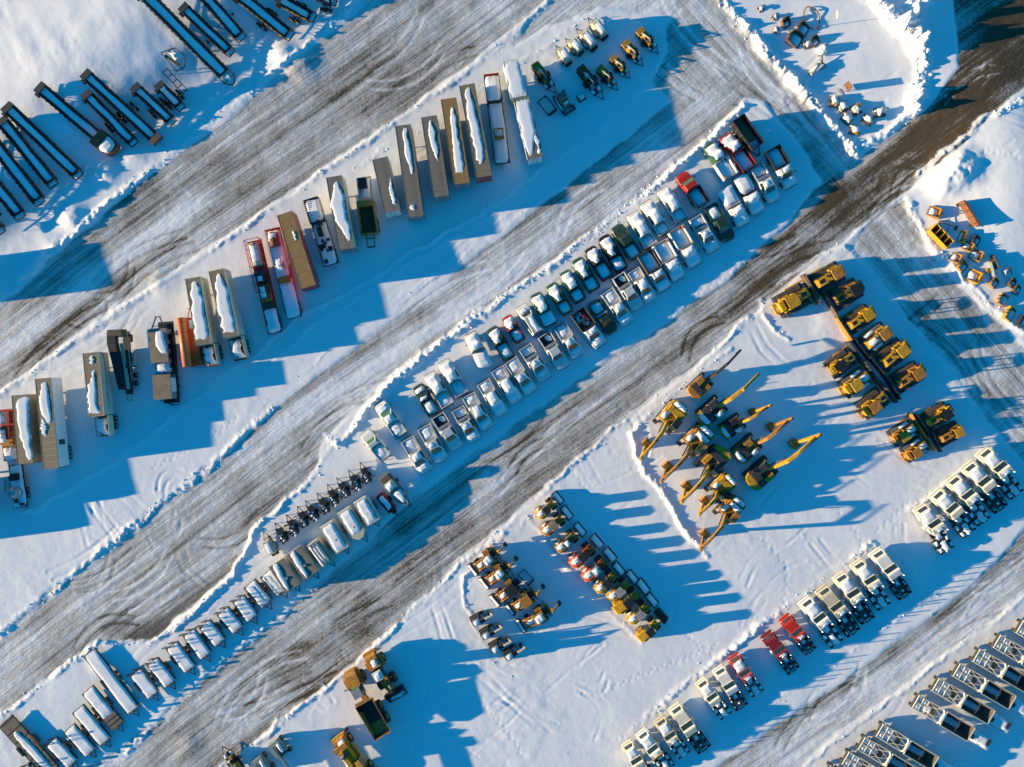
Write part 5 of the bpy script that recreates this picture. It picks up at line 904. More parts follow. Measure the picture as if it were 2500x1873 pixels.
def k_lighttower(K, v=0):
    """dark towable light tower, mast folded, lamps over the drawbar end"""
    rd = random.Random(v); K.part('frame', MB().box((0, 0, .4), (2.2, 1.0, .12)), 'black'); K.part('engine_box', MB().box((-.35, 0, .52), (1.25, .95, .75), (.9, .88)), 'PAINT')
    K.part('mast', MB().beam((1.3, .05, 1.55), (-1.2, .0, 1.25), .16, .2).beam((1.2, .05, 1.55), (1.0, .05, .6), .1), 'steel')
    for i in range(2):
        for s in (-1, 1): K.part('lamp_head', MB().box((-1.15 + i * .55, s * .38, 1.2), (.34, .4, .24), (.7, .7)), 'black')
    for x, y in ((.8, 1), (.8, -1), (-.7, 1), (-.7, -1)): K.part('outrigger', MB().beam((x, y * .4, .5), (x + rd.uniform(-.1, .1), y * (1.0 + rd.random() * .3), .42), .08).cyl((x, y * 1.05, .05), (x, y * 1.05, .8), .06, n=6), 'steel')
    wheels(K, [(-.1, s * .62, .33) for s in (-1, 1)], .33, .22); drawbar(K, 1.1, .4, 1.0)
    for q in range(3 + v % 2): K.part('snow_cover', MB().snow([(-.1 + .28 - q * .42, rd.uniform(-.2, .2), .22), (-.1 - .1 - q * .42, rd.uniform(-.2, .2), .18)], .12, 120 + q + v, 1.28 + .02 * q, ny=4, jit=.05), 'snow_pad')
def k_cargo(K, L, Wd=2.2, roof='white', side='beigeside', vnose=0, snow=1, rack=0, H=2.45):
    out = [(-L / 2, -Wd / 2), (L / 2 - vnose, -Wd / 2)] + ([(L / 2, -Wd * .15), (L / 2, Wd * .15)] if vnose else []) + [(L / 2 - vnose, Wd / 2), (-L / 2, Wd / 2)]
    K.part('body', MB().slab(out, .55, H - .03), side); r = [(x * .985, y * .97) for x, y in out]; K.part('roof', MB().slab(r, H - .03, H + .03, .97), roof)
    for s in (-1, 1): K.part('fender', MB().box((-.2, s * (Wd / 2 + .12), .55), (1.8, .24, .3)), 'grey'); K.part('roof_rail', MB().box((-vnose / 2, s * Wd / 2, H - .1), (L - vnose, .05, .12)), 'alu')
    for s in (-1, 1): K.part('rear_door', MB().box((-L / 2 - .02, s * Wd / 4, .65), (.04, Wd / 2 - .08, H - .9)), 'white')
    wheels(K, [(-.2 + d, s * (Wd / 2 + .1), .36) for d in (-.42, .42) for s in (-1, 1)], .36, .24); drawbar(K, L / 2 - .1, .6, 1.2)
    if snow == 1: K.part('roof_snow', MB().snow([(L / 2 - vnose - .3, -.05, Wd * .34), (0, 0, Wd * .38), (-L / 2 + .3, .05, Wd * .37)], .15, int(L * 20), H + .03, ny=8, per=6, jit=.12, flat=8), 'snow_pad')
    if snow == 2: K.part('roof_snow', MB().snow([(L / 2 - .2, -Wd * .25, .1), (L * .25, -Wd * .22, .4), (-L * .1, -Wd * .2, .5), (-L / 2 + .1, -Wd * .1, .5)], .15, int(L * 21), H + .03, ny=6, per=5, jit=.07), 'snow_pad')
    if rack:
        m = MB()
        for s in (-.6, .0, .6): m.beam((L / 2 - .3, s, H + .25), (-L / 2 + .3, s, H + .25), .14)
        for i in range(5): m.beam((L / 2 - .4 - i * (L - .8) / 4, -.9, H + .14), (L / 2 - .4 - i * (L - .8) / 4, .9, H + .14), .08)
        K.part('roof_rack', m, 'grey'); [K.part('roof_snow', MB().snow([(L / 2 - .3, s, .22), (-L / 2 + .4, s, .24)], .18, 131, H + .12, ny=4, per=6, jit=.05), 'snow_pad') for s in (-.75, -.25, .3)]
    else: K.part('roof_vent', MB().box((L * .1, .1, H + .03), (.4, .4, .16)), 'grey')
def k_flat(K, L, Wd=2.3, deck='wood', snow=1, ramps=1, fend=1, rails=0, planks=0):
    """tilt-deck equipment trailer, drawbar at +X, ramps at -X"""
    x0, x1 = -L / 2 + (1.2 if ramps else .1), L / 2 - 1.2
    K.part('deck', MB().box(((x0 + x1) / 2, 0, .62), (x1 - x0, Wd - .02, .10)), 'steel')
    n = 9
    for i in range(n): K.part('plank', MB().box(((x0 + x1) / 2, -Wd / 2 + Wd * (i + .5) / n, .722), (x1 - x0 - .05, Wd / n - .03, .04)), deck)
    for s in (-1, 1): K.part('side_rail', MB().box(((x0 + x1) / 2, s * (Wd / 2 + .04), .55), (x1 - x0, .08, .22 if not rails else .22)), 'black')
    if rails:
        for s in (-1, 1): K.part('guard_rail', MB().path([(x0, s * Wd / 2, 1.15), (x1, s * Wd / 2, 1.15)], .07).beam((x0, s * Wd / 2, .7), (x0, s * Wd / 2, 1.15), .06).beam((x1, s * Wd / 2, .7), (x1, s * Wd / 2, 1.15), .06).beam(((x0 + x1) / 2, s * Wd / 2, .7), ((x0 + x1) / 2, s * Wd / 2, 1.15), .06), 'brownsteel')
    if fend:
        for s in (-1, 1): K.part('fender', MB().box(((x0 + x1) / 2 - .3, s * (Wd / 2 + .2), .78), (1.9, .34, .07)), 'black')
    wheels(K, [((x0 + x1) / 2 - .3 + d, s * (Wd / 2 + .2), .38) for d in (-.45, .45) for s in (-1, 1)], .38, .26); drawbar(K, x1, .7, 1.25, 'black')
    if ramps:
        for s in (-1, 1): K.part('ramp', MB().path([(x0, s * .95, .65), (x0 - .5, s * .95, 2.1)], .1).path([(x0, s * .45, .65), (x0 - .5, s * .45, 2.1)], .1).beam((x0 - .5, s * .95, 2.1), (x0 - .5, s * .45, 2.1), .1).beam((x0 - .25, s * .95, 1.4), (x0 - .25, s * .45, 1.4), .08).beam((x0 - .12, s * .95, 1.0), (x0 - .12, s * .45, 1.0), .08), 'black')
    if snow == 3: x1s = x1 - (x1 - x0) * .3; K.part('deck_snow', MB().snow([(x1s, 0, Wd / 2 - .06), (x0 + .1, 0, Wd / 2 - .06)], .12, 171, .765, ny=8, per=14, jit=.07, flat=14), 'snow_pad'); [K.part('cross_member', MB().box((x1 - .1 - i * (x1 - x1s) / 3, 0, .765), (.1, Wd - .1, .05)), 'steel') for i in range(3)]
    if snow == 4:
        K.part('deck_snow', MB().snow([(x1 - .3, .1, Wd * .2), ((x0 + x1) / 2, 0, Wd * .26), (x0 + 3, -.1, Wd * .16), (x0 + 2.6, -.1, .2)], .12, 172, .765, ny=6, per=8, jit=.08), 'snow_pad')
        for i in range(7): K.part('cross_member', MB().box((x0 + .3 + i * (x1 - x0 - .6) / 6, 0, .765), (.12, Wd - .1, .04)), 'steel')
    if snow in (1, 2): K.part('deck_snow', MB().snow([(x1 - .08, 0, Wd / 2 - .06), (x0 + .1, 0, Wd / 2 - .06)], .11 if snow == 1 else .06, int(L * 30), .765, ny=8, per=14, jit=.07, flat=14), 'snow_pad')
    K.part('winch_post', MB().box((x1 + .1, 0, .7), (.3, .4, .5)), 'brownsteel')
def k_boat(K):
    """open workboat with a cabin on a trailer"""
    o = [(-3.2, -1.05), (1.0, -1.15), (2.4, -.75), (3.4, 0), (2.4, .75), (1.0, 1.15), (-3.2, 1.05)]
    K.part('hull', MB().slab([(x * .9, y * .75) for x, y in o], .7, 1.6, 1.22), 'bluegrey'); K.part('gunwale', MB().path([(x, y, 1.66) for x, y in o] + [(-3.2, -1.05, 1.66)], .14), 'grey'); K.part('deck_snow', MB().snow([(2.7, 0, .3), (1.2, 0, .8), (.2, 0, .85)], .22, 133, 1.62, ny=6), 'snow_pad')
    c = K.part('cabin', MB().box((-1.1, 0, 1.6), (1.9, 1.7, 1.2), (.85, .85)), 'hazel'); K.part('roof_snow', MB().snow([(-.4, 0, .66), (-1.8, 0, .66)], .2, 134, 2.8), 'snow_pad', par=c); K.part('windshield', MB().plate([(-.13, -.7, 2.0), (-.13, .7, 2.0), (-.28, .66, 2.7), (-.28, -.66, 2.7)], .02), 'glass', par=c)
    K.part('stern_cover', MB().slab([(-3.1, -.95), (-2.1, -1.0), (-2.1, 1.0), (-3.1, .95)], 1.6, 2.1, .8), 'brownsteel'); K.part('trailer_frame', MB().path([(-3.0, -.9, .5), (1.5, -.9, .5), (4.0, 0, .5), (1.5, .9, .5), (-3.0, .9, .5)], .14), 'steel'); wheels(K, [(-1.2, s * 1.15, .36) for s in (-1, 1)], .36, .24)
def k_redtrailer(K):
    K.part('body', MB().slab([(-2.1, -.8), (1.8, -.8), (2.1, -.5), (2.1, .5), (1.8, .8), (-2.1, .8)], .5, 1.7, .95), 'red'); K.part('roof_snow', MB().snow([(1.6, .05, .5), (-1.8, .05, .52)], .18, 135, 1.7), 'snow_pad'); K.part('lid', MB().box((0, 0, 1.7), (3.7, 1.35, .04)), 'darkred'); drawbar(K, 2.0, .5, 1.1, 'black'); K.part('hose_reel', MB().cyl((2.35, -.35, .9), (2.35, .35, .9), .3), 'black')
    for s in (-1, 1): K.part('fender', MB().box((-.2, s * .93, .72), (1.2, .26, .06)), 'black')
    wheels(K, [(-.2, s * .93, .36) for s in (-1, 1)], .36, .24)
def k_belly(K, v=0, L=15.2):
    """belly-dump trailer: axle frame, braced hopper, long deck"""
    p = L / 2; K.part('end_plate', MB().box((p - .06, 0, 1.5), (.12, 2.5, .45)), 'steel'); cell = MB(); z = 2.0
    for s in (-1, 0, 1): cell.beam((p - .1, s * 1.2, z), (p - 2.2, s * 1.2, z), .12, .2)
    for x in (p - .2, p - 1.2, p - 2.2): cell.beam((x, -1.2, z), (x, 1.2, z), .12, .2)
    K.part('axle_frame', cell, 'PAINT')
    for s in (-1, 1): K.part('side_beam', MB().beam((p - .1, s * 1.26, 1.75), (p - 5.0, s * 1.26, 2.25), .12, .22), 'PAINT'); K.part('brace', MB().beam((p - 2.3, s * .25, 2.0), (p - 4.9, s * 1.2, 2.3), .1).beam((p - 2.3, s * 1.2, 2.0), (p - 4.9, s * .1, 2.3), .07), 'PAINT')
    K.part('floor_plate', MB().box((p - 3.5, 0, 1.0), (2.6, 2.3, .08)), 'greyroof'); K.part('arch', MB().path([(p - 5.0, -1.3, 2.1), (p - 5.05, -.8, 2.7), (p - 5.05, .8, 2.7), (p - 5.0, 1.3, 2.1)], .3, .28), 'PAINT')
    h0, h1 = p - 5.2, p - 10.6; zt = 2.75
    b = MB()
    for s in (-1, 1): b.plate([(h0, s * 1.3, zt), (h1, s * 1.3, zt), (h1 + 1.0, s * .45, .7), (h0 - 1.0, s * .45, .7)], .06 * s)
    b.plate([(h0, -1.3, zt), (h0, 1.3, zt), (h0 - 1.0, .45, .7), (h0 - 1.0, -.45, .7)], .06).plate([(h1, 1.3, zt), (h1, -1.3, zt), (h1 + 1.0, -.45, .7), (h1 + 1.0, .45, .7)], .06)
    hi = K.part('hopper', b, 'brownsteel'); K.part('hopper_rim', MB().path([(h0, -1.32, zt), (h1, -1.32, zt), (h1, 1.32, zt), (h0, 1.32, zt), (h0, -1.32, zt)], .12), 'PAINT', par=hi); K.part('hopper_bar', MB().beam(((h0 + h1) / 2, -1.3, zt - .05), ((h0 + h1) / 2, 1.3, zt - .05), .1), 'steel', par=hi)  # dark brown plates put the shade inside the hopper into the colour
    K.part('hopper_snow', MB().snow([(h0 - .7, .1, .7, 1.1), (h0 - 1.3, .1, .66, .95), (h1 + 1.6, .0, .66, .95), (h1 + 1.1, -.1, .6, 1.05)], .25, 141 + v, jit=.05), 'snow_pad')
    K.part('gooseneck', MB().box(((h1 - p) / 2 - .02, 0, 1.35), (h1 + p, 2.0, .3)).beam((h1 - .1, -1.2, 1.6), (-p, -1.1, 1.5), .12).beam((h1 - .1, 1.2, 1.6), (-p, 1.1, 1.5), .12), 'PAINT'); K.part('deck_snow', MB().snow([(h1 - .2, 0, 1.0), (-p + .2, 0, .95)], .22, 142 + v, 1.66, ny=8, per=12, jit=.12), 'snow_pad'); K.part('machinery', MB().box((h1 - .9, .3, 1.66), (.7, .8, .4)).box((-p + .7, -.2, 1.66), (.6, 1.1, .3)), 'steel')
    wheels(K, [(x, s * .95, .5) for x in (p - .9, p - 2.3) for s in (-1, 1)], .5, .55); K.part('floor_snow', MB().snow([(p - 2.5, 0, .9, 1.08), (p - 3.4, .2, .7, 1.08), (p - 4.0, .3, .3, 1.08)], .12, 145 + v, jit=.15), 'snow_pad'); K.part('frame_snow', MB().snow([(p - .4, .6, .45, 1.9), (p - 1.1, .6, .45, 1.9)], .15, 143 + v, ny=4), 'snow_pad'); K.part('frame_snow', MB().snow([(p - .35, -.6, .48, 1.85), (p - 1.05, -.55, .4, 1.85)], .15, 146 + v, ny=4), 'snow_pad'); K.part('frame_snow', MB().snow([(p - 1.35, .6, .4, 1.85), (p - 2.05, .6, .48, 1.85)], .12, 147 + v, ny=4), 'snow_pad'); K.part('frame_snow', MB().snow([(p - 1.3, -.6, .45, 1.9), (p - 2.1, -.6, .45, 1.9)], .15, 144 + v, ny=4), 'snow_pad')
    for s in (-1, 1): K.part('landing_leg', MB().box((-p + 3, s * .9, .05), (.16, .16, 1.4)), 'steel')
# ---------------------------------------------------------------- machine attachments left on the snow
def k_bucket(K, a=1.5, w=1.6, h=.9, mt='yellow2', teeth=4, snow=1, ears=1):
    b = MB().prism([(a / 2, .1), (a / 2 - .15, .05), (-a / 2 + .25, .04), (-a / 2, .3), (-a / 2 + .05, h), (-a / 2 + .3, h), (-a / 2 + .12, .8 * h), (-a / 2 + .1, .4), (-a / 2 + .35, .14), (a / 2, .16)], -w / 2, w / 2)
    for s in (-1, 1): b.prism([(a / 2, .1), (-a / 2, .1), (-a / 2 + .05, h), (-a / 2 + .35, h), (a / 2, .35)], s * w / 2, s * (w / 2 + .06))
    K.part('shell', b, mt)
    for i in range(teeth): K.part('tooth', MB().box((a / 2 + .1, -w / 2 + w * (i + .5) / teeth, .08), (.3, .12, .1), (.5, 1)), 'steel')
    if ears:
        for s in (-1, 1): K.part('hanger', MB().prism([(-a / 2 - .02, h * .5), (-a / 2 - .3, h * .9), (-a / 2 - .1, h + .25), (-a / 2 + .25, h)], s * .2, s * .3), 'steel')
    if snow: K.part('snow_cover', MB().snow([(a / 2 - .1, 0, w / 2 - .08), (-a / 2 + .4, 0, w / 2 - .08)], .25, int(w * 50), .14, jit=.05), 'snow_pad')
def k_crate(K):
    """yellow four-bay sorting box"""
    for s in (-1, 1): K.part('side_wall', MB().prism([(-2.1, .1), (2.1, .1), (2.1, 1.5), (-2.1, 1.5)], s * .78, s * .84), 'yellow')
    for i in range(5): K.part('divider', MB().box((-2.07 + i * 1.035, 0, .1), (.08, 1.58, 1.38)), 'yellow')
    K.part('floor', MB().box((0, 0, .1), (4.0, 1.5, .06)), 'brownsteel'); K.part('sloped_front', MB().prism([(-2.1, .05), (2.1, .05), (2.1, .9), (-2.1, .9)], .86, 1.1), 'yellow')
    for i in range(3): K.part('lug', MB().box((-1.2 + i * .5, 1.15, .4), (.12, .12, .5)), 'brownsteel')
def k_beam(K, L=4.6, mt='rust'):
    K.part('panel', MB().box((0, 0, .1), (L, .4, 1.5), (.96, .8)), mt); K.part('bracket', MB().box((L / 2 - .2, .5, .2), (.5, .7, .3)).beam((L / 2, .2, 1.3), (L / 2 + .7, .9, .7), .12), mt)
    for i in range(4): K.part('rib', MB().box((-L / 2 + .6 + i * (L - 1.2) / 3, -.25, .2), (.12, .12, 1.25)), 'brownsteel')
    K.part('foot', MB().box((-L / 2 + .3, 0, 0), (.5, 1.2, .12)), 'brownsteel'); K.part('foot', MB().box((L / 2 - .5, 0, 0), (.5, 1.2, .12)), 'brownsteel')
def k_blade(K, L=2.6, mt='steel'):
    K.part('moldboard', MB().prism([(.15, .05), (-.05, .4), (.0, .8), (.2, 1.0), (.1, 1.02), (-.12, .85), (-.17, .4), (.03, .05)], -L / 2, L / 2), mt)
    for s in (-1, 1): K.part('end_plate', MB().box((.05, s * (L / 2 + .02), .05), (.5, .05, .95)), mt)
    K.part('mount', MB().box((-.5, 0, .3), (.7, .8, .4)), 'yellow2' if mt != 'rust' else 'rust'); K.part('snow_cover', MB().snow([(.55, 0, L * .42), (.2, 0, L * .45)], .15, 151, .04, ny=4), 'snow_pad')
def k_reel(K):
    K.part('ring', MB().path([(1.4 * math.cos(R(a)), 1.75 * math.sin(R(a)) * (1 - .2 * math.cos(R(2 * a + 40))), .35 + .12 * math.sin(R(3 * a))) for a in range(0, 361, 18)], .13), 'rust')
    for a in (30, 150, 270): K.part('strap', MB().box((1.4 * math.cos(R(a)), 1.75 * math.sin(R(a)) * (1 - .2 * math.cos(R(2 * a + 40))), .22), (.25, .25, .3)), 'steel')
def k_breaker(K):
    K.part('barrel', MB().cyl((-1.5, 0, .5), (.6, 0, .6), .42, .36, 14), 'hazel'); K.part('collar', MB().cyl((.6, 0, .6), (1.3, 0, .65), .28, .22, 12), 'hazel'); K.part('bracket', MB().path([(1.2, -.5, .3), (1.9, .6, .9), (1.7, 1.1, .4)], .14).path([(.4, -.9, .1), (1.2, -1.2, .5), (1.4, -.4, .5)], .12), 'steel'); K.part('cap', MB().cyl((-1.62, 0, .5), (-1.5, 0, .5), .47, n=14), 'hazel'); K.part('snow_cover', MB().snow([(.3, 0, .2), (-1.2, 0, .25)], .15, 152, .9, ny=4), 'snow_pad')
def k_bin(K):
    K.part('barrel', MB().slab([(-.7, -.7), (0, -.95), (.7, -.7), (.9, 0), (.7, .7), (0, .95), (-.7, .7), (-.9, 0)], .05, 1.1, .8), 'white'); K.part('snow_cover', MB().snow([(.5, 0, .5), (-.5, 0, .5)], .2, 153, 1.1, ny=4), 'snow_pad'); K.part('hatch', MB().cyl((.45, .25, 1.1), (.45, .25, 1.3), .14, n=8), 'black')
def k_pallet(K, v=0):
    rd = random.Random(v); K.part('pallet', MB().box((0, 0, .05), (1.5, 1.3, .15)), 'wood')
    for i in range(3): K.part('casting', MB().box((rd.uniform(-.4, .4), rd.uniform(-.35, .35), .2), (rd.uniform(.4, .9), rd.uniform(.3, .7), rd.uniform(.3, .7)), (.8, .8)), ('yellow2', 'brownsteel', 'hazel')[(v + i) % 3])
    K.part('pipe', MB().cyl((-.7, rd.uniform(-.4, .4), .3), (.8, rd.uniform(-.4, .4), .45), .12, n=8), 'hazel'); K.part('snow_cover', MB().snow([(.55, .1, .45), (-.5, -.1, .45)], .2, 154 + v, .62, ny=4, jit=.12), 'snow_pad')
def k_cross(K):
    K.part('pole', MB().cyl((-1.6, 0, .4), (1.6, 0, .45), .06, n=8), 'rust'); K.part('arm', MB().cyl((.2, -1.3, .45), (-.2, 1.3, .4), .05, n=8), 'rust'); K.part('base', MB().box((1.5, 0, 0), (.3, .8, .4)), 'rust'); K.part('base', MB().box((-1.5, 0, 0), (.3, .5, .38)), 'rust')
def k_sign(K):
    K.part('panel', MB().box((0, 0, .35), (1.3, .06, 1.6)), 'rust'); K.part('post', MB().box((-.55, -.06, 0), (.08, .08, 1.9)), 'brownsteel'); K.part('post', MB().box((.55, -.06, 0), (.08, .08, 1.9)), 'brownsteel'); K.part('stay', MB().beam((0, -.1, 1.2), (0, -1.1, .1), .07).beam((-.6, -1.1, .1), (.6, -1.1, .1), .07), 'rust')
def k_pole(K):
    K.part('post', MB().cyl((0, 0, 0), (0, 0, 3.3), .05, n=8), 'grey'); K.part('panel', MB().box((0, 0, 3.3), (.06, 1.4, .9)), 'signblue')
def k_frame(K):
    o = [(-1.5, -.9), (1.5, -.9), (1.5, .9), (-1.5, .9), (-1.5, -.9)]; K.part('frame', MB().path([(x, y, .35) for x, y in o], .14).path([(1.5, -.9, .8), (1.5, .9, .8)], .2, .25), 'steel'); K.part('tooth_rail', MB().box((1.6, 0, .3), (.3, 1.7, .35)), 'black'); K.part('leg', MB().box((-1.4, -.8, 0), (.15, .15, .35)).box((-1.4, .8, 0), (.15, .15, .35)), 'steel')
def k_roller(K):
    K.part('body', MB().box((0, 0, .5), (2.6, 1.5, 1.0), (.85, .85)), 'greyroof'); K.part('canopy', MB().box((.3, 0, 1.6), (1.0, 1.3, .6), (.9, .9)), 'greyroof'); K.part('exhaust_stack', MB().cyl((1.2, .4, 1.4), (1.7, .4, 2.1), .12, n=8), 'orangetank')
    for s in (-1, 1): K.part('track', track(-1.9, 1.6, .7, s * .8 if s > 0 else -1.2, 1.2 if s > 0 else -.8, .25), 'steel'); K.part('track_snow', MB().snow([(1.2, s * 1.0, .18), (-1.5, s * 1.0, .18)], .12, 155, .72, ny=4), 'snow_pad')
    K.part('blade', MB().box((-2.2, 0, .1), (.15, 2.4, .7)), 'black'); K.part('snow_cover', MB().snow([(-.5, 0, .5), (-1.1, 0, .5)], .15, 156, 1.48, ny=4), 'snow_pad')
# ================================================================ the yard, row by row
def lab(desc, i, where): return f"{desc}, {ORD[i]} from left {where}"
# ---- pickups parked nose-up along the upper side of the double row
UP = [('P1', (170, 1190), (450, 1540), 'white', 'reg', 'clean', 'snow', 'greenglass', 'white bare-hooded pickup with green windshield'),
 ('P1', (370, 800), (660, 1230), 'white', 'ext', 'hoodroof', 'snow', 'greenglass', 'white pickup with snowy hood, cab and bed'),
 ('P1', (880, 560), (1100, 940), 'darkgreen', 'reg', 'hoodroof', 'snow', 'glass', 'dark green pickup with snow slab on hood'),
 ('P1', (1040, 400), (1290, 830), 'white', 'ext', 'full', 'snow', 'glass', 'white pickup wholly capped in snow'),
 ('P1', (1230, 230), (1480, 680), 'white', 'ext', 'full', 'snow', 'glass', 'snow-capped white pickup with holes in its snow'),
 ('P2', (150, 960), (370, 1420), 'cream', 'T:flat', 'full', '', 'glass', 'cream flatbed truck with black headboard'),
 ('P2', (440, 890), (680, 1290), 'darkgreen', 'reg', 'tongue', 'snow', 'glass', 'dark green pickup with a tongue of snow'),
 ('P2', (640, 740), (830, 1060), 'red', 'reg', 'tongue', 'snow', 'glass', 'small red pickup with snowy hood'),
 ('P2', (840, 590), (1070, 960), 'white', 'suv', 'part', '', 'glass', 'long white wagon with ribbed roof'),
 ('P2', (1030, 430), (1240, 840), 'green', 'ext', 'full', 'tonneau', 'glass', 'green pickup with rounded white bed cover'),
 ('P2', (1240, 300), (1470, 680), 'green', 'ext', 'tongue', 'snow', 'glass', 'green pickup with green stripe through cab snow'),
 ('P2', (1420, 130), (1640, 520), 'green', 'ext', 'full', 'snow', 'glass', 'green pickup with snow to its cab roof'),
 ('P2', (1590, -40), (1830, 370), 'green', 'ext', 'tongue', 'snow', 'glass', 'green pickup with snow tongue over cab'),
 ('P3', (490, 860), (740, 1260), 'black', 'reg', 'tongue', 'snow', 'glass', 'black pickup with snow tongue over cab'),
 ('P3', (680, 700), (930, 1150), 'black', 'ext', 'tongue', 'snow', 'glass', 'dark pickup with snow hooked over its cab'),
 ('P3', (850, 560), (1120, 980), 'darkgreen', 'ext', 'clean', 'snow', 'glass', 'clean dark green pickup swept of snow'),
 ('P3', (1070, 390), (1320, 830), 'white', 'crew', 'full', 'snow', 'glass', 'big white crew pickup under smooth snow'),
 ('P3', (1250, 240), (1510, 660), 'white', 'crew', 'full', 'snow', 'glass', 'white crew pickup with full bed of snow'),
 ('P3', (1480, 60), (1740, 480), 'white', 'crew', 'full', 'snow', 'glass', 'white crew pickup beside the red-cab truck'),
 ('P4', (340, 910), (640, 1340), 'red', 'T:dump', 'none', 'black', 'greenglass', 'red-cab truck with black dump bed'),
 ('P4', (720, 510), (1010, 960), 'green', 'T:utility', 'full', 'white', 'glass', 'green utility truck with tool bins'),
 ('P4', (930, 390), (1260, 850), 'red', 'T:dump', 'full', 'darkred', 'glass', 'red dump truck with red bed walls')]
GU = 'pickups and trucks in the upper row'
for i, (cr, a, b, pt, cab, sn, bd, gl, ds) in enumerate(UP):
    if cab.startswith('T:'): put(kind(k_truck, cab[2:], sn, glass=gl, v=i), 'work_truck', lab(ds, i, 'in upper pickup row'), 'truck', GU, cr, a, b, 1.2, 6.2, pt, paint2=bd or pt, smin=.95, W_=1.17, zs=1.12)
    else: put(kind(k_pickup, cab, sn, bd or 'none', gl, v=i % 6), 'pickup_truck' if cab != 'suv' else 'wagon', lab(ds, i, 'in upper pickup row'), 'pickup' if cab != 'suv' else 'van', GU, cr, a, b, 1.2, 5.7, pt, W_=1.16, zs=1.13)
# ---- pickups parked nose-down along the lower side
LO = [('P1', (730, 1270), (1010, 1740), 'white', 'ext', 'hoodroof', 'snow', 'glass', 'white pickup, snowy bed and roof'),
 ('P1', (960, 1110), (1220, 1580), 'white', 'ext', 'part', 'snow', 'glass', 'white pickup with ribbed roof showing'),
 ('P1', (1140, 950), (1430, 1420), 'white', 'ext', 'clean', 'dark', 'glass', 'white pickup with empty dark bed and toolbox'),
 ('P1', (1420, 870), (1660, 1300), 'white', 'ext', 'part', 'rack', 'glass', 'white pickup with silver bed toolbox'),
 ('P1', (1560, 690), (1830, 1140), 'white', 'crew', 'hoodroof', 'snow', 'glass', 'white crew pickup with peaked bed snow'),
 ('P1', (1760, 510), (2030, 950), 'white', 'crew', 'full', 'snow', 'glass', 'snow-buried white crew pickup'),
 ('P1', (1950, 330), (2230, 780), 'white', 'crew', 'full', 'snow', 'glass', 'white crew pickup with bar over bed snow'),
 ('P2', (690, 1320), (990, 1760), 'white', 'ext', 'part', 'snow', 'glass', 'white pickup with black-edged bed'),
 ('P2', (880, 1130), (1180, 1590), 'white', 'ext', 'part', 'rack', 'glass', 'white pickup with half-swept ribbed roof'),
 ('P2', (1140, 970), (1430, 1430), 'white', 'ext', 'clean', 'dark', 'glass', 'swept white pickup with black bed'),
 ('P2', (1360, 860), (1620, 1270), 'white', 'ext', 'part', 'snow', 'glass', 'white pickup with snow clump on its roof'),
 ('P2', (1590, 660), (1920, 1130), 'white', 'T:loaded', 'hood', 'brownsteel', 'glass', 'white truck with wide box of colourful junk'),
 ('P2', (1820, 540), (2080, 950), 'darkgreen', 'reg', 'clean', 'rack', 'glass', 'dark green pickup with swept cab'),
 ('P2', (1990, 390), (2290, 830), 'white', 'ext', 'hoodroof', 'snow', 'glass', 'white pickup with drifted bed'),
 ('P3', (870, 1220), (1160, 1680), 'white', 'ext', 'clean', 'dark', 'glass', 'white pickup with bed box and bare ribbed roof'),
 ('P3', (1080, 1160), (1330, 1570), 'white', 'crew', 'hoodroof', 'snow', 'glass', 'white crew pickup with snow-heaped bed'),
 ('P3', (1220, 930), (1520, 1420), 'white', 'T:stake', 'hood', 'brownsteel', 'glass', 'white truck with dark high-sided bed'),
 ('P3', (1430, 790), (1710, 1280), 'white', 'T:utility', 'full', 'white', 'glass', 'white utility truck with orange beacon at rear'),
 ('P3', (1640, 610), (1930, 1100), 'white', 'T:utility', 'full', 'hazel', 'glass', 'white utility truck with cream bins'),
 ('P3', (1910, 440), (2180, 900), 'white', 'ext', 'part', 'rack', 'glass', 'white pickup beside the dark green pickup'),
 ('P4', (740, 1350), (1010, 1800), 'darkgreen', 'ext', 'clean', 'snow', 'glass', 'dark green pickup with smooth bed snow'),
 ('P4', (920, 1110), (1200, 1600), 'white', 'T:flat', 'full', 'white', 'glass', 'white flatbed with lined deck snow'),
 ('P4', (1130, 930), (1400, 1440), 'white', 'T:flat', 'full', 'black', 'glass', 'white flatbed with black headboard'),
 ('P4', (1360, 800), (1620, 1290), 'white', 'ext', 'part', 'rack', 'glass', 'white pickup with silver crossbox'),
 ('P4', (1550, 570), (1850, 1090), 'white', 'T:dump', 'hood', 'black', 'glass', 'white truck with black dump bed')]
GL = 'pickups and trucks in the lower row'
for i, (cr, a, b, pt, cab, sn, bd, gl, ds) in enumerate(LO):
    if cab.startswith('T:'): put(kind(k_truck, cab[2:], sn, glass=gl, v=i), 'work_truck', lab(ds, i, 'in lower pickup row'), 'truck', GL, cr, b, a, 1.2, 6.2, pt, paint2=bd or pt, smin=.95, W_=1.17, zs=1.12)
    else: put(kind(k_pickup, cab, sn, bd or 'none', gl, v=i % 6), 'pickup_truck', lab(ds, i, 'in lower pickup row'), 'pickup', GL, cr, b, a, 1.2, 5.7, pt, W_=1.16, zs=1.13)
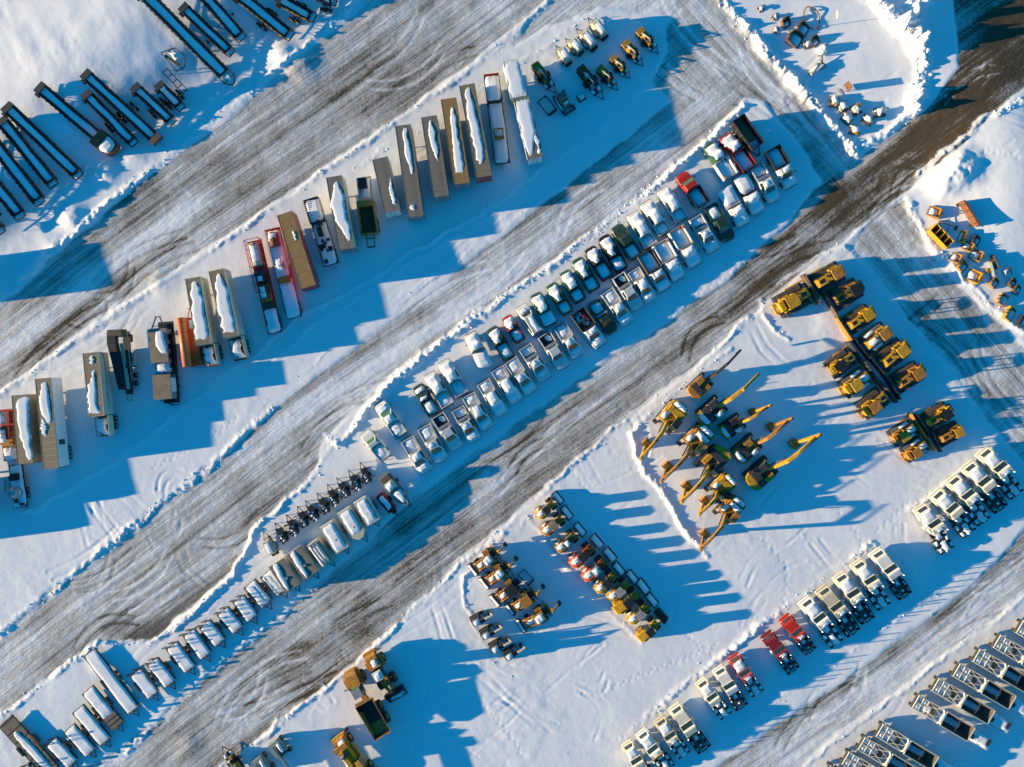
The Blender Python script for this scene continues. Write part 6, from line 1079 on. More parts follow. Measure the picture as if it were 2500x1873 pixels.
def k_dumpbed(K):
    for s in (-1, 1): K.part('side_wall', MB().box((.4, s * 1.2, 1.1), (6.4, .1, 1.7)), 'black'); K.part('wheel_guard', MB().box((-1.6, s * 1.25, .7), (2.2, .3, .4)), 'black')
    K.part('bed_floor', MB().box((.4, 0, 1.05), (6.4, 2.3, .12)), 'tan'); K.part('tailgate', MB().box((3.62, 0, 1.1), (.1, 2.5, 1.7)), 'black'); K.part('bulkhead', MB().box((-2.85, 0, 1.1), (.1, 2.5, 1.8)), 'black'); K.part('cross_bar', MB().box((-1.2, 0, 2.7), (.1, 2.4, .1)), 'black')
    for i in range(5): K.part('rib', MB().box((-2.0 + i * 1.3, -1.3, 1.2), (.12, .1, 1.5)).box((-2.0 + i * 1.3, 1.3, 1.2), (.12, .1, 1.5)), 'brownsteel')
    K.part('gooseneck', MB().path([(-2.9, -.8, 1.0), (-4.1, -.25, .9)], .16).path([(-2.9, .8, 1.0), (-4.1, .25, .9)], .16).box((-4.1, 0, .6), (.4, .6, .5)), 'black'); wheels(K, [(x, s * 1.05, .5) for x in (1.2, 2.4) for s in (-1, 1)], .5, .5); K.part('bed_snow', MB().snow([(-1.4, 0, 1.1), (-2.7, 0, 1.1)], .1, 160, 1.18), 'snow_pad')
put(kind(k_dumpbed), 'dump_trailer', 'high-sided black dump trailer with tan floor at top end of pickup rows', 'trailer', None, 'P4', (1100, 150), (1420, 600), 2.4, 7.7, sink=.02)
# ---- highway tractors in the two lower rows
TR = [('T1', (235, 1190), (500, 1600), 'cream', 1, 'ribs', 'black', None, 'cream tractor with olive nose'), ('T1', (395, 1060), (720, 1480), 'cream', 1, 'snow', 'snow', 'yellow', 'cream tractor with yellow light bar and snowy frame'),
 ('T1', (600, 915), (890, 1330), 'cream', 1, 'snow', 'snow', None, 'cream tractor with flat snow over its frame'), ('T1', (770, 770), (1120, 1270), 'cream', 0, 'ribs', 'black', 'yellow2', 'cream tractor with yellow headboard and black frame'),
 ('T1', (1070, 490), (1360, 880), 'cream', 1, 'ribs', 'snow', None, 'cream tractor with snow heap behind cab'), ('T1', (1265, 340), (1540, 790), 'cream', 0, 'ribs', 'black', None, 'bare cream tractor with ribbed roof'),
 ('T1', (1430, 205), (1720, 630), 'pinkred', 1, 'none', 'snow', None, 'bright red tractor with snowy frame'), ('T2', (240, 1150), (560, 1570), 'darkred', 0, 'none', 'black', None, 'dark maroon tractor with black frame'),
 ('T2', (450, 970), (745, 1345), 'red', 0, 'none', 'black', None, 'scarlet tractor with a small snow patch'), ('T2', (670, 765), (1050, 1270), 'cream', 1, 'snow', 'snow', None, 'cream tractor with snow ridge on frame'),
 ('T2', (865, 635), (1240, 1150), 'cream', 0, 'snow', 'black', None, 'cream tractor with bare hood and dark frame'), ('T2', (1060, 485), (1400, 1010), 'cream', 1, 'snow', 'black', None, 'cream tractor in line with two ski-like tracks'),
 ('T2', (1260, 340), (1580, 850), 'cream', 1, 'snow', 'snow', None, 'cream tractor with white snowy frame'), ('T2', (1470, 215), (1820, 730), 'cream', 0, 'ribs', 'black', None, 'cream tractor at the right end'),]
for i, (cr, a, b, pt, hs_, rf, dk, bo, ds) in enumerate(TR):
    put(kind(k_tractor, bool(hs_), rf, dk, bo, i), 'semi_tractor', lab(ds, i, 'in bottom tractor row'), 'truck', 'tractors in the bottom row', cr, a, b, 1.5, 9.0, pt if pt != 'cream' else ('cream', 'white', 'hazel', 'cream')[i % 4], W_=1.06)
TR2 = [((350, 920), (720, 1490), 'snow', 'standing apart at lower left'), ((545, 740), (1000, 1270), 'snow', 'with sunlit snow on its rear'), ((750, 560), (1180, 1120), 'snow', 'in the middle of the row'), ((950, 390), (1400, 960), 'black', 'with dark cluttered frame'), ((1145, 210), (1600, 780), 'snow', 'nearest the gravel track')]
for i, (a, b, dk, ds) in enumerate(TR2):
    put(kind(k_tractor, True, 'ribs' if i % 2 else 'snow', dk, None, i), 'semi_tractor', f'cream tractor {ds}, {ORD[i]} from left of five by right edge', 'truck', 'tractors near the right edge', 'T3', a, b, 1.5, 9.0, 'cream', W_=1.08)
# ---- belly dump trailers, lower right corner
BD = [((2130, 200), 'uppermost'), ((1895, 350), 'second from top'), ((1685, 495), 'third from top'), ((1480, 645), 'fourth from top'), ((1265, 795), 'fifth from top'), ((1060, 970), 'sixth from top, beside the open gap'), ((690, 1265), 'seventh from top, below the open gap'), ((505, 1400), 'eighth from top'), ((340, 1550), 'ninth from top'), ((150, 1690), 'lowest, only its corner in view')]
for i, (a, ds) in enumerate(BD):
    A = W('T4', a, 2.0); h = R(-30.4); c = A + Vector((math.cos(h), math.sin(h))) * 7.6
    place(kind(k_belly, i % 3), 'belly_dump_trailer', f'cream belly-dump trailer in bottom right corner, {ds}', 'trailer', 'belly dump trailers', (c.x, c.y, .27), h + math.pi, 'cream' if i != 9 else 'hazel')
# ---- excavators
XC = [((600, 350), (905, 90), 10.5, 4.2, 'darkout', 0, 1, 'with a long dark arm, at top of its group'), ((690, 540), (1065, 250), 9.8, 4.4, 'out', 1, 1, 'with straight outstretched arm, beside the dark-armed one'),
 ((850, 660), (1130, 505), 7.2, 4.4, 'tuck', 1, 1, 'with short bent arm, middle of right-facing ones'), ((960, 830), (1285, 605), 8.0, 5.0, 'tuck', 1, 1, 'facing upper right, second from bottom'), ((1065, 1020), (1485, 730), 9.4, 5.4, 'tuck', 0, 1, 'with black deck, lowest facing upper right'),
 ((370, 590), (140, 900), 7.9, 4.4, 'tuck', 1, 0, 'bright yellow, topmost facing lower left'), ((560, 770), (295, 1075), 8.2, 4.6, 'tuck', 2, 0, 'with big white snow cap, second facing lower left'), ((690, 930), (450, 1230), 8.0, 4.8, 'tuck', 0, 1, 'with black rear deck, third facing lower left'),
 ((755, 1130), (590, 1330), 6.0, 4.0, 'tuck', 1, 0, 'small, fourth facing lower left'), ((820, 1300), (600, 1600), 8.4, 4.8, 'tuck', 2, 0, 'snow-capped, lowest facing lower left')]
for i, (c, t, rc, tp, arm, sn, dk, ds) in enumerate(XC):
    A = W('E2', c, 1.8); B = W('E2', t, tp); v = B - A; s = v.length / (rc + .2); s = max(.85, min(1.15, s)) * 1.09; rc = round(rc / 1.09, 2); tp = round(tp / 1.06, 2)
    place(kind(k_excavator, rc, tp, sn, arm, dk), 'excavator', f'yellow tracked excavator {ds}', 'excavator', 'excavators in the middle lot', (A.x, A.y, gz(A.x, A.y) - .04), math.atan2(v.y, v.x), 'yellow' if i % 3 else 'yellow2', (s, s * 1.05, s * .97), ('yellow2', 'steel', 'black')[i % 3])
# ---- bulldozers: (rear, blade) survey points
DZ = [((115, 470), (385, 315), 'yellow', 1.22, 'brownsteel', 'open', 0, 'largest bulldozer, alone at left facing the others'), ((625, 160), (375, 305), 'yellow', 1.2, 'brownsteel', 'glass', 0, 'large bulldozer topmost of the right column'), ((770, 270), (500, 430), 'yellow', 1, 'brownsteel', 'glass', 0, 'bulldozer with dark roof, second in right column'),
 ((840, 460), (620, 600), 'yellow', 1, 'yellow2', 'open', 0, 'bulldozer with yellow blade, third in right column'), ((960, 590), (745, 745), 'yellow', 1, 'steel', 'glass', 1, 'bulldozer with snow on its hood, fourth in right column'), ((1090, 700), (855, 880), 'yellow', 1, 'brownsteel', 'glass', 0, 'bulldozer with rear rack, fifth in right column'), ((1200, 880), (965, 1020), 'yellow', 1, 'steel', 'open', 0, 'bulldozer lowest in the long right column'),
 ((510, 920), (695, 775), 'yellow', 1.05, 'steel', 'open', 0, 'bulldozer topmost of the left column of three'), ((610, 1060), (805, 915), 'yellow', 1, 'steel', 'glass', 1, 'bulldozer with snow, middle of the left column'), ((745, 1220), (925, 1055), 'yellow', 1, 'steel', 'open', 0, 'bulldozer lowest of the left column'),
 ((965, 1415), (1140, 1290), 'yellow2', .88, 'yellow2', 'open', 1, 'small bulldozer, upper left of the group of four'), ((1060, 1535), (1220, 1410), 'yellow2', .85, 'yellow2', 'open', 1, 'small bulldozer, lower left of the group of four'), ((1405, 1170), (1185, 1295), 'yellow', .92, 'steel', 'open', 0, 'small bulldozer, upper right of the group of four'), ((1490, 1310), (1280, 1410), 'yellow2', .85, 'steel', 'open', 0, 'small bulldozer, lower right of the group of four')]
for i, (a, b, pt, sc, bl, cb, sn, ds) in enumerate(DZ):
    A = W('E3', a, 1.5); B = W('E3', b, .8); v = B - A; c = A + v * .5; s = max(.72, min(1.25, v.length / 5.7)) if sc != 1 else max(.9, min(1.12, v.length / 5.7))
    place(kind(k_dozer, bl, cb, i % 3 != 1, sn), 'bulldozer', 'yellow ' + ds, 'bulldozer', 'bulldozers in the right lot', (c.x, c.y, gz(c.x, c.y) - .05), math.atan2(v.y, v.x), pt if i % 4 != 2 else 'yellow2', (s * 1.02, s * 1.1, max(s, .95)), ('yellow', 'yellow2', 'black', 'yellow', 'yellow2')[i % 5])
# ---- compact wheel loaders and backhoes
LD = [((820, 325), (1040, 135), 'yellow', 'black', 1), ((870, 480), (1130, 280), 'yellow2', 'tan', 1), ((1005, 645), (1255, 440), 'yellow2', 'black', 2), ((1140, 790), (1420, 555), 'orange', 'black', 1), ((1260, 920), (1545, 685), 'orange', 'grey', 2), ((1380, 1035), (1630, 820), 'yellow', 'black', 1), ((1500, 1110), (1760, 900), 'yellow', 'grey', 1), ((1555, 1230), (1865, 990), 'yellow', 'black', 0), ((1690, 1330), (1950, 1120), 'yellow', 'grey', 1), ((1790, 1500), (2040, 1270), 'yellow', 'black', 0)]
for i, (a, b, pt, rf, sn) in enumerate(LD):
    ds = ['yellow wheel loader with black roof', 'mustard wheel loader with tan roof', 'mustard wheel loader with snowy black roof', 'orange wheel loader with black roof', 'orange wheel loader with snowy grey roof', 'yellow wheel loader below the orange ones', 'yellow wheel loader with grey roof', 'bare yellow wheel loader with black roof', 'yellow wheel loader with snowy hood', 'yellow wheel loader with rusty bucket'][i]
    put(kind(k_loader, rf, sn, 'orange' if pt == 'orange' else ('rust' if i == 9 else 'snow')), 'wheel_loader', f'{ds}, {ORD[i]} from top of its column', 'loader', 'wheel loaders in a slanting column', 'E1', b, a, .8, 6.0, pt, W_=1.12, zs=1.05)
BH = [((180, 870), (525, 585), 'PAINT', 2, 1, 'tan roof half under snow, topmost'), ((290, 1000), (630, 720), 'PAINT', 2, 1, 'snow disc on its roof, second from top'), ((440, 1130), (700, 900), 'black', 1, 0, 'black roof and no rear arm'), ((540, 1250), (890, 990), 'PAINT', 1, 1, 'clean mustard roof, second from bottom'), ((640, 1410), (1045, 1150), 'PAINT', 2, 1, 'snow patch on roof, lowest')]
for i, (a, b, rf, sn, ho, ds) in enumerate(BH):
    put(kind(k_backhoe, rf, sn, ho), 'backhoe_loader', f'yellow backhoe loader with {ds} in left column', 'backhoe', 'backhoe loaders', 'E1', a, b, 1.2, 8.2 if ho else 6.0, 'yellow2', paint2='yellow2', smin=.88, W_=1.15, zs=1.05)
for i, (a, b) in enumerate([((200, 1350), (410, 1235)), ((290, 1480), (510, 1350)), ((375, 1610), (600, 1480)), ((500, 1690), (760, 1520))]):
    c = W('E1', ((a[0] * .72 + b[0] * .28), (a[1] * .72 + b[1] * .28)), 1.2); v = W('E1', b) - W('E1', a)
    place(kind(k_mini), 'mini_excavator', f'dark mini excavator with pale arm, {ORD[i]} from top of its column', 'excavator', 'mini excavators below the backhoes', (c.x, c.y, gz(c.x, c.y) - .03), math.atan2(v.y, v.x), 'steel', (1.15, 1.15, 1.15))
def at(K, name, label, cat, group, crop, p, ang, z=.5, paint='yellow2', sc=1.0, **kw):
    c = W(crop, p, z); return place(K, name, label, cat, group, (c.x, c.y, gz(c.x, c.y) - .04), R(ang), paint, (sc, sc, sc) if not isinstance(sc, tuple) else sc, **kw)
at(kind(k_frame), 'fork_carriage', 'black fork frame lying beside the black-roofed backhoe', 'attachment', None, 'E1', (725, 905), -45, sc=.8)
# ---- dump truck, big loader, crane and boom lifts at the bottom
put(kind(k_haul), 'dump_truck', 'yellow articulated dump truck with long empty black bed', 'dump truck', None, 'L4', (1440, 395), (1790, 1010), 1.8, 10.4, 'yellow2', sink=.05)
put(kind(k_bigloader), 'wheel_loader', 'large yellow wheel loader with wide black bucket beside the dump truck', 'loader', None, 'L4', (1930, 680), (1640, 190), 1.4, 9.3, 'yellow2', sink=.05)
put(kind(k_crane), 'mobile_crane', 'yellow wheeled crane at bottom edge with boom over its nose', 'crane', None, 'L4', (1690, 1560), (1270, 1010), 2.2, 11.0, 'yellow', sink=.05, paint2='yellow2')
for i, (a, b) in enumerate([((900, 1380), (580, 980)), ((730, 1560), (410, 1140))]):
    put(kind(k_lift), 'boom_lift', ['grey-green boom lift with round snow cap, right of the pair', 'grey-green boom lift nearer the road, left of the pair'][i], 'lift', 'boom lifts at the bottom edge', 'L4', a, b, 1.6, 9.0, 'bluegrey', sink=.04, paint2='bluegrey')
at(kind(k_pumpset, 7), 'engine_skid', 'rusty brown engine skid under snow at bottom edge', 'machine', None, 'L4', (290, 1310), -50, 1.0)
# ---- the long row of semi-trailers and plant trailers
def trailer(K, name, label, crop, a, b, z, L0, **kw): return put(K, name, label, 'trailer', 'semi-trailers in the long row', crop, a, b, z, L0, smin=.5, smax=1.5, sink=.04, **kw)
def tl(crop, a, b, z): return round(span(crop, a, b, z)[2], 2)
S1 = lambda *p: (tuple(p),)
def bx(label, crop, a, b, z=4.1, **kw):
    L = tl(crop, a, b, z); trailer(kind(k_box, L, **kw), 'box_trailer', label, crop, a, b, z, L)
bx('white van trailer fully roofed in snow, stacked above another at right end', 'K6', (228, 720), (325, 1165), roof='white', side='beigeside', door='beigeside', snow=S1((.46, 0, 1.0), (.2, 0, 1.2), (-.2, 0, 1.15), (-.47, 0, 1.05)), panels=6)
bx('white trailer with a bare grey wedge at its lower end, far right', 'K5', (1925, 335), (2050, 870), roof='greyroof', side='whiteside', door='whiteside', snow=S1((.48, .1, 1.0), (.2, -.0, 1.1), (-.05, .05, 1.1), (-.2, .3, .8), (-.45, .75, .35)) + S1((-.1, -.8, .3), (-.3, -.95, .2), (-.45, -1.0, .16)), panels=10)
bx('tan-roofed trailer with long snow strip and red end doors', 'K5', (1435, 210), (1590, 1040), roof='tan', side='greyroof', door='pinkred', snow=S1((.47, .0, .3), (.3, .1, .55), (.0, .0, .75), (-.1, .05, .6), (-.3, .1, .5), (-.36, .0, .3)), panels=16)
bx('orange-tan trailer with snow strip narrowing upward', 'K5', (1270, 335), (1390, 1100), roof='tanorange', side='greyroof', door='bluegrey', snow=S1((.40, -.4, .1), (.25, -.2, .4), (.0, -.15, .55), (-.2, -.05, .6), (-.38, .1, .55)), panels=14)
bx('grey-brown trailer with short thin snow strip', 'K5', (1095, 495), (1205, 1215), roof='greyroof', side='greyroof', door='bluegrey', snow=S1((.45, -.1, .2), (.3, -.1, .45), (.1, -.15, .4), (-.06, -.3, .1)), panels=14)
bx('long grey trailer with thin snow strip and one small snow patch', 'K5', (860, 575), (975, 1395), roof='greyroof', side='bluegrey', door='bluegrey', snow=S1((.47, -.2, .25), (.3, -.2, .42), (.1, -.25, .38), (-.05, -.5, .1)) + S1((-.37, .3, .2), (-.40, .3, .38), (-.43, .3, .2)), panels=16)
bx('short plain grey trailer beside the slatted hopper', 'K5', (655, 870), (765, 1355), roof='greyroof', side='whiteside', door='whiteside', snow=S1((.1, -.9, .15), (-.1, -.75, .22), (-.3, -.65, .3), (-.38, -.7, .2)), panels=10)
bx('broad grey trailer with wide flame-shaped snow patch', 'K4', (1530, 115), (1640, 765), roof='greyroof', side='beigeside', door='bluegrey', snow=S1((.42, -.2, .2), (.3, -.1, .7), (.1, .05, 1.0), (-.1, -.05, .95), (-.25, -.5, .6), (-.4, -.8, .25)), panels=12)
bx('plain tan container trailer with red side, almost free of snow', 'K4', (1085, 445), (1300, 1110), roof='tanorange', side='pinkred', door='pinkred', snow=S1((.25, -.5, .1), (.18, -.5, .2), (.12, -.45, .1)), panels=5, skirt=1)
for i, (cr, a, b, ds) in enumerate([('K2', (1945, 955), (2130, 1760), 'right of the matching pair with machinery deck'), ('K2', (1735, 1025), (1870, 1815), 'left of the matching pair, beside the orange tank')]):
    bx(f'olive-tan plant trailer, {ds}', cr, a, b, roof='tan', side='beigeside', door='beigeside', trim='trimgreen', deck=4.0 - i * .3, snow=S1((.46, -.3, .3), (.3, -.1, .8), (.1, .05, .95), (-.08, .1, 1.0), (-.2, .1, .9)), panels=10)
bx('tan plant trailer with a hook of snow and open rear machinery', 'K3', (815, 225), (890, 985), roof='tan', side='beigeside', door='beigeside', trim='trimgreen', deck=3.6, snow=S1((.29, -.3, .15), (.2, -.2, .3), (.12, .3, .55), (-.02, .5, .7), (-.1, .5, .5), (-.22, .2, .9)) + S1((.46, -.2, .2), (.40, -.15, .3), (.36, -.1, .15)), panels=10)
bx('long trailer with white side and green square', 'K3', (390, 455), (462, 1265), roof='tan', side='whiteside', door='tan', patch='trimgreen', snow=S1((.46, -.1, .3), (.3, .0, .7), (.1, -.1, .7), (0, -.4, .35)) + S1((.06, .55, .2), (-.05, .5, .4), (-.13, .6, .25)), panels=14)
bx('tan trailer with wide tapering snow strip at far left', 'K3', (180, 605), (232, 1220), roof='tan', side='tan', door='tan', snow=S1((.47, -.5, .8), (.2, -.3, .9), (-.1, -.4, .75), (-.3, -.7, .5), (-.46, -.85, .25)), panels=12)
for ds, a, b in (('beside the ploughed lane at upper left', (-150, 560), (-120, 655)), ('next to the tan trailer with tapering snow', (-85, 1000), (-55, 1120)), ('lower of two beyond the dome tank trailer', (-190, 1060), (-160, 1190))):  # unseen trailers, added so that their shadows fall into view
    bx(f'unseen box trailer for shadow outside left edge, {ds}', 'F', a, b, 4.1, roof='tan', side='tan', door='tan', panels=8)
L = tl('K5', (1655, 130), (1755, 915), 1.6); trailer(kind(k_flatbed, L, load='yellow'), 'drop_deck_trailer', 'low drop-deck trailer with yellow bucket on its snowy deck', 'K5', (1655, 130), (1755, 915), 1.6, L)
L = tl('K4', (1325, 320), (1500, 905), 1.8); trailer(kind(k_flatbed, L, load='mast', step=.35), 'plant_trailer', 'dark plant trailer with chain rail and black machinery at its end', 'K4', (1325, 320), (1500, 905), 1.8, L)
L = tl('K4', (985, 595), (1170, 1385), 1.6); trailer(kind(k_flatbed, L, frame='pinkred', load='tanks', step=.55), 'plant_trailer', 'pinkish-red flat trailer with rusty round tank', 'K4', (985, 595), (1170, 1385), 1.6, L, paint='red')
L = tl('K4', (800, 685), (990, 1520), 2.0); trailer(kind(k_skid, L), 'plant_trailer', 'red caged plant trailer with snowy tank and pumps', 'K4', (800, 685), (990, 1520), 2.0, L)
L = tl('K5', (495, 1020), (570, 1650), 2.4); trailer(kind(k_feeder, L), 'hopper_feeder', 'brown slatted hopper feeder in yellow frame with forked tongue', 'K5', (495, 1020), (570, 1650), 2.4, L)
L = tl('K3', (1090, 30), (1120, 640), 2.5); trailer(kind(k_drag, L), 'slat_elevator', 'black slat elevator trailer with rusty head box', 'K3', (1090, 30), (1120, 600), 2.5, L)
L = tl('K3', (1440, -60), (1500, 680), 3.0); trailer(kind(k_control, L), 'control_house_trailer', 'wide control house trailer with dark frame at top and tan panelled roof', 'K3', (1430, -60), (1490, 680), 3.0, L)
L = tl('K2', (1690, 1375), (1745, 1820), 2.2); trailer(kind(k_tankbox, L), 'tank_trailer', 'bright orange trailer with round orange tank along its side', 'K2', (1690, 1375), (1745, 1820), 2.2, L)
L = tl('K3', (140, 1230), (185, 1620), 1.2); trailer(kind(k_tanker, L), 'tank_trailer', 'snowy skid trailer with silver dome tank and ladder', 'K3', (140, 1230), (185, 1620), 1.2, L)
L = 7.0; trailer(kind(k_skid, 9.0), 'plant_trailer', 'yellow and rusty plant trailer cut by the left edge', 'K3', (30, 740), (75, 1200), 2.0, 9.0)
# ---- conveyors on the bank (head end, tail end)
CV = [((100, 985), (690, 1560), 1.5, 'frame', 'leftmost with its whole length in view'), ((360, 790), (930, 1270), 1.5, 'box', 'ending in a rusty snow-filled hopper'), ((780, 850), (1190, 1270), 1.3, 'frame', 'short, left of the longest straight one'), ((800, 690), (1390, 1240), 1.4, 'cap', 'ending in a brown box'), ((1215, 785), (1530, 1080), 1.3, 'frame', 'right of the brown-box one'), ((1430, 765), (1610, 950), 1.2, 'frame', 'shortest, beside the bare rails'),
 ((1290, -60), (2020, 670), 1.7, 'bow', 'longest, with bow-shaped tail frame'), ((1650, 70), (2060, 460), 1.3, 'frame', 'with yellow mark at its head'), ((1800, -80), (2160, 330), 1.5, 'frame', 'cut by top edge, third from right'), ((2130, -60), (2590, 310), 1.5, 'frame', 'with bright yellow rail'), ((2500, -20), (2790, 150), 1.4, 'frame', 'with orange plate, near the top right'), ((2850, -70), (2980, 15), 1.3, 'frame', 'rightmost, only its tail in view'),
 ((20, 1090), (470, 1640), 1.5, 'frame', 'second from left, cut by the frame edge'), ((-100, 1230), (350, 1800), 1.6, 'frame', 'third from left edge'), ((-190, 1480), (180, 1930), 1.5, 'frame', 'fourth from left edge'), ((-290, 1760), (5, 2070), 1.5, 'frame', 'lowest at left edge, only its tail in view')]
for i, (a, b, w, hp, ds) in enumerate(CV):
    A = W('K1', a, 3.4); B = W('K1', b, 1.0); v = A - B; L = round(v.length, 2); c = (A + B) / 2; big = L > 13
    place(kind(k_conveyor, L, round(w * 1.28, 2), 1.0, 4.2 if big else 3.2, 'olive', hp, 'yellow2' if i in (9, 10) else 'olive', i), 'conveyor', f'black stacking conveyor with snowy belt, {ds}', 'conveyor', 'conveyors on the snow bank', (c.x, c.y, min(gz(B.x, B.y), gz(c.x, c.y)) - .05), math.atan2(v.y, v.x))
A = W('K1', (1500, 650), 1.2); B = W('K1', (1670, 830), 1); v = A - B; c = (A + B) / 2
place(kind(k_rails, round(v.length, 2)), 'conveyor_rails', 'pair of bare dark rails beside the shortest conveyor', 'frame', None, (c.x, c.y, gz(c.x, c.y)), math.atan2(v.y, v.x))
at(kind(k_wing), 'hopper_wing', 'curved brown hopper frame lying on snow above the bare rails', 'frame', None, 'K1', (1590, 560), -60, 1.0)
# ---- towed compressors and yellow pump sets at the head of the yard
for i, (a, b) in enumerate([((790, 540), (950, 770)), ((905, 450), (1100, 640)), ((1040, 335), (1265, 590)), ((1180, 210), (1390, 460))]):
    put(kind(k_genset), 'compressor_trailer', f'white enclosed compressor trailer, {ORD[i]} from left of four at top', 'compressor', 'compressor trailers', 'K6', a, b, 1.5, 5.4, smin=.7, sink=.02)
PS = [((1975, 600), (1740, 340), 3, 'with green hose, at far right'), ((1790, 750), (1570, 490), 4, 'second from right'), ((1640, 900), (1420, 670), 5, 'third from right'), ((1490, 1040), (1265, 790), 6, 'with upright drum, fourth from right'), ((1320, 1150), (1030, 770), 2, 'brown, with white boxes'), ((740, 1070), (500, 740), 9, 'dark, beside the upper white trailer')]
for a, b, sd, ds in PS: put(kind(k_pumpset, sd), 'pump_trailer', f'yellow engine pump trailer {ds}', 'pump', 'engine pump trailers', 'K6', b, a, 1.0, 5.6, smin=.7, sink=.02)
at(kind(k_roller), 'crawler_machine', 'grey crawler machine with orange exhaust beside the pump trailers', 'machine', None, 'K6', (860, 1200), 122, 1.0)
at(kind(k_frame), 'lifting_cradle', 'black rectangular frame on snow beside the white trailer', 'frame', None, 'K6', (665, 1265), -52, .5)
at(kind(k_pallet, 4), 'engine_part', 'small snow-dusted machine part between crawler and brown pump trailer', 'machine part', None, 'K6', (1075, 1165), 30)
# ---- light towers, cargo trailers and boat below the pickups
for i, p in enumerate([(445, 1135), (575, 1040), (700, 940), (820, 860), (955, 775), (1070, 670), (1205, 580), (1340, 490), (1470, 400)]):
    at(kind(k_lighttower, i), 'light_tower', f'small dark towable light tower, {ORD[i]} from left of nine', 'light tower', 'light towers', 'L1', p, 124 - (i % 3) * 4, 1.0, paint='steel' if i else 'olive', sc=1.12)
at(kind(k_genset), 'compressor_trailer', 'white compressor trailer left of the light towers', 'compressor', None, 'L1', (290, 1270), 118, 1.2, sc=.85)
put(kind(k_boat), 'boat', 'grey workboat with snowy cabin and pointed bow on trailer', 'boat', None, 'L1', (1990, 770), (1680, 400), 1.6, 7.0, smin=.7)
put(kind(k_redtrailer), 'tool_trailer', 'small red trailer with snowy lid beside the boat', 'trailer', None, 'L1', (1830, 870), (1610, 610), 1.3, 5.2, smin=.7)
CG = [((1570, 990), (1390, 700), 2.5, 0, 1, 0, 'with a vent hole in its roof snow, right of six'), ((1420, 1180), (1190, 830), 2.6, .9, 1, 0, 'with pointed nose, second from right'), ((1190, 1330), (980, 1000), 2.7, 0, 1, 0, 'with snow slab nearly covering its roof'), ((1010, 1490), (810, 1220), 2.2, 0, 0, 1, 'with rack of snowy bars on its roof'), ((810, 1640), (580, 1320), 2.9, 0, 2, 0, 'with bare grey roof and half moon of snow'), ((580, 1800), (370, 1470), 2.9, 0, 2, 0, 'with bare grey roof, leftmost of six')]
for i, (a, b, w, vn_, sn, rk, ds) in enumerate(CG):
    L = tl('L1', a, b, 2.5); put(kind(k_cargo, L, w, 'greyroof' if sn == 2 else 'hazel', 'beigeside' if i else 'whiteside', vn_, sn, rk), 'cargo_trailer', f'enclosed cargo trailer {ds}', 'trailer', 'enclosed cargo trailers', 'L1', a, b, 2.5, L, sink=.02)
# ---- flat equipment trailers: (drawbar end, ramp end)
FT = [('L2', (2110, 545), (1850, 235), 0, 1, 1, 'with square guard rails, rightmost'), ('L2', (1920, 690), (1650, 365), 0, 1, 1, 'with raised frame, second from right'), ('L2', (1740, 870), (1470, 490), 1, 1, 0, 'with red winch post, third from right'), ('L2', (1570, 1010), (1270, 640), 1, 1, 0, 'with clear tyre-shadow bars, fourth from right'), ('L2', (1350, 1165), (1050, 800), 1, 1, 0, 'with window-shaped light patch, fifth from right'), ('L2', (1170, 1330), (860, 900), 1, 1, 0, 'with red ramp tip, sixth from right'), ('L2', (980, 1490), (650, 1060), 1, 1, 0, 'with golden ramp edge, seventh from right'), ('L2', (740, 1670), (410, 1260), 1, 1, 0, 'with tall ramps, eighth from right'),
 ('L3', (1935, 840), (1610, 420), 1, 2, 0, 'with bare brown planks showing'), ('L3', (1690, 1030), (1090, 240), 0, 1, 0, 'longest, wholly under smooth snow'), ('L3', (1500, 1220), (1070, 700), 0, 3, 0, 'with bare tan planks at its front'), ('L3', (1350, 1410), (950, 930), 0, 1, 0, 'with two crossing shadow bars, left of the tan-plank one'), ('L3', (1170, 1540), (840, 1170), 0, 1, 0, 'small, left of the crossing-bar one'), ('L3', (950, 1680), (570, 1280), 1, 1, 0, 'with red ramps beside the brown deck trailer'), ('L3', (700, 1790), (60, 1080), 0, 4, 0, 'with broad brown panelled deck at lower left'), ('L3', (420, 1850), (230, 1600), 1, 1, 0, 'at the bottom left edge, only its ramps in view')]
for i, (cr, a, b, rp, sn, rl, ds) in enumerate(FT):
    L = tl(cr, a, b, .8); put(kind(k_flat, L, 2.4 if i != 14 else 3.0, 'wood', sn, rp, 1, rl), 'flat_trailer', f'black flat equipment trailer {ds}', 'trailer', 'flat equipment trailers', cr, a, b, .8, L, sink=.02)
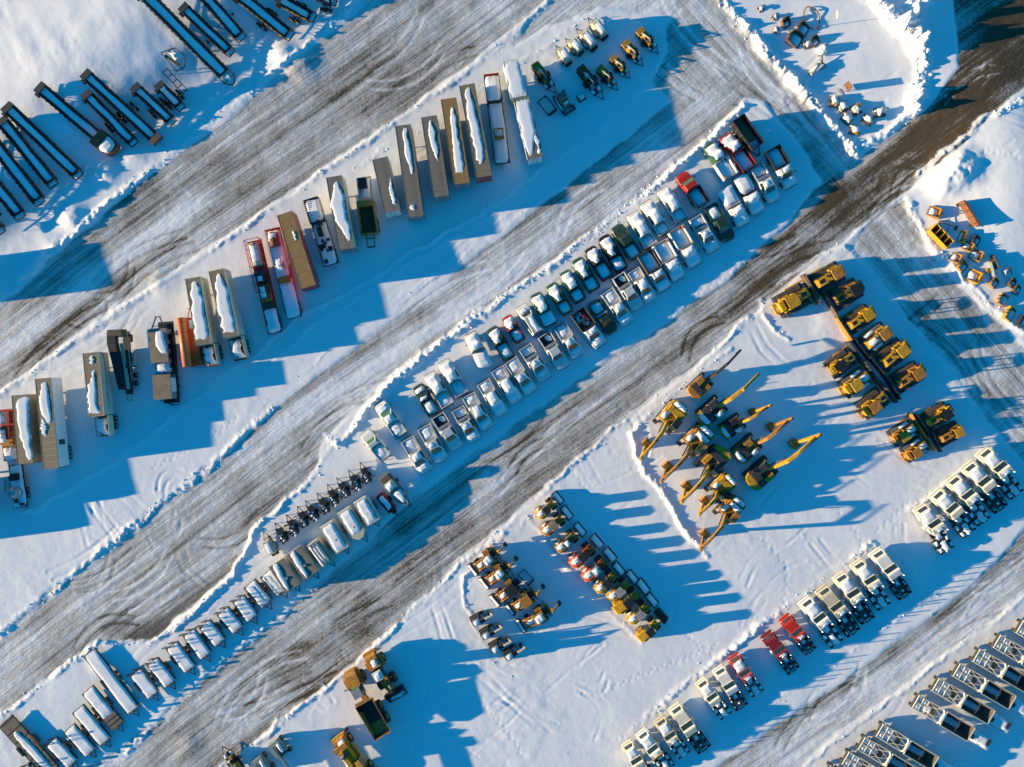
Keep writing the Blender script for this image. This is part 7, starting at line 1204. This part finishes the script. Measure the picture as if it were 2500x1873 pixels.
# ---- loose attachments, right edge
BK = [((455, 275), 205, 1.9, 1.6, 'yellow2', 4, 'small yellow bucket at top of the pile, by itself'), ((760, 550), 200, .9, 2.0, 'yellow', 0, 'yellow curved bucket shell behind the four-bay box'), ((830, 660), 215, 1.6, 1.4, 'tanorange', 3, 'tan bucket with snow at its lip, below the curved shell'), ((910, 590), 30, 1.5, 1.3, 'steel', 3, 'black bucket beside the tan bucket'), ((920, 755), 210, 2.0, 1.7, 'tanorange', 0, 'tan bucket brim-full of snow'), ((705, 785), 215, 1.5, 1.5, 'tanorange', 3, 'tan bucket with snow spill beside the track'), ((775, 880), 40, 1.5, 1.6, 'yellow2', 4, 'mustard bucket with bright hanger bars'), ((905, 990), 210, 2.2, 1.9, 'yellow', 0, 'large yellow bucket full of snow near the track'), ((1285, 945), 60, 1.3, 1.3, 'white', 0, 'white and black grab bucket'), ((1130, 1065), 35, 1.4, 1.5, 'tanorange', 4, 'tan bucket half sunk in snow'), ((1330, 1065), 40, 1.2, 1.3, 'brownsteel', 3, 'brown bucket, upper of a leaning pair'), ((1385, 1140), 30, 1.3, 1.3, 'brownsteel', 3, 'brown bucket with snow, lower of a leaning pair'), ((1230, 1255), 25, 1.9, 1.8, 'tanorange', 0, 'wide tan bucket with yellow hangers'), ((1310, 1415), 30, 1.8, 2.2, 'yellow', 0, 'deep yellow bucket with dark slots'), ((1450, 1500), 30, 1.5, 1.6, 'olive', 0, 'olive bucket cut by the right edge')]
for p, an, a, w, mt, te, ds in BK: at(kind(k_bucket, a, w, .95, mt, te, 1), 'digger_bucket', ds, 'bucket', 'loose buckets by the right edge', 'E4', p, -an, .5)
at(kind(k_crate), 'sorting_box', 'long bright yellow box with four open bays', 'box', None, 'E4', (505, 550), -46)
at(kind(k_beam, 5.0), 'steel_barrier', 'long rusty panel standing on edge above the buckets', 'panel', None, 'E4', (835, 290), -58, 1.2)
at(kind(k_cross), 'crossed_poles', 'two thin crossed rusty poles beside the rusty panel', 'pole', None, 'E4', (610, 415), -20)
at(kind(k_blade, 2.4), 'plow_blade', 'dark plow blade between the buckets near right edge', 'blade', None, 'E4', (1125, 830), 25)
at(kind(k_blade, 2.6, 'bluegrey'), 'plow_blade', 'grey curved blade filled with snow beside the dark blade', 'blade', None, 'E4', (1090, 920), 15)
# ---- scrap on the upper right snow field
for p, an, a, w, mt, ds in [((435, 205), 60, 1.3, 1.3, 'rust', 'rusty bucket with ribs, upper left of the scrap'), ((585, 265), 30, 1.9, 1.8, 'rust', 'large rusty bucket below the ring'), ((515, 355), 35, 2.4, 2.2, 'rust', 'largest rusty bucket with snow inside'), ((690, 375), 45, 1.4, 1.4, 'brownsteel', 'dark bucket with snow right of largest rusty bucket')]:
    at(kind(k_bucket, a, w, .95, mt, 4, 1), 'digger_bucket', ds, 'bucket', 'rusty buckets on the snow field', 'K8', p, -an, .5)
at(kind(k_bin), 'plastic_tank', 'white rounded tank with dark hatch on the snow field', 'tank', None, 'K8', (765, 450), 30); at(kind(k_pallet, 1), 'scrap_heap', 'white snow-capped heap beside the largest rusty bucket', 'scrap', None, 'K8', (630, 400), 20)
at(kind(k_reel), 'steel_ring', 'thin rusty pear-shaped ring on snow at top', 'ring', None, 'K8', (665, 165), 30); at(kind(k_breaker), 'breaker_hammer', 'cream cylindrical breaker hammer with bracket on snow', 'breaker', None, 'K8', (705, 610), 48)
at(kind(k_sign), 'steel_sign', 'rusty upright plate with stay casting a square shadow', 'sign', None, 'K8', (985, 785), -60, .9); at(kind(k_pole), 'sign_post', 'thin grey post with panel casting a blue square shadow', 'sign', None, 'K8', (870, 165), 0, 3.0)
for i, (p, ds) in enumerate([((215, 75), 'tiny dark casting at top left of scrap'), ((340, 150), 'dark casting above the ribbed rusty bucket'), ((345, 270), 'small dark castings left of the largest rusty bucket'), ((870, 915), 'yellowish casting below the rusty plate'), ((945, 960), 'cream casting beside the yellowish one'), ((1065, 990), 'cream pallet load in middle of lower scrap'), ((985, 1070), 'low crate with rusty corner near berm'), ((1170, 1080), 'cream castings with red bit at lower scrap'), ((1055, 1170), 'khaki pallet load at the field corner'), ((1275, 1015), 'dark flat pallet at the right of lower scrap')]):
    at(kind(k_pallet, i), 'pallet_load', ds, 'pallet', 'pallet loads on the snow field', 'K8', p, 35 + i * 17, .4, sc=.75 if i < 3 else 1.25)
# ---------------------------------------------------------------- broken snow clods along the ploughed banks
def clod_mesh():
    rd = np.random.RandomState(3); t = (1 + 5 ** .5) / 2
    iv = np.array([(-1, t, 0), (1, t, 0), (-1, -t, 0), (1, -t, 0), (0, -1, t), (0, 1, t), (0, -1, -t), (0, 1, -t), (t, 0, -1), (t, 0, 1), (-t, 0, -1), (-t, 0, 1)]) / 1.902
    fi = np.array([(0, 11, 5), (0, 5, 1), (0, 1, 7), (0, 7, 10), (0, 10, 11), (1, 5, 9), (5, 11, 4), (11, 10, 2), (10, 7, 6), (7, 1, 8), (3, 9, 4), (3, 4, 2), (3, 2, 6), (3, 6, 8), (3, 8, 9), (4, 9, 5), (2, 4, 11), (6, 2, 10), (8, 6, 7), (9, 8, 1)])
    V = []; Fs = []; n = 0
    def put_c(x, y, s):
        nonlocal n
        v = iv * (1 + rd.uniform(-.28, .28, (12, 1))) * s * np.array([rd.uniform(.7, 1.3), rd.uniform(.7, 1.3), rd.uniform(.5, .9)]); a = rd.rand() * 6.28
        v = np.stack([v[:, 0] * math.cos(a) - v[:, 1] * math.sin(a) + x, v[:, 0] * math.sin(a) + v[:, 1] * math.cos(a) + y, v[:, 2] + gz(x, y) + s * .1], -1); V.append(v); Fs.append(fi + n); n += 12
    for P, h, w, lump in clods:
        for (ax, ay), (bx_, by) in zip(P, P[1:]):
            L = math.hypot(bx_ - ax, by - ay)
            for k in range(int(L * lump * (2.6 if h > .2 else 1.2) * (1 + h))):
                t_ = rd.rand(); s = .04 + .22 * rd.rand() ** 3 * (.5 + h); o = rd.randn() * w * .8
                x = ax + (bx_ - ax) * t_ - (by - ay) / L * o; y = ay + (by - ay) * t_ + (bx_ - ax) / L * o
                if abs(x) < 95 and abs(y) < 72: put_c(x, y, s)
    m = bpy.data.meshes.new('snow_clods'); m.from_pydata(np.concatenate(V).tolist(), [], np.concatenate(Fs).tolist()); m.materials.append(MATS['snow_pad']); return m
oc = bpy.data.objects.new('snow_clods', clod_mesh()); COL.objects.link(oc); oc['kind'] = 'stuff'; oc['label'] = 'broken lumps of snow along the ploughed banks'; oc['category'] = 'snow'
